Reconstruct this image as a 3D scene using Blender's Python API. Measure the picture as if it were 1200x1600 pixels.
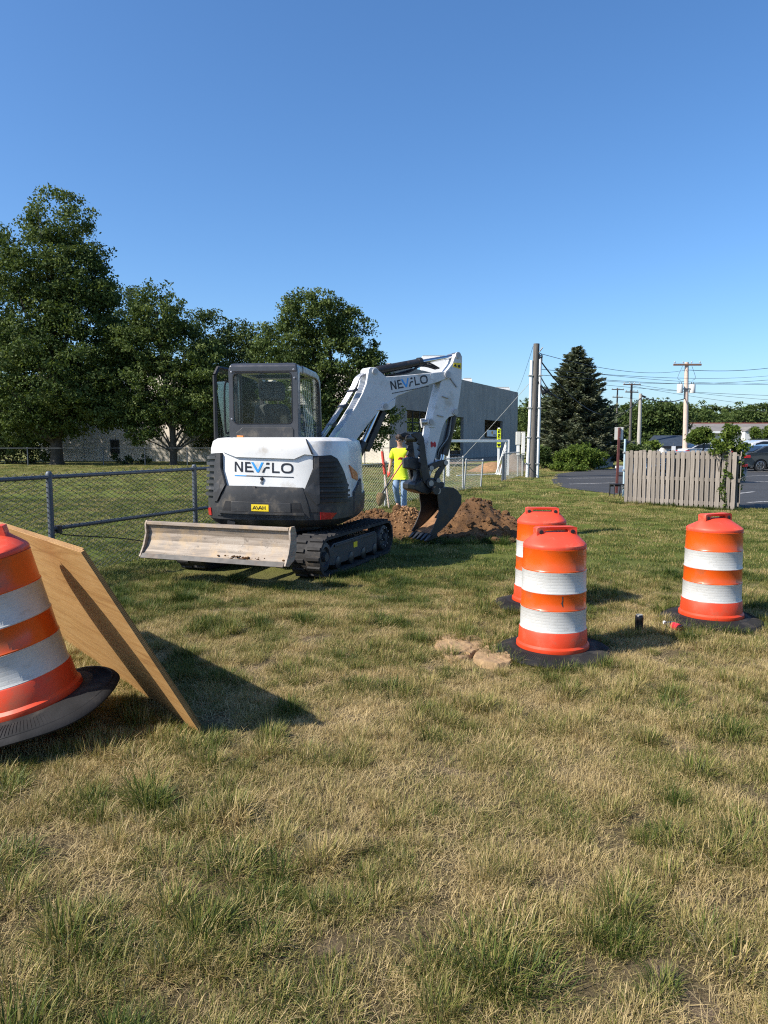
import bpy, bmesh, math, random
import numpy as np
from math import sin, cos, radians, pi, sqrt, atan2
from mathutils import Vector, Matrix

random.seed(7)
RNG = np.random.default_rng(11)
scene = bpy.context.scene
for o in list(bpy.data.objects):
    bpy.data.objects.remove(o)

# ------------------------------------------------------------------ camera
FPX, EYE, PITCH = 1130.0, 1.58, radians(5.56)      # focal length in pixels of a 1200x1600 frame, eye height, downward pitch
cam_data = bpy.data.cameras.new('camera')
cam_data.sensor_fit = 'VERTICAL'
cam_data.sensor_height = 36.0
cam_data.lens = 36.0 * FPX / 1600.0
cam_data.clip_start = 0.05
cam_data.clip_end = 2500
camera = bpy.data.objects.new('camera', cam_data)
scene.collection.objects.link(camera)
camera.location = (0, 0, EYE)
camera.rotation_euler = (pi / 2 - PITCH, 0, 0)
scene.camera = camera

# ------------------------------------------------------------------ sky and sun
SUN_EL, SUN_AZ = radians(41), radians(24)           # shadows run towards (cos az, sin az)
SUN_DIR = Vector((-cos(SUN_AZ) * cos(SUN_EL), -sin(SUN_AZ) * cos(SUN_EL), sin(SUN_EL)))   # towards the sun
world = bpy.data.worlds.new('World')
scene.world = world
world.use_nodes = True
wn = world.node_tree
for n in list(wn.nodes):
    wn.nodes.remove(n)
sky = wn.nodes.new('ShaderNodeTexSky')
sky.sky_type = 'NISHITA'
sky.sun_disc = False
sky.sun_elevation = SUN_EL
sky.sun_rotation = atan2(SUN_DIR.x, SUN_DIR.y)
sky.altitude = 0
sky.air_density = 1.0
sky.dust_density = 1.1
sky.ozone_density = 7.0
bg = wn.nodes.new('ShaderNodeBackground')
bg.inputs['Strength'].default_value = 0.123
wo = wn.nodes.new('ShaderNodeOutputWorld')
hsv = wn.nodes.new('ShaderNodeHueSaturation')
hsv.inputs['Saturation'].default_value = 1.10
wn.links.new(sky.outputs[0], hsv.inputs['Color'])
wn.links.new(hsv.outputs[0], bg.inputs[0])
wn.links.new(bg.outputs[0], wo.inputs[0])
sun_data = bpy.data.lights.new('sun', 'SUN')
sun_data.energy = 5.0
sun_data.angle = radians(0.5)
sun_data.color = (1.0, 0.93, 0.82)
sun = bpy.data.objects.new('sun', sun_data)
scene.collection.objects.link(sun)
sun.rotation_euler = (-SUN_DIR).to_track_quat('-Z', 'Y').to_euler()

scene.view_settings.view_transform = 'Standard'
scene.view_settings.look = 'None'
scene.view_settings.exposure = 0.68
scene.view_settings.gamma = 1.0
scene.view_settings.use_curve_mapping = False
scene.cycles.use_denoising = False
scene.cycles.filter_width = 1.15
scene.cycles.sample_clamp_indirect = 2.5
scene.cycles.caustics_reflective = False
scene.cycles.caustics_refractive = False
scene.cycles.max_bounces = 8
scene.cycles.transparent_max_bounces = 12

# ------------------------------------------------------------------ survey: turns a point seen in the frame into a place on the site
EYEP = Vector((0, 0, EYE))
def ray(px, py):
    a, b = (px - 600) / FPX, (800 - py) / FPX
    return Vector((a, cos(PITCH) + b * sin(PITCH), -sin(PITCH) + b * cos(PITCH)))
def gnd(px, py, z=0.0):
    r = ray(px, py); t = (z - EYE) / r.z
    return Vector((r.x * t, r.y * t, z))
def at(px, py, Y):
    r = ray(px, py); return EYEP + r * (Y / r.y)
def seen(p):
    z = p[2] - EYE
    f = p[1] * cos(PITCH) - z * sin(PITCH); u = p[1] * sin(PITCH) + z * cos(PITCH)
    return 600 + FPX * p[0] / f, 800 - FPX * u / f
def onplane(px, py, P0, n):
    r = ray(px, py); t = (P0 - EYEP).dot(n) / r.dot(n)
    return EYEP + r * t

# ------------------------------------------------------------------ mesh helpers
C = scene.collection
def link(o, parent=None):
    C.objects.link(o)
    if parent is not None:
        o.parent = parent
    return o
def tag(o, label=None, cat=None, group=None, kind=None):
    if label: o['label'] = label
    if cat: o['category'] = cat
    if group: o['group'] = group
    if kind: o['kind'] = kind
    return o
def empty(name, loc, label=None, cat=None, group=None, rz=0.0):
    o = bpy.data.objects.new(name, None)
    o.empty_display_size = 0.2
    o.location = loc; o.rotation_euler = (0, 0, rz)
    link(o); tag(o, label, cat, group)
    return o
def copy_tree(o, parent=None):
    c = o.copy(); C.objects.link(c); c.parent = parent
    for ch in o.children:
        copy_tree(ch, c)
    return c

class MB:
    """collects shapes that become ONE mesh object"""
    def __init__(s):
        s.v, s.f = [], []
    def add(s, verts, faces):
        b = len(s.v)
        s.v += [tuple(v) for v in verts]
        s.f += [tuple(i + b for i in f) for f in faces]
        return s
    def box(s, x0, x1, y0, y1, z0, z1, M=None):
        vs = [Vector(p) for p in ((x0,y0,z0),(x1,y0,z0),(x1,y1,z0),(x0,y1,z0),(x0,y0,z1),(x1,y0,z1),(x1,y1,z1),(x0,y1,z1))]
        if M is not None: vs = [M @ v for v in vs]
        return s.add(vs, [(0,3,2,1),(4,5,6,7),(0,1,5,4),(1,2,6,5),(2,3,7,6),(3,0,4,7)])
    def loop2(s, a, b, cap=True):
        n = len(a)
        fs = [(i, (i + 1) % n, n + (i + 1) % n, n + i) for i in range(n)]
        if cap: fs += [tuple(range(n))[::-1], tuple(range(n, 2 * n))]
        return s.add(list(a) + list(b), fs)
    def loft(s, rings, cap0=True, cap1=True, closed=True):
        n = len(rings[0]); vs = [p for r in rings for p in r]; fs = []
        for k in range(len(rings) - 1):
            for i in range(n if closed else n - 1):
                j = (i + 1) % n
                fs.append((k*n+i, k*n+j, (k+1)*n+j, (k+1)*n+i))
        if cap0: fs.append(tuple(range(n))[::-1])
        if cap1: fs.append(tuple(range((len(rings)-1)*n, len(rings)*n)))
        return s.add(vs, fs)
    def tube(s, pts, r, n=8, cap=True):
        pts = [Vector(p) for p in pts]
        rs = r if isinstance(r, (list, tuple)) else [r] * len(pts)
        rings = []; up = None
        for i, p in enumerate(pts):
            d = (pts[min(i+1, len(pts)-1)] - pts[max(i-1, 0)]).normalized()
            if up is None: up = Vector((0,0,1)) if abs(d.z) < 0.9 else Vector((1,0,0))
            x = d.cross(up).normalized(); y = x.cross(d).normalized(); up = y
            rings.append([p + (x * cos(2*pi*k/n) + y * sin(2*pi*k/n)) * rs[i] for k in range(n)])
        return s.loft(rings, cap, cap)
    def lathe(s, prof, n=32, M=None):
        rings = [[(r*cos(2*pi*k/n), r*sin(2*pi*k/n), z) for k in range(n)] for r, z in prof]
        if M is not None: rings = [[M @ Vector(p) for p in r] for r in rings]
        return s.loft(rings, prof[0][0] > 1e-6 and True, True)
    def build(s, name, mat, parent=None, bevel=0.0, smooth=None, off=None, seg=2, kind=None):
        me = bpy.data.meshes.new(name)
        vs = s.v if off is None else [(v[0]-off[0], v[1]-off[1], v[2]-off[2]) for v in s.v]
        me.from_pydata(vs, [], s.f)
        bm = bmesh.new(); bm.from_mesh(me)
        bmesh.ops.recalc_face_normals(bm, faces=bm.faces)
        if smooth is not None or bevel:
            lim = radians(smooth if smooth is not None else 35)
            for f in bm.faces: f.smooth = True
            for e in bm.edges:
                if len(e.link_faces) != 2 or e.calc_face_angle(0) > lim: e.smooth = False
        bm.to_mesh(me); bm.free()
        me.materials.append(mat)
        o = bpy.data.objects.new(name, me)
        link(o, parent)
        if bevel:
            b = o.modifiers.new('bevel', 'BEVEL'); b.width = bevel; b.segments = seg; b.limit_method = 'ANGLE'; b.angle_limit = radians(38)
            b.harden_normals = True
        if kind: o['kind'] = kind
        return o

def catmull(pts, n=8, closed=False):
    P = [Vector(p) for p in pts]; out = []; m = len(P)
    for i in range(m if closed else m - 1):
        if closed: a, b, c, d = P[(i-1) % m], P[i], P[(i+1) % m], P[(i+2) % m]
        else: a, b, c, d = P[max(i-1, 0)], P[i], P[i+1], P[min(i+2, m-1)]
        for k in range(n):
            t = k / n
            out.append(0.5 * ((2*b) + (c-a)*t + (2*a-5*b+4*c-d)*t*t + (3*b-a-3*c+d)*t**3))
    if not closed: out.append(P[-1])
    return out

# ------------------------------------------------------------------ numpy value noise
_LAT = RNG.random((64, 64))
def vnoise(x, y):
    xi, yi = np.floor(x).astype(int), np.floor(y).astype(int)
    fx, fy = x - xi, y - yi
    fx, fy = fx*fx*(3-2*fx), fy*fy*(3-2*fy)
    g = lambda a, b: _LAT[a % 64, b % 64]
    return (g(xi,yi)*(1-fx)+g(xi+1,yi)*fx)*(1-fy) + (g(xi,yi+1)*(1-fx)+g(xi+1,yi+1)*fx)*fy
def fbm(x, y, o=3):
    t, a, s = 0, 1, 0
    for k in range(o):
        t = t + a * vnoise(x * 2**k + 17.3*k, y * 2**k + 9.1*k); s += a; a *= 0.5
    return t / s

# ------------------------------------------------------------------ materials
def new_mat(name):
    m = bpy.data.materials.new(name); m.use_nodes = True
    nt = m.node_tree
    return m, nt, nt.nodes['Principled BSDF']
def node(nt, typ, **kw):
    n = nt.nodes.new(typ)
    for k, v in kw.items():
        if k in n.inputs.keys(): n.inputs[k].default_value = v
        else: setattr(n, k, v)
    return n
def ramp(nt, fac, stops, interp='LINEAR'):
    r = nt.nodes.new('ShaderNodeValToRGB'); r.color_ramp.interpolation = interp
    el = r.color_ramp.elements
    while len(el) < len(stops): el.new(0.5)
    for e, (p, c) in zip(el, stops):
        e.position = p; e.color = (c, c, c, 1) if isinstance(c, (int, float)) else (*c, 1)
    nt.links.new(fac, r.inputs[0])
    return r.outputs[0]
def mixc(nt, fac, a, b, mode='MIX'):
    m = nt.nodes.new('ShaderNodeMix'); m.data_type = 'RGBA'; m.blend_type = mode
    for s, v in ((0, fac), (6, a), (7, b)):
        if hasattr(v, 'links'): nt.links.new(v, m.inputs[s])
        elif isinstance(v, (int, float)): m.inputs[s].default_value = v
        else: m.inputs[s].default_value = (*v, 1)
    return m.outputs[2]
def coords(nt, scale=(1,1,1), kind='Object'):
    tc = nt.nodes.new('ShaderNodeTexCoord'); mp = nt.nodes.new('ShaderNodeMapping')
    mp.inputs['Scale'].default_value = scale
    nt.links.new(tc.outputs[kind], mp.inputs[0])
    return mp.outputs[0]
def noise(nt, vec, scale, detail=4, rough=0.55, dist=0.0):
    n = nt.nodes.new('ShaderNodeTexNoise')
    n.inputs['Scale'].default_value = scale; n.inputs['Detail'].default_value = detail
    n.inputs['Roughness'].default_value = rough; n.inputs['Distortion'].default_value = dist
    nt.links.new(vec, n.inputs['Vector'])
    return n.outputs[0]
def bump(nt, bsdf, h, strength=0.3, dist=0.01):
    b = nt.nodes.new('ShaderNodeBump'); b.inputs['Strength'].default_value = strength; b.inputs['Distance'].default_value = dist
    nt.links.new(h, b.inputs['Height']); nt.links.new(b.outputs[0], bsdf.inputs['Normal'])
def mul(c, k): return tuple(min(1, x * k) for x in c)
def paint(name, col, rough=0.45, metal=0.0, var=0.12, scale=5.0, dirt=None, dirt_amt=0.0, dscale=9.0, bstr=0.0, bscale=120.0, coat=0.0, stretch=(1,1,1), spec=0.5):
    m, nt, b = new_mat(name)
    vec = coords(nt, stretch)
    c = ramp(nt, noise(nt, vec, scale), [(0.3, mul(col, 1 - var)), (0.7, mul(col, 1 + var))])
    if dirt:
        msk = ramp(nt, noise(nt, vec, dscale, 6, 0.65), [(0.62 - 0.3*dirt_amt, 0), (0.80 - 0.25*dirt_amt, 1)])
        c = mixc(nt, msk, c, dirt)
    nt.links.new(c, b.inputs['Base Color'])
    rr = ramp(nt, noise(nt, vec, scale * 2.3), [(0.3, max(0, rough - 0.08)), (0.7, min(1, rough + 0.1))])
    nt.links.new(rr, b.inputs['Roughness'])
    b.inputs['Metallic'].default_value = metal
    b.inputs['Specular IOR Level'].default_value = spec
    if coat: b.inputs['Coat Weight'].default_value = coat; b.inputs['Coat Roughness'].default_value = 0.15
    if bstr: bump(nt, b, noise(nt, vec, bscale, 3), bstr, 0.004)
    return m
def glass(name, tint=(0.55, 0.62, 0.58), gloss=1.0):
    m, nt, b = new_mat(name)
    nt.nodes.remove(b)
    t = node(nt, 'ShaderNodeBsdfTransparent'); t.inputs[0].default_value = (*tint, 1)
    g = node(nt, 'ShaderNodeBsdfGlossy'); g.inputs['Roughness'].default_value = 0.03
    f = node(nt, 'ShaderNodeFresnel'); f.inputs[0].default_value = 1.5
    k = node(nt, 'ShaderNodeMath', operation='MULTIPLY'); k.inputs[1].default_value = gloss
    nt.links.new(f.outputs[0], k.inputs[0])
    x = nt.nodes.new('ShaderNodeMixShader')
    nt.links.new(k.outputs[0], x.inputs[0]); nt.links.new(t.outputs[0], x.inputs[1]); nt.links.new(g.outputs[0], x.inputs[2])
    nt.links.new(x.outputs[0], nt.nodes['Material Output'].inputs[0])
    return m
def attr(nt, name, typ='GEOMETRY'):
    a = nt.nodes.new('ShaderNodeAttribute'); a.attribute_name = name; a.attribute_type = typ
    return a.outputs['Fac']
def leafy(name, dark, mid, light, trans=0.35, tcol=None):
    m, nt, b = new_mat(name)
    col = ramp(nt, attr(nt, 'rnd'), [(0.0, dark), (0.5, mid), (1.0, light)])
    nt.links.new(col, b.inputs['Base Color'])
    b.inputs['Roughness'].default_value = 0.65
    b.inputs['Specular IOR Level'].default_value = 0.15
    t = node(nt, 'ShaderNodeBsdfTranslucent')
    nt.links.new(mixc(nt, 1.0, col, tcol or (1.0, 1.0, 0.55), 'MULTIPLY'), t.inputs[0])
    x = nt.nodes.new('ShaderNodeMixShader'); x.inputs[0].default_value = trans
    nt.links.new(b.outputs[0], x.inputs[1]); nt.links.new(t.outputs[0], x.inputs[2])
    nt.links.new(x.outputs[0], nt.nodes['Material Output'].inputs[0])
    return m

M = {}
M['white'] = paint('machine_white', (0.66, 0.66, 0.64), 0.35, var=0.04, dirt=(0.40,0.35,0.28), dirt_amt=0.22, dscale=3.2, coat=0.3)
M['boomgrey'] = paint('boom_paint', (0.55, 0.56, 0.565), 0.38, var=0.05, dirt=(0.33,0.29,0.23), dirt_amt=0.28, dscale=4, coat=0.2)
M['charcoal'] = paint('charcoal_plastic', (0.033, 0.034, 0.036), 0.5, var=0.25, dirt=(0.13,0.11,0.085), dirt_amt=0.32, dscale=5)
M['frame_grey'] = paint('cab_frame_paint', (0.038, 0.04, 0.047), 0.32, var=0.1, coat=0.3)
M['black'] = paint('black_plastic', (0.012, 0.012, 0.013), 0.55, var=0.2)
M['steel_black'] = paint('black_steel', (0.022, 0.022, 0.024), 0.42, var=0.3, dirt=(0.10,0.07,0.045), dirt_amt=0.25, dscale=7)
M['bucket'] = paint('worn_bucket_steel', (0.040, 0.037, 0.035), 0.5, metal=0.2, var=0.25, dirt=(0.075,0.045,0.026), dirt_amt=0.30, dscale=6)
M['bucket_in'] = paint('soil_polished_steel', (0.23, 0.12, 0.055), 0.7, var=0.3, dirt=(0.10,0.05,0.025), dirt_amt=0.5, dscale=8)
M['rubber'] = paint('track_rubber', (0.019, 0.018, 0.018), 0.8, var=0.25, dirt=(0.10,0.08,0.06), dirt_amt=0.26, dscale=6, bstr=0.3, bscale=60)
M['chrome'] = paint('chrome_rod', (0.62, 0.63, 0.65), 0.15, metal=1.0, var=0.03)
M['pin'] = paint('pin_steel', (0.30, 0.30, 0.31), 0.4, metal=0.8, var=0.15)
M['trackgrey'] = paint('track_frame_paint', (0.040, 0.041, 0.045), 0.5, var=0.15, dirt=(0.09,0.075,0.06), dirt_amt=0.25)
M['ink'] = paint('ink_navy', (0.01, 0.012, 0.02), 0.4, var=0.05)
M['ink_blue'] = paint('ink_blue', (0.03, 0.30, 0.72), 0.4, var=0.05)
M['boom_blue'] = paint('ink_mid_blue', (0.05, 0.16, 0.50), 0.4, var=0.05)
M['yellow'] = paint('label_yellow', (0.85, 0.62, 0.02), 0.5, var=0.06)
M['red_lens'] = paint('red_lens', (0.45, 0.015, 0.02), 0.2, var=0.1, coat=0.6)
M['amber'] = paint('amber_lens', (0.65, 0.22, 0.06), 0.3, var=0.1)
M['seat'] = paint('seat_cloth', (0.05, 0.055, 0.055), 0.8, var=0.2)
M['glass'] = glass('cab_glass', (0.93, 0.96, 0.94), 0.3)
M['glass_green'] = glass('green_glass', (0.45, 0.68, 0.42), 0.8)

def blade_mat():
    m, nt, b = new_mat('worn_blade_steel')
    vec = coords(nt, (1, 1, 1)); st = coords(nt, (0.6, 0.6, 9))
    c = ramp(nt, noise(nt, st, 3, 5, 0.6, 0.4), [(0.3, (0.11,0.09,0.07)), (0.5, (0.25,0.20,0.155)), (0.75, (0.35,0.30,0.245))])
    c = mixc(nt, ramp(nt, noise(nt, vec, 5, 6, 0.7), [(0.5, 0), (0.68, 1)]), c, (0.33,0.235,0.135))
    c = mixc(nt, ramp(nt, noise(nt, vec, 11, 6, 0.75), [(0.6, 0), (0.68, 1)]), c, (0.10,0.075,0.055))
    sc = ramp(nt, noise(nt, coords(nt, (14, 14, 3)), 2.5, 2, 0.5, 3.0), [(0.485, 0), (0.5, 1), (0.515, 0)])
    c = mixc(nt, mixc(nt, 1.0, sc, ramp(nt, noise(nt, vec, 2.2), [(0.5, 0), (0.6, 1)]), 'MULTIPLY'), c, (0.44,0.41,0.36))
    nt.links.new(c, b.inputs['Base Color'])
    b.inputs['Roughness'].default_value = 0.62
    bump(nt, b, noise(nt, vec, 40, 4), 0.2, 0.004)
    return m
M['blade'] = blade_mat()

def ply_mat():
    m, nt, b = new_mat('plywood_face')
    v = coords(nt, (0.35, 5.0, 5.0))
    g = noise(nt, v, 2.2, 5, 0.6, 2.2)
    c = ramp(nt, g, [(0.25, (0.27,0.125,0.036)), (0.45, (0.43,0.235,0.075)), (0.6, (0.50,0.295,0.11)), (0.8, (0.37,0.185,0.058))])
    fine = noise(nt, coords(nt, (3.0, 90, 90)), 2.0, 3, 0.6)
    c = mixc(nt, ramp(nt, fine, [(0.42, 0.0), (0.72, 0.7)]), c, (0.33,0.175,0.065))
    knots = ramp(nt, noise(nt, coords(nt, (1.1, 7, 7)), 1.6, 6, 0.7, 1.0), [(0.66, 0.0), (0.74, 0.8)])
    c = mixc(nt, knots, c, (0.62,0.42,0.20))
    nt.links.new(c, b.inputs['Base Color'])
    b.inputs['Roughness'].default_value = 0.65
    bump(nt, b, fine, 0.25, 0.002)
    return m
M['ply'] = ply_mat()
M['ply_edge'] = paint('plywood_edge', (0.20, 0.115, 0.055), 0.85, var=0.3, scale=40)
def wood_mat(name, lo, mid, hi, stretch=(9, 9, 0.8)):
    m, nt, b = new_mat(name)
    v = coords(nt, stretch)
    inf = nt.nodes.new('ShaderNodeObjectInfo')
    g = noise(nt, v, 3.2, 6, 0.65, 0.8)
    c = ramp(nt, g, [(0.25, lo), (0.5, mid), (0.78, hi)])
    k = node(nt, 'ShaderNodeMapRange'); k.inputs['To Min'].default_value = 0.72; k.inputs['To Max'].default_value = 1.2
    nt.links.new(inf.outputs['Random'], k.inputs[0])
    c = mixc(nt, 1.0, c, k.outputs[0], 'MULTIPLY')
    c = mixc(nt, ramp(nt, noise(nt, coords(nt, (3,3,3)), 4, 5), [(0.6, 0), (0.8, 0.5)]), c, (0.09,0.095,0.075))
    nt.links.new(c, b.inputs['Base Color']); b.inputs['Roughness'].default_value = 0.85
    bump(nt, b, g, 0.4, 0.004)
    return m
M['weathered'] = wood_mat('weathered_wood', (0.115,0.10,0.085), (0.215,0.185,0.155), (0.31,0.27,0.23))
M['pole_dark'] = wood_mat('dark_pole_wood', (0.05,0.045,0.04), (0.10,0.09,0.08), (0.17,0.15,0.13))
M['pole_pale'] = wood_mat('pale_pole_wood', (0.42,0.33,0.27), (0.55,0.43,0.35), (0.62,0.50,0.42))
M['pole_grey'] = wood_mat('grey_pole_wood', (0.26,0.25,0.22), (0.36,0.34,0.30), (0.44,0.42,0.38))
M['brownwood'] = wood_mat('crossarm_wood', (0.10,0.055,0.035), (0.16,0.09,0.06), (0.22,0.13,0.09), (3,3,3))
M['bark'] = wood_mat('bark', (0.022,0.019,0.015), (0.05,0.043,0.035), (0.085,0.075,0.06), (3,3,0.7))
M['orange'] = paint('drum_orange_sheeting', (0.62, 0.078, 0.004), 0.34, var=0.10, scale=3, dirt=(0.34,0.09,0.03), dirt_amt=0.30, dscale=7, coat=0.2)
M['orange_pl'] = paint('drum_orange_plastic', (0.62, 0.048, 0.010), 0.5, var=0.10, scale=3, dirt=(0.36,0.09,0.045), dirt_amt=0.34, dscale=6)
M['orange_cap'] = paint('faded_cap_plastic', (0.63, 0.060, 0.026), 0.55, var=0.08, scale=4, dirt=(0.55,0.16,0.10), dirt_amt=0.15, dscale=8)
def sheeting_mat():
    m, nt, b = new_mat('white_reflective_sheeting')
    v = coords(nt)
    c = ramp(nt, noise(nt, v, 6), [(0.3, (0.42,0.42,0.40)), (0.7, (0.52,0.52,0.50))])
    c = mixc(nt, ramp(nt, noise(nt, coords(nt, (5,5,12)), 3.0, 6, 0.7), [(0.56, 0), (0.70, 0.6)]), c, (0.31,0.29,0.26))
    nt.links.new(c, b.inputs['Base Color']); b.inputs['Roughness'].default_value = 0.38
    w = nt.nodes.new('ShaderNodeTexBrick'); w.inputs['Scale'].default_value = 1.0
    w.inputs['Brick Width'].default_value = 0.11; w.inputs['Row Height'].default_value = 0.022; w.inputs['Mortar Size'].default_value = 0.0035
    tc = nt.nodes.new('ShaderNodeTexCoord'); sp = nt.nodes.new('ShaderNodeSeparateXYZ'); nt.links.new(tc.outputs['Object'], sp.inputs[0])
    an = node(nt, 'ShaderNodeMath', operation='ARCTAN2'); nt.links.new(sp.outputs[1], an.inputs[0]); nt.links.new(sp.outputs[0], an.inputs[1])
    sc = node(nt, 'ShaderNodeMath', operation='MULTIPLY'); sc.inputs[1].default_value = 0.24; nt.links.new(an.outputs[0], sc.inputs[0])
    cb = nt.nodes.new('ShaderNodeCombineXYZ'); nt.links.new(sc.outputs[0], cb.inputs[0]); nt.links.new(sp.outputs[2], cb.inputs[1])
    nt.links.new(cb.outputs[0], w.inputs['Vector'])
    bump(nt, b, w.outputs['Fac'], 0.35, -0.003)
    return m
M['sheeting'] = sheeting_mat()
M['tyre'] = paint('tyre_ring_rubber', (0.017, 0.017, 0.018), 0.8, var=0.3, scale=7, dirt=(0.060,0.053,0.046), dirt_amt=0.28, dscale=5, bstr=0.3, bscale=90, spec=0.2)
M['galv'] = paint('galvanised_steel', (0.085, 0.10, 0.118), 0.5, metal=0.3, var=0.15, scale=12)
M['galv_pale'] = paint('weathered_galvanised', (0.34, 0.35, 0.34), 0.6, metal=0.3, var=0.15, scale=9)
M['meshwire'] = paint('fence_wire', (0.018, 0.021, 0.022), 0.5, metal=0.1, var=0.1)
M['white_paint'] = paint('white_paint', (0.78, 0.78, 0.76), 0.5, var=0.05, dirt=(0.5,0.48,0.43), dirt_amt=0.15)
M['signwhite'] = paint('sign_back_aluminium', (0.62, 0.61, 0.56), 0.5, var=0.06)
M['rustpost'] = paint('rusty_post', (0.10, 0.03, 0.025), 0.7, var=0.3)
M['cable'] = paint('cable_black', (0.012, 0.012, 0.014), 0.6, var=0.1)
M['pvc'] = paint('grey_conduit', (0.60, 0.62, 0.62), 0.45, var=0.06)
def soil_mat():
    m, nt, b = new_mat('red_brown_soil')
    v = coords(nt)
    c = ramp(nt, noise(nt, v, 3.5, 8, 0.7), [(0.28, (0.050,0.024,0.008)), (0.5, (0.128,0.061,0.020)), (0.75, (0.225,0.118,0.046))])
    nt.links.new(c, b.inputs['Base Color']); b.inputs['Roughness'].default_value = 0.95
    bump(nt, b, noise(nt, v, 22, 8, 0.75), 0.9, 0.05)
    return m
M['soil'] = soil_mat()
M['clay'] = paint('orange_clay', (0.26, 0.145, 0.065), 0.95, var=0.3, scale=9, bstr=0.6, bscale=30)
# ================================================================== THE GROUND
def ground_mat():
    m, nt, b = new_mat('lawn_ground')
    geo = nt.nodes.new('ShaderNodeNewGeometry'); sp = nt.nodes.new('ShaderNodeSeparateXYZ')
    nt.links.new(geo.outputs['Position'], sp.inputs[0]); P = geo.outputs['Position']
    soil = ramp(nt, noise(nt, P, 34, 8, 0.8), [(0.3, (0.235, 0.170, 0.112)), (0.7, (0.37, 0.275, 0.195))])
    thatch = ramp(nt, noise(nt, P, 75, 6, 0.8), [(0.34, (0.045, 0.034, 0.018)), (0.62, (0.25, 0.195, 0.105))])
    near = mixc(nt, ramp(nt, noise(nt, P, 1.7, 4, 0.6), [(0.56, 0), (0.66, .8)]), thatch, soil)
    green = ramp(nt, noise(nt, P, 0.9, 5, 0.65), [(0.3, (0.082, 0.115, 0.018)), (0.52, (0.140, 0.165, 0.035)), (0.75, (0.225, 0.215, 0.070))])
    fine = ramp(nt, noise(nt, P, 26, 4, 0.75), [(0.3, 0.55), (0.7, 1.25)])
    green = mixc(nt, 1.0, green, fine, 'MULTIPLY')
    far = ramp(nt, noise(nt, P, 0.13, 4, 0.6), [(0.3, (0.135, 0.160, 0.040)), (0.7, (0.245, 0.230, 0.080))])
    far = mixc(nt, 1.0, far, fine, 'MULTIPLY')
    mr = node(nt, 'ShaderNodeMapRange', interpolation_type='SMOOTHSTEP'); mr.inputs['From Min'].default_value = 6.0; mr.inputs['From Max'].default_value = 10.5
    nt.links.new(sp.outputs[1], mr.inputs[0])
    c = mixc(nt, mr.outputs[0], near, green)
    mf = node(nt, 'ShaderNodeMapRange', interpolation_type='SMOOTHSTEP'); mf.inputs['From Min'].default_value = 22; mf.inputs['From Max'].default_value = 44
    nt.links.new(sp.outputs[1], mf.inputs[0])
    c = mixc(nt, mf.outputs[0], c, far)
    nt.links.new(c, b.inputs['Base Color']); b.inputs['Roughness'].default_value = 0.95; b.inputs['Specular IOR Level'].default_value = 0.1
    bump(nt, b, noise(nt, P, 42, 7, 0.8), 1.0, 0.035)
    return m
M['ground'] = ground_mat()
g = MB()
xs = [-900, -200, -60, -20, 0, 20, 60, 200, 900]; ys = [-60, -10, 0, 10, 30, 60, 120, 300, 1500]
g.add([(x, y, 0) for y in ys for x in xs], [(j*9+i, j*9+i+1, (j+1)*9+i+1, (j+1)*9+i) for j in range(8) for i in range(8)])
tag(g.build('ground', M['ground']), kind='structure')

def asphalt_mat():
    m, nt, b = new_mat('asphalt')
    v = coords(nt)
    c = ramp(nt, noise(nt, v, 0.5, 6, 0.65), [(0.3, (0.024,0.0245,0.026)), (0.7, (0.040,0.040,0.041))])
    c = mixc(nt, ramp(nt, noise(nt, v, 160, 2), [(0.55, 0), (0.7, 0.35)]), c, (0.085,0.085,0.08))
    nt.links.new(c, b.inputs['Base Color']); b.inputs['Roughness'].default_value = 0.85
    bump(nt, b, noise(nt, v, 120, 3), 0.4, 0.006)
    return m
M['asphalt'] = asphalt_mat()
edge = [gnd(*p) for p in ((868,741),(862,750),(866,758),(885,763),(915,767),(950,771),(976,776),(1010,785))] + [gnd(1148,794), gnd(1175,795), gnd(1260,796)]
far_e = [Vector((70, 17, 0)), Vector((80, 60, 0)), Vector((80, 118, 0)), Vector((24, 118, 0)), gnd(985,712), gnd(975,728), gnd(955,733), gnd(915,735)]
poly = [Vector((p.x, p.y, 0.012)) for p in edge + far_e]
a = MB(); a.add(poly, [tuple(range(len(poly)))])
low = [Vector((p.x, p.y, -0.05)) for p in edge + far_e]
tag(a.build('parking_lot', M['asphalt']), kind='structure')
M['roadpaint'] = paint('road_paint', (0.48, 0.47, 0.45), 0.7, var=0.12, scale=20, dirt=(0.06,0.06,0.06), dirt_amt=0.6, dscale=12)
def stripe(p, q, w=0.12):
    p, q = Vector((p.x, p.y, 0.017)), Vector((q.x, q.y, 0.017))
    n = (q - p).normalized().cross(Vector((0,0,1))) * w / 2
    s = MB(); s.add([p-n, q-n, q+n, p+n], [(0,1,2,3)])
    return tag(s.build('parking_line', M['roadpaint']), kind='structure')
for p, q in (((1152,772),(1178,769)), ((1168,786),(1230,783)), ((1155,745),(1240,742)), ((1165,754),(1240,752)), ((890,757),(962,755)), ((886,748),(962,747)), ((1160,738),(1240,736))):
    stripe(gnd(*p), gnd(*q))
# low dark kerb along the grass
k = MB()
for p, q in zip(edge[1:7], edge[2:8]):
    d = (q - p).normalized(); n = d.cross(Vector((0,0,1))) * 0.05
    k.loop2([p-n+Vector((0,0,-.05)), p+n+Vector((0,0,-.05)), p+n+Vector((0,0,.05)), p-n+Vector((0,0,.05))], [q-n+Vector((0,0,-.05)), q+n+Vector((0,0,-.05)), q+n+Vector((0,0,.05)), q-n+Vector((0,0,.05))])

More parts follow.
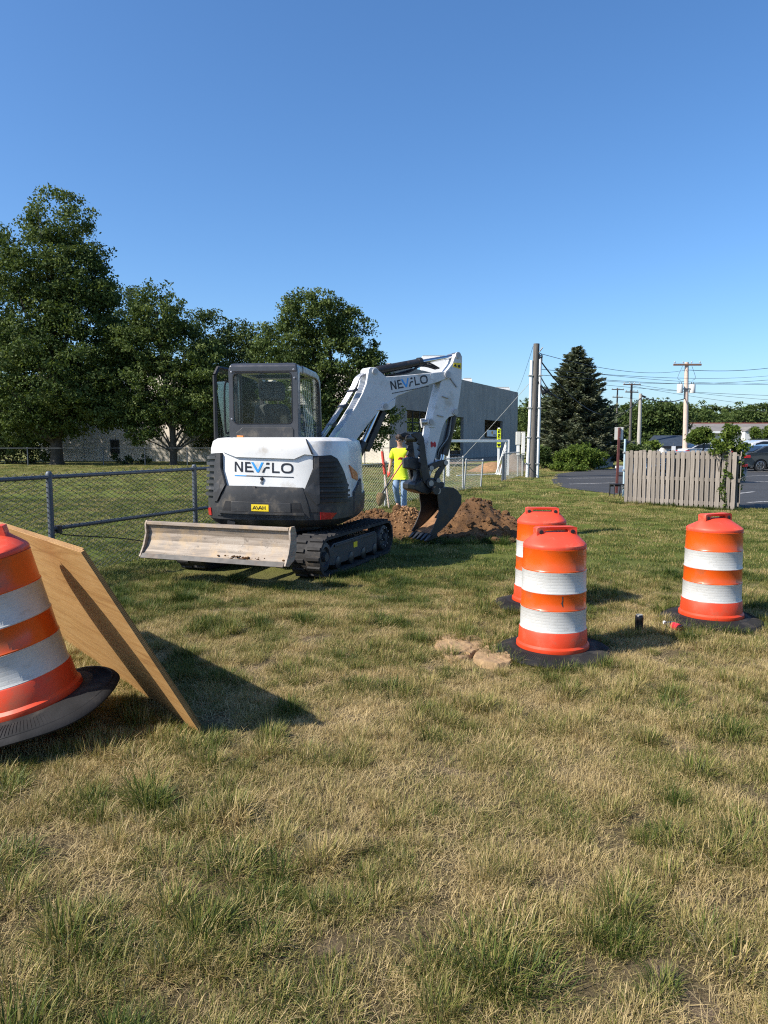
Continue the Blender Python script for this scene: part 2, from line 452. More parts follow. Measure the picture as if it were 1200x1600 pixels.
# ================================================================== CONCRETE BUILDING UNDER CONSTRUCTION
def concrete_mat(name, lo, hi):
    m, nt, b = new_mat(name)
    v = coords(nt, (1, 1, 0.16)); w = coords(nt)
    c = ramp(nt, noise(nt, v, 1.1, 6, 0.65), [(0.3, lo), (0.7, hi)])
    c = mixc(nt, ramp(nt, noise(nt, w, 0.7, 5, 0.6), [(0.5, 0), (0.72, 0.5)]), c, mul(lo, 0.72))
    nt.links.new(c, b.inputs['Base Color']); b.inputs['Roughness'].default_value = 0.9
    bump(nt, b, noise(nt, w, 20, 4), 0.2, 0.01)
    return m
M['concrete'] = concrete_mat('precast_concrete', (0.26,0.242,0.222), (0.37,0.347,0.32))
M['concrete_sunlit'] = concrete_mat('sunlit_precast_concrete', (0.66,0.60,0.52), (0.80,0.74,0.66))  # same concrete made lighter: the sunlight on this wall is in the colour
bld = empty('concrete_building', (0, 0, 0), 'grey concrete building shell with empty window openings behind the excavator arm', 'building')
B0 = at(609, 722, 54); B0.z = 0
B1 = at(808, 700, 86); B1.z = 0
BH = at(609, 567, 54).z
bd = (B1 - B0).normalized(); bn = Vector((bd.y, -bd.x, 0))       # outward normal of the shaded wall
BL = (B1 - B0).length
def wall_t(px):                                                  # where on the shaded wall the sight line px lands
    r = ray(px, 690); A = B0
    den = r.x * bd.y - r.y * bd.x
    return (A.y * r.x - A.x * r.y) / -den if den else 0
def wall_z(px, py):
    p = B0 + bd * wall_t(px)
    return at(px, py, p.y).z
def wall_panel(o, d, n, t0, t1, z0, z1, th=0.3):
    mb = MB()
    f = lambda t, q, z: o + d * t - n * q + Vector((0, 0, z))
    mb.add([f(t0,0,z0), f(t1,0,z0), f(t1,th,z0), f(t0,th,z0), f(t0,0,z1), f(t1,0,z1), f(t1,th,z1), f(t0,th,z1)],
           [(0,3,2,1),(4,5,6,7),(0,1,5,4),(1,2,6,5),(2,3,7,6),(3,0,4,7)])
    return mb
def wall(o, d, n, L, H, holes, mat, width):
    """precast panels side by side with 2 cm joints; holes = (t0, t1, z0, z1)"""
    cuts = sorted({0.0, L, *[h[0] for h in holes], *[h[1] for h in holes]})
    for a_, b_ in zip(cuts, cuts[1:]):
        m_ = max(1, round((b_ - a_) / width)); w_ = (b_ - a_) / m_
        hs = [h for h in holes if h[0] <= a_ + 1e-6 and h[1] >= b_ - 1e-6]
        for i in range(m_):
            t0, t1 = a_ + i*w_ + 0.015, a_ + (i+1)*w_ - 0.015
            z = 0.0
            for h in sorted(hs, key=lambda h: h[2]):
                if h[2] > z + 0.05: wall_panel(o, d, n, t0, t1, z, h[2]).build('wall_panel', mat, bld)
                z = h[3]
            if z < H: wall_panel(o, d, n, t0, t1, z, H - random.uniform(0, 0.02)).build('wall_panel', mat, bld)
def hole(px0, px1, py0, py1):
    t0, t1 = wall_t(px0), wall_t(px1); pm = (px0 + px1) / 2
    return (t0, t1, max(0, wall_z(pm, py1)) if py1 < 712 else 0.0, wall_z(pm, py0))
H1 = [hole(636, 668, 642, 676), hole(697, 724, 651, 720), hole(757, 785, 657, 684)]
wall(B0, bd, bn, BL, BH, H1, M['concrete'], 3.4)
# opposite wall with its own openings so that daylight shows through
DEPTH = 22.0
B2 = B0 - bn * DEPTH
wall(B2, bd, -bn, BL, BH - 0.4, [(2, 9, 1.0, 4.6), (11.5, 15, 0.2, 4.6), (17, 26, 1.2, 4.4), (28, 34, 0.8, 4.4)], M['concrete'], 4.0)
ld = Vector((-0.975, 0.222, 0)); ln = Vector((-ld.y, ld.x, 0)); ln = ln if ln.y < 0 else -ln
wall(B0 + ld*0.02, ld, ln, 30, BH - 0.25, [], M['concrete_sunlit'], 4.3)
far0 = B1
wall(far0 - bn*0.3, -bn, bd, DEPTH - 0.3, BH - 0.4, [(4, 9, 0.5, 4.5), (12, 18, 0.5, 4.5)], M['concrete'], 4.0)
rf = MB()
q = [B0 + bd*0.4 - bn*0.4, B1 - bd*0.4 - bn*0.4, B1 - bd*0.4 - bn*(DEPTH-0.4), B0 + bd*0.4 - bn*(DEPTH-0.4)]
rf.loop2([Vector((p.x,p.y,BH-1.2)) for p in q], [Vector((p.x,p.y,BH-0.9)) for p in q]).build('roof', M['concrete'], bld)
fl = MB(); fl.loop2([Vector((p.x,p.y,0.005)) for p in q], [Vector((p.x,p.y,0.06)) for p in q]).build('floor_slab', M['concrete'], bld)
def on_roof(px0, px1, py, Y, z0, dep, name, label):
    p0, p1 = at(px0, py, Y), at(px1, py, Y)
    mb = MB().box(p0.x, p1.x, Y, Y + dep, z0, p0.z)
    o = mb.build(name, M['white_paint'], bld, bevel=0.04)
    c = MB().box(p0.x + 0.1, p1.x - 0.1, Y + 0.1, Y + dep - 0.1, p0.z + 0.002, p0.z + 0.12).build('lid', M['galv_pale'], o)
    return o
on_roof(659, 697, 557, 73, BH - 1.0, 2.6, 'rooftop_unit', '')
on_roof(724, 738, 592, 84, BH - 1.0, 2.0, 'rooftop_unit', '')
on_roof(774, 797, 606, 97, BH - 1.0, 3.0, 'rooftop_unit', '')
def mullions(h, n, zs=()):
    mb = MB()
    for i in range(n + 1):
        t = h[0] + (h[1] - h[0]) * i / n
        p = B0 + bd * t - bn * 0.15
        mb.tube([(p.x, p.y, h[2]), (p.x, p.y, h[3])], 0.06, 4)
    for z in (h[2] + 0.03, h[3] - 0.03, *zs):
        p, q_ = B0 + bd * h[0] - bn * 0.15, B0 + bd * h[1] - bn * 0.15
        mb.tube([(p.x, p.y, z), (q_.x, q_.y, z)], 0.05, 4)
    mb.build('window_frame', M['black'], bld)
mullions(H1[0], 3, ((H1[0][2]*0.55 + H1[0][3]*0.45),))
# white site notice with a round emblem, hung in the window opening
pn = B0 + bd * wall_t(767) + bn * 0.08
nb = empty('site_notice', (pn.x, pn.y, 0), 'small white notice board with an orange round emblem hung below a window opening', 'sign')
z0, z1 = wall_z(767, 682), wall_z(767, 672)
wd = (wall_t(774) - wall_t(759)) / 2
def nface(x, z, q_=0.0): return Vector((0,0,0)) + bd * x + bn * q_ + Vector((0,0,z))
mb = MB(); mb.loop2([nface(-wd,z0), nface(wd,z0), nface(wd,z1), nface(-wd,z1)], [nface(-wd,z0,.05), nface(wd,z0,.05), nface(wd,z1,.05), nface(-wd,z1,.05)])
mb.build('board', M['white_paint'], nb)
zc, rr = (z0*0.4 + z1*0.6), (z1 - z0) * 0.27
M['emblem'] = paint('emblem_orange', (0.80, 0.33, 0.02), 0.5, var=0.1)
mb = MB(); rg = [(cos(2*pi*i/20)*rr*1.6, zc + sin(2*pi*i/20)*rr) for i in range(20)]
mb.loop2([nface(x, z, .052) for x, z in rg], [nface(x, z, .062) for x, z in rg]).build('emblem', M['emblem'], nb)
mb = MB(); mb.loop2([nface(wd*.25, z0+.1, .052), nface(wd*.8, z0+.1, .052), nface(wd*.8, z0+.22, .052), nface(wd*.25, z0+.22, .052)], [nface(wd*.25, z0+.1, .06), nface(wd*.8, z0+.1, .06), nface(wd*.8, z0+.22, .06), nface(wd*.25, z0+.22, .06)]).build('print_block', M['ink'], nb)
dw = empty('wall_window', (0,0,0), 'small dark window low in the sunlit concrete wall beside the thick trunk', 'window')
wt = 22.9
for nm_, a_, b_, q_, mt_ in (('frame', -.42, .42, .03, 'galv'), ('pane', -.34, .34, .05, 'black')):
    o_ = B0 + ld*wt
    mb = MB(); k_ = 0 if nm_ == 'frame' else .08
    mb.loop2([o_ + ld*a_ + ln*.002 + Vector((0,0,.55+k_)), o_ + ld*b_ + ln*.002 + Vector((0,0,.55+k_)), o_ + ld*b_ + ln*.002 + Vector((0,0,1.75-k_)), o_ + ld*a_ + ln*.002 + Vector((0,0,1.75-k_))], [o_ + ld*a_ + ln*q_ + Vector((0,0,.55+k_)), o_ + ld*b_ + ln*q_ + Vector((0,0,.55+k_)), o_ + ld*b_ + ln*q_ + Vector((0,0,1.75-k_)), o_ + ld*a_ + ln*q_ + Vector((0,0,1.75-k_))]).build(nm_, M[mt_], dw)
# bare earth apron along the building and the heap on it
ap = MB(); q = [B0 + bn*0.2 - bd*1, B0 + bn*5.5 - bd*0.5, B0 + bd*24 + bn*5.0, B0 + bd*30 + bn*2, B0 + bd*30 + bn*0.2]
ap.add([Vector((p.x,p.y,0.01)) for p in q], [tuple(range(5))])
M['bare'] = paint('bare_earth', (0.20, 0.15, 0.105), 0.95, var=0.3, scale=1.5, bstr=0.4, bscale=15)
tag(ap.build('bare_earth_strip', M['bare']), kind='structure')

# ================================================================== TREES
def quads_object(name, V, rnd, mat, parent=None, nv=4):
    """V: (N, nv, 3) corner arrays -> one mesh of N leaf faces with a random value per face"""
    N = len(V)
    me = bpy.data.meshes.new(name)
    me.vertices.add(N * nv); me.vertices.foreach_set('co', V.reshape(-1).astype(np.float32))
    me.loops.add(N * nv); me.loops.foreach_set('vertex_index', np.arange(N * nv, dtype=np.int32))
    me.polygons.add(N); me.polygons.foreach_set('loop_start', np.arange(0, N * nv, nv, dtype=np.int32))
    at_ = me.attributes.new('rnd', 'FLOAT', 'FACE'); at_.data.foreach_set('value', np.clip(rnd, 0, 1).astype(np.float32))
    me.update(); me.validate()
    me.materials.append(mat)
    o = bpy.data.objects.new(name, me)
    return link(o, parent)
def unit(v): return v / np.maximum(np.linalg.norm(v, axis=-1, keepdims=True), 1e-9)
def leaf_quads(cen, size, rng, upbias=0.35, aspect=0.55):
    N = len(cen)
    d = unit(rng.normal(size=(N, 3)) + np.array([0, 0, -0.25]))
    nrm = unit(rng.normal(size=(N, 3)) + np.array([0, 0, upbias]))
    sd = unit(np.cross(d, nrm))
    s = (size * rng.uniform(0.6, 1.3, N))[:, None]
    fold = unit(np.cross(sd, d)) * s * 0.12
    return np.stack([cen - d*s, cen + sd*s*aspect + fold, cen + d*s, cen - sd*s*aspect + fold], 1)
def crown_points(lobes, n_clumps, per, rc, rng, shell=0.55, flat=0.62):
    """leaf centres and a value per leaf, in clumps spread through the lobes (cx,cy,cz,rx,ry,rz)"""
    vol = np.array([l[3]*l[4]*l[5] for l in lobes]) ** 0.75; vol /= vol.sum()
    P, R = [], []
    for k, l in enumerate(lobes):
        n = max(3, int(n_clumps * vol[k]))
        dirs = unit(rng.normal(size=(n, 3)))
        rad = shell + (1.03 - shell) * rng.random(n) ** 0.6
        c = np.array(l[:3]) + dirs * rad[:, None] * np.array(l[3:])
        tone = rng.normal(0.5, 0.17, n)
        for i in range(n):
            m = int(per * rng.uniform(0.5, 1.4)); r = rc * rng.uniform(0.6, 1.35)
            off = unit(rng.normal(size=(m, 3))) * (rng.random((m, 1)) ** 0.45) * np.array([r, r, r * flat])
            P.append(c[i] + off); R.append(tone[i] + rng.normal(0, 0.16, m))
    return np.concatenate(P), np.concatenate(R)
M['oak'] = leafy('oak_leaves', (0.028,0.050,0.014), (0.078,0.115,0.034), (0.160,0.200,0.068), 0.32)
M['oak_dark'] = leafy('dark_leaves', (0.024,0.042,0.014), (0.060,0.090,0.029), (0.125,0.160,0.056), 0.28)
M['bright_leaf'] = leafy('bright_leaves', (0.045,0.080,0.014), (0.10,0.15,0.026), (0.18,0.23,0.045), 0.4)
M['spruce'] = leafy('spruce_needles', (0.034,0.048,0.030), (0.085,0.105,0.064), (0.165,0.175,0.110), 0.18)
M['far_leaf'] = leafy('far_leaves', (0.034,0.060,0.018), (0.075,0.112,0.032), (0.130,0.170,0.050), 0.3)

def tree(name, base_px, Y, lobes_px, label, group, n_clumps=420, per=62, rc=0.55, leaf=0.105, mat='oak', seed=1, trunk_r=0.3, depth=0.9, shell=0.5, base_y=None, limbs=26):
    rng = np.random.default_rng(seed); rnd = random.Random(seed)
    b = at(base_px, 690, Y); base = Vector((b.x, Y, 0))
    root = empty(name, base, label, 'tree', group)
    k = Y / FPX
    lobes = []
    for (px, py, rx, ry) in lobes_px:
        c = at(px, py, Y)
        lobes.append((c.x - base.x, rnd.uniform(-0.25, 0.25) * rx * k, c.z, rx*k, depth * (rx + ry) / 2 * k, ry*k))
    P, R = crown_points(lobes, int(n_clumps*1.1), int(per*1.25), rc*1.2, rng, shell)
    keep = P[:, 2] > 0.25
    P, R = P[keep], R[keep]
    V = leaf_quads(P, np.full(len(P), leaf * .92), rng)
    quads_object('crown', V, R, M[mat], root)
    top = max(l[2] + l[5]*0.5 for l in lobes)
    low = min(l[2] for l in lobes)
    lean = Vector((rnd.uniform(-.3,.3), rnd.uniform(-.3,.3), 0))
    cx = sum(l[0]*l[3] for l in lobes) / sum(l[3] for l in lobes)
    spine = catmull([Vector((0,0,-0.1)), Vector((0,0,top*0.2)) + lean*0.2, Vector((cx*0.4,0,top*0.55)) + lean, Vector((cx*0.8,0,top*0.92)) + lean], 6)
    t = MB(); n = len(spine)
    rr_ = [trunk_r * (1.35 if i == 0 else 1.0) * (1 - 0.88 * (i/(n-1)) ** 0.9) + 0.02 for i in range(n)]
    t.tube(spine, rr_, 9)
    trunk = t.build('trunk', M['bark'], root, smooth=60)
    lm = MB(); idx = rng.choice(len(P), limbs)
    for i in idx:
        e = Vector(P[i]); f = min(0.85, max(0.22, (e.z * 0.62) / max(top, .1) + rnd.uniform(-.06, .06)))
        s = spine[int(f * (n-1))]
        mid = s.lerp(e, 0.5) + Vector((rnd.uniform(-.3,.3), rnd.uniform(-.3,.3), rnd.uniform(-.2, .35)))
        lm.tube(catmull([s, mid, s.lerp(e, 0.95)], 3), [trunk_r*0.30*(1 - 0.85*j/6) * (1.2 - f) for j in range(7)], 5)
    lm.build('limbs', M['bark'], root, smooth=60, kind='stuff')
    return root
G_T = 'shade trees along the building'
tree('oak_tree', 88, 50, [(95,350,48,48),(72,415,80,72),(115,440,66,66),(40,500,95,85),(125,520,70,75),(70,590,110,75),(150,450,34,34),(20,640,90,55),(130,620,60,60),(85,650,60,30),(170,560,38,70)],
     'tallest shade tree with a thick dark trunk beside the sunlit concrete wall', G_T, 1300, 62, 0.62, 0.12, 'oak', 3, 0.44)
tree('oak_tree', 270, 49, [(248,490,44,46),(215,548,48,48),(285,550,50,50),(240,605,84,46),(170,625,50,38),(300,635,42,50),(225,660,30,34),(330,600,30,60),(205,652,34,22),(312,650,26,28),(258,640,60,24),(172,645,30,24)],
     'shade tree with low spreading limbs whose trunk stands against the sunlit wall', G_T, 820, 62, 0.5, 0.11, 'oak', 5, 0.26)
tree('oak_tree', 350, 57, [(322,528,44,40),(372,548,42,44),(345,600,60,60),(410,560,40,48),(300,600,40,60),(395,640,50,50),(330,665,40,36),(400,682,48,24),(440,655,40,40)],
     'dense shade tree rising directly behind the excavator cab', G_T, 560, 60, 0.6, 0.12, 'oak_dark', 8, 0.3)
tree('oak_tree', 522, 45, [(487,490,50,34),(545,510,34,28),(450,545,55,46),(520,560,72,46),(572,585,32,38),(470,620,60,50),(560,640,36,40),(602,655,18,30),(590,610,20,36),(500,660,48,34),(520,690,46,20),(588,682,20,16)],
     'wide shade tree overhanging the corner of the concrete building', G_T, 860, 62, 0.46, 0.10, 'oak', 13, 0.25)
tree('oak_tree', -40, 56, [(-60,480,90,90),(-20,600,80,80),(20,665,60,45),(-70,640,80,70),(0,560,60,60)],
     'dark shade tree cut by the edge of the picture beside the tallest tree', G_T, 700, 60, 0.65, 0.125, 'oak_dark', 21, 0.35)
tree('oak_tree', 205, 62, [(190,505,42,60),(200,590,50,60),(170,640,40,50)],
     'dark slim tree squeezed between the tallest tree and its spreading neighbour', G_T, 330, 60, 0.6, 0.12, 'oak_dark', 23, 0.24)
# undergrowth in the shade beside the thick trunk
def shrub(name, px, Y, lobes_px, label, cat, mat, n, per, rc, leaf, seed, group=None):
    rng = np.random.default_rng(seed); b = at(px, 690, Y); base = Vector((b.x, Y, 0)); k = Y / FPX
    root = empty(name, base, label, cat, group)
    lobes = []
    for (x, y, rx, ry) in lobes_px:
        c = at(x, y, Y); lobes.append((c.x - base.x, 0.0, c.z, rx*k, rx*k*0.8, ry*k))
    P, R = crown_points(lobes, n, per, rc, rng, 0.3, 0.8)
    kp = P[:, 2] > 0.02; P, R = P[kp], R[kp]
    quads_object('foliage', leaf_quads(P, np.full(len(P), leaf), rng), R, M[mat], root)
    st = MB()
    for i in rng.choice(len(P), 14):
        e = Vector(P[i]); st.tube([Vector((e.x*0.25, e.y*0.25, -.02)), Vector((e.x*0.6, e.y*0.6, e.z*0.6)), e], [0.03, 0.02, 0.008], 4)
    st.build('stems', M['bark'], root, kind='stuff')
    return root
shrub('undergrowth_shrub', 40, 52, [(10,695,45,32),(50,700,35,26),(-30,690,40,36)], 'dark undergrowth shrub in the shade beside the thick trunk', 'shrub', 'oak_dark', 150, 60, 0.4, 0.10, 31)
shrub('undergrowth_shrub', 205, 51, [(190,717,16,8),(222,719,14,6)], 'low dark weeds at the foot of the sunlit wall', 'shrub', 'oak_dark', 26, 40, 0.25, 0.07, 32)

# ---- spruce
def spruce(px, Y, top_py, base_w_px, label):
    rng = np.random.default_rng(41); rnd = random.Random(41)
    b = at(px, 690, Y); base = Vector((b.x, Y, 0)); Hh = at(px, top_py, Y).z; W = base_w_px * Y / FPX
    root = empty('spruce_tree', base, label, 'tree')
    MB().tube([(0,0,-.1),(0,0,Hh*.5),(0.05,0,Hh*0.98)], [0.26,0.15,0.02], 9).build('trunk', M['bark'], root, smooth=60)
    P, D, R, bm_ = [], [], [], MB()
    z = 0.5
    while z < Hh * 0.985:
        f = 1 - z / Hh
        rad = W * (min(1, f * 1.30) ** 0.72) * 1.0
        nb_ = max(6, int(9 + 13 * f))
        for k in range(nb_):
            a_ = rnd.uniform(0, 2*pi); L = rad * rnd.uniform(0.72, 1.14) + 0.12
            if rnd.random() < 0.07: L *= 1.15
            s = np.array([0, 0, z + rnd.uniform(-.1, .1)]); dirv = np.array([cos(a_), sin(a_), 0])
            tone = rnd.gauss(0.45, 0.17)
            m = int(46 * L) + 18
            t = rng.random(m) ** 0.6
            droop = -0.30 * L * t + 0.34 * L * t**2.6 + 0.05
            side = (rng.random(m) - 0.5) * 0.75 * L * (1.05 - t) * 0.8 + rng.normal(0, .05, m)
            c = s + dirv * (t * L)[:, None]; c[:, 2] += droop + rng.normal(0, .045, m) - np.abs(side) * 0.15
            c[:, 0] += -dirv[1] * side; c[:, 1] += dirv[0] * side
            dd = unit(dirv * 0.8 + np.stack([-dirv[1]*np.sign(side), dirv[0]*np.sign(side), np.zeros(m)], 1) * 0.6 + rng.normal(0, .25, (m, 3)) + np.array([0,0,.12]))
            P.append(c); D.append(dd); R.append(tone + rng.normal(0, .12, m) + 0.18 * t)
            if L > 0.8: bm_.tube([Vector(s), Vector(s + dirv*L*0.5 + np.array([0,0,-.12*L])), Vector(s + dirv*L*0.9)], [0.035, 0.022, 0.008], 4)
        z += 0.15 + 0.11 * f
    P, D, R = np.concatenate(P), np.concatenate(D), np.concatenate(R)
    n = len(P); nr = unit(rng.normal(size=(n,3)) + np.array([0,0,1.2])); sd = unit(np.cross(D, nr))
    s = (0.145 * rng.uniform(.6, 1.3, n))[:, None]
    V = np.stack([P - D*s, P + sd*s*.30, P + D*s, P - sd*s*.30], 1)
    quads_object('crown', V, R, M['spruce'], root)
    bm_.build('limbs', M['bark'], root, kind='stuff')
spruce(898, 46, 544, 74, 'tall dark blue green spruce between the utility poles')

shrub('roadside_shrub', 905, 41, [(906,712,32,18),(884,720,24,14),(930,716,22,14)], 'loose olive green shrub in front of the spruce', 'shrub', 'bright_leaf', 150, 46, 0.28, 0.07, 51)
shrub('roadside_shrub', 880, 38.5, [(872,730,12,7),(890,731,16,7),(906,733,12,5)], 'low yellow green ground shrub at the asphalt edge', 'shrub', 'bright_leaf', 70, 40, 0.18, 0.06, 52)
shrub('roadside_shrub', 847, 42, [(846,712,14,18),(860,722,12,14)], 'narrow shrub just behind the conduit pole', 'shrub', 'oak', 60, 46, 0.25, 0.07, 53)

# ---- mid distance trees, right
tree('leafy_tree', 1020, 98, [(1022,650,30,24),(990,665,26,24),(1048,662,26,22),(1010,690,40,20),(1058,650,20,16),(965,685,16,16)],
     'broad green tree behind the thin grey pole', None, 420, 46, 0.9, 0.21, 'far_leaf', 61, 0.3, limbs=14)
tree('leafy_tree', 1090, 44, [(1098,681,15,12),(1086,684,12,10)], 'small young tree beyond the slatted fence with thin crown', None, 90, 40, 0.22, 0.075, 'bright_leaf', 62, 0.06, limbs=8)
tree('leafy_tree', 1183, 66, [(1180,680,8,13),(1188,690,8,9)], 'small ornamental tree standing before the pale shop wall', None, 60, 40, 0.25, 0.09, 'bright_leaf', 63, 0.08, limbs=8)
tree('leafy_tree', 1205, 60, [(1204,680,10,16)], 'small ornamental tree cut by the picture edge near the parked cars', None, 50, 40, 0.25, 0.09, 'bright_leaf', 64, 0.08, limbs=8)
shrub('roadside_shrub', 990, 30, [(990,702,13,8),(1004,703,8,6)], 'clipped dark shrub peeking over the slatted fence', 'shrub', 'oak', 50, 40, 0.16, 0.06, 54)
shrub('roadside_shrub', 1020, 33, [(1019,698,11,9)], 'bright rounded shrub peeking over the slatted fence', 'shrub', 'bright_leaf', 40, 40, 0.16, 0.06, 55)

# ---- far treeline: every tree its own object, four shapes shared
protos = []
for s in range(4):
    rng = np.random.default_rng(70 + s)
    lob = [(0, 0, 6.5, 4.4, 4, 4.4), (-2.6, 0.5, 4.6, 3.4, 3, 3.2), (2.6, -0.5, 4.8, 3.4, 3, 3.4), (0.6*s - .8, 0, 9.2, 2.6, 2.6, 2.2), (0, 0, 2.4, 4.5, 3.5, 2.2)]
    P, R = crown_points(lob, 150, 40, 1.1, rng, 0.45)
    r_ = empty('treeline_tree', (0, 0, 0), 'x', 'tree', 'trees of the distant treeline')
    quads_object('crown', leaf_quads(P, np.full(len(P), 0.30), rng), R, M['far_leaf'], r_)
    MB().tube([(0,0,-.2),(0,0,3.5),(0.2,0,8)], [.35,.25,.06], 7).build('trunk', M['bark'], r_, smooth=60)
    protos.append(r_)
spots = []
for i in range(30):
    px = 800 + i * 17 + random.uniform(-5, 5); Y = 205 + random.uniform(-22, 22)
    spots.append((px, Y, (690 - random.uniform(628, 643)) * Y / FPX + EYE))
for px, Y, hh in ((815,120,7.2),(838,112,8.5),(852,130,8.0),(866,118,7.0),(700,128,7),(735,122,7.5),(660,118,7),(775,135,7),(628,125,7.5),(590,130,7.0),(1090,150,8),(1120,165,8.5)):
    spots.append((px, Y, hh))
used = set()
for i, (px, Y, hh) in enumerate(spots):
    k = i % 4
    o = protos[k] if k not in used else copy_tree(protos[k]); used.add(k)
    p = at(px, 690, Y)
    o.location = (p.x, Y, 0); o.rotation_euler = (0, 0, random.uniform(0, 6.28))
    s = hh / 11.2; o.scale = (s * random.uniform(0.95, 1.3), s * random.uniform(0.95, 1.3), s)
    o['label'] = 'green tree of the distant treeline beyond the rooftops' if i < 30 else 'green tree seen between the concrete building and the spruce' if i < 34 else 'green tree seen only through the window openings of the concrete building' if i < 40 else 'green tree just behind the pale shop, %s of two' % ('shorter', 'taller')[i - 40]
    if i >= 30: o['group'] = 'trees beyond the concrete building'
# ================================================================== CHAIN LINK FENCES
def chain_fence(name, label, pts, h, post_r, cell, wire_r, mats, mid=None, sag=0.0, start_off=0.0, post_over=0.05, rail_r=None):
    root = empty(name, pts[0], label, 'fence'); o0 = Vector(pts[0])
    pm, wm = mats
    for p in pts:
        q = Vector(p) - o0
        mb = MB().tube([(q.x,q.y,-.1),(q.x,q.y,h+post_over-.02)], post_r, 10)
        po = mb.build('post', pm, root, smooth=50)
        MB().lathe([(post_r*1.12, h+post_over-.045),(post_r*1.12, h+post_over-.01),(post_r*0.7, h+post_over+.015),(0.002, h+post_over+.02)], 10, Matrix.Translation((q.x,q.y,0))).build('post_cap', pm, po, smooth=50)
    rr = rail_r or post_r * 0.7
    for a, b in zip(pts, pts[1:]):
        a_, b_ = Vector(a) - o0, Vector(b) - o0
        MB().tube([(a_.x,a_.y,h),(b_.x,b_.y,h)], rr, 8).build('top_rail', pm, root, smooth=50)
    if mid:
        for i in mid:
            a_, b_ = Vector(pts[i]) - o0, Vector(pts[i+1]) - o0
            MB().tube([(a_.x,a_.y,h*0.5),(b_.x,b_.y,h*0.5)], rr, 8).build('mid_rail', pm, root, smooth=50)
    for a, b in zip(pts, pts[1:]):
        a_, b_ = Vector(a) - o0, Vector(b) - o0
        L = (b_ - a_).length; d = (b_ - a_) / L; n = Vector((d.y, -d.x, 0)) * post_r * 0.0
        V, F = [], []; rows = int((h + 0.02) / (cell/2)); hz = h / rows
        cols = int(L / cell)
        for c in range(cols + 1):
            base = len(V)
            for k in range(rows + 1):
                t = min(L, c * cell + (cell/2 if (k + c) % 2 else -cell/2) * 1.0 + cell/2 * 0)
                z = 0.03 + k * hz + (0.02 if k == rows else 0)
                q = a_ + d * max(0, t) + d.cross(Vector((0,0,1))) * (wire_r * (1 if (k + c) % 2 else -1)); q.z = z
                V += [q + d * wire_r, q - d * wire_r * 0.5 + Vector((d.y,-d.x,0)) * wire_r, q - d * wire_r * 0.5 - Vector((d.y,-d.x,0)) * wire_r]
            for k in range(rows):
                i = base + k*3
                F += [(i, i+1, i+4, i+3), (i+1, i+2, i+5, i+4), (i+2, i, i+3, i+5)]
        me = bpy.data.meshes.new('chain_mesh'); me.from_pydata([tuple(v) for v in V], [], F); me.materials.append(wm)
        o = link(bpy.data.objects.new('chain_mesh', me), root); o['kind'] = 'stuff'
    return root
fd = Vector((sin(radians(22.7)), cos(radians(22.7)), 0))
FA = Vector((-2.78, 10.6, 0))                           # post at the end of the gate bay
def fence_pt(px):                                       # where the sight line px meets the fence line
    r = ray(px, 690); t = (FA.y * r.x - FA.x * r.y) / (fd.x * r.y - fd.y * r.x)
    return FA + fd * t
fpts = [FA - fd * 7.9, FA - fd * 5.3, FA - fd * 2.62, FA, FA + fd * 2.6]
near_f = chain_fence('chain_link_fence', 'dark wired chain link fence with a mid rail running behind the plywood and the blade', fpts, 1.18, 0.034, 0.058, 0.0050, (M['galv'], M['meshwire']), mid=[2, 3], rail_r=0.024)
p0, p1 = fpts[2] - fpts[0], fpts[3] - fpts[0]
cw = catmull([Vector((p0.x,p0.y,0.57)) + fd*0.12, Vector((p0.x,p0.y,0.50)) + fd*0.2, p0.lerp(p1, 0.45) + Vector((0,0,.33)), p0.lerp(p1, 0.86) + Vector((0,0,.07))], 6)
MB().tube(cw, 0.007, 5).build('brace_wire', M['cable'], near_f)
MB().box(-.035,.035,-.035,.035,.53,.62, Matrix.Translation(p0 + fd*0.1)).build('rail_clamp', M['steel_black'], near_f, bevel=0.008)
fp2 = [FA + fd * 2.75, FA + fd * 4.9, fence_pt(602), fence_pt(660), fence_pt(694), fence_pt(724)]
chain_fence('chain_link_fence', 'pale chain link fence passing behind the worker and the bucket', fp2, 1.06, 0.032, 0.075, 0.0030, (M['galv_pale'], M['galv_pale']), rail_r=0.018)
pe = fence_pt(724); pl = fence_pt(752)
lean = chain_fence('chain_link_fence', 'leaning end section of pale chain link with a tilted post beside the soil heap', [pe + fd*0.12, pl], 0.97, 0.03, 0.08, 0.0034, (M['galv_pale'], M['galv_pale']), rail_r=0.022)
lean.rotation_euler = (0, radians(4), 0)
# fence at the far side of the field
y0 = at(-140, 727, 47); ff = []
for px in (-150, -60, 44, 162, 227, 293, 360, 430, 500, 570, 640):
    p = at(px, 727, 47.0 + (px + 150) * 0.003); ff.append(Vector((p.x, p.y, 0)))
chain_fence('chain_link_fence', 'thin grey chain link fence across the far side of the field under the trees', ff, 1.15, 0.035, 0.20, 0.0045, (M['galv'], M['meshwire']), rail_r=0.022)
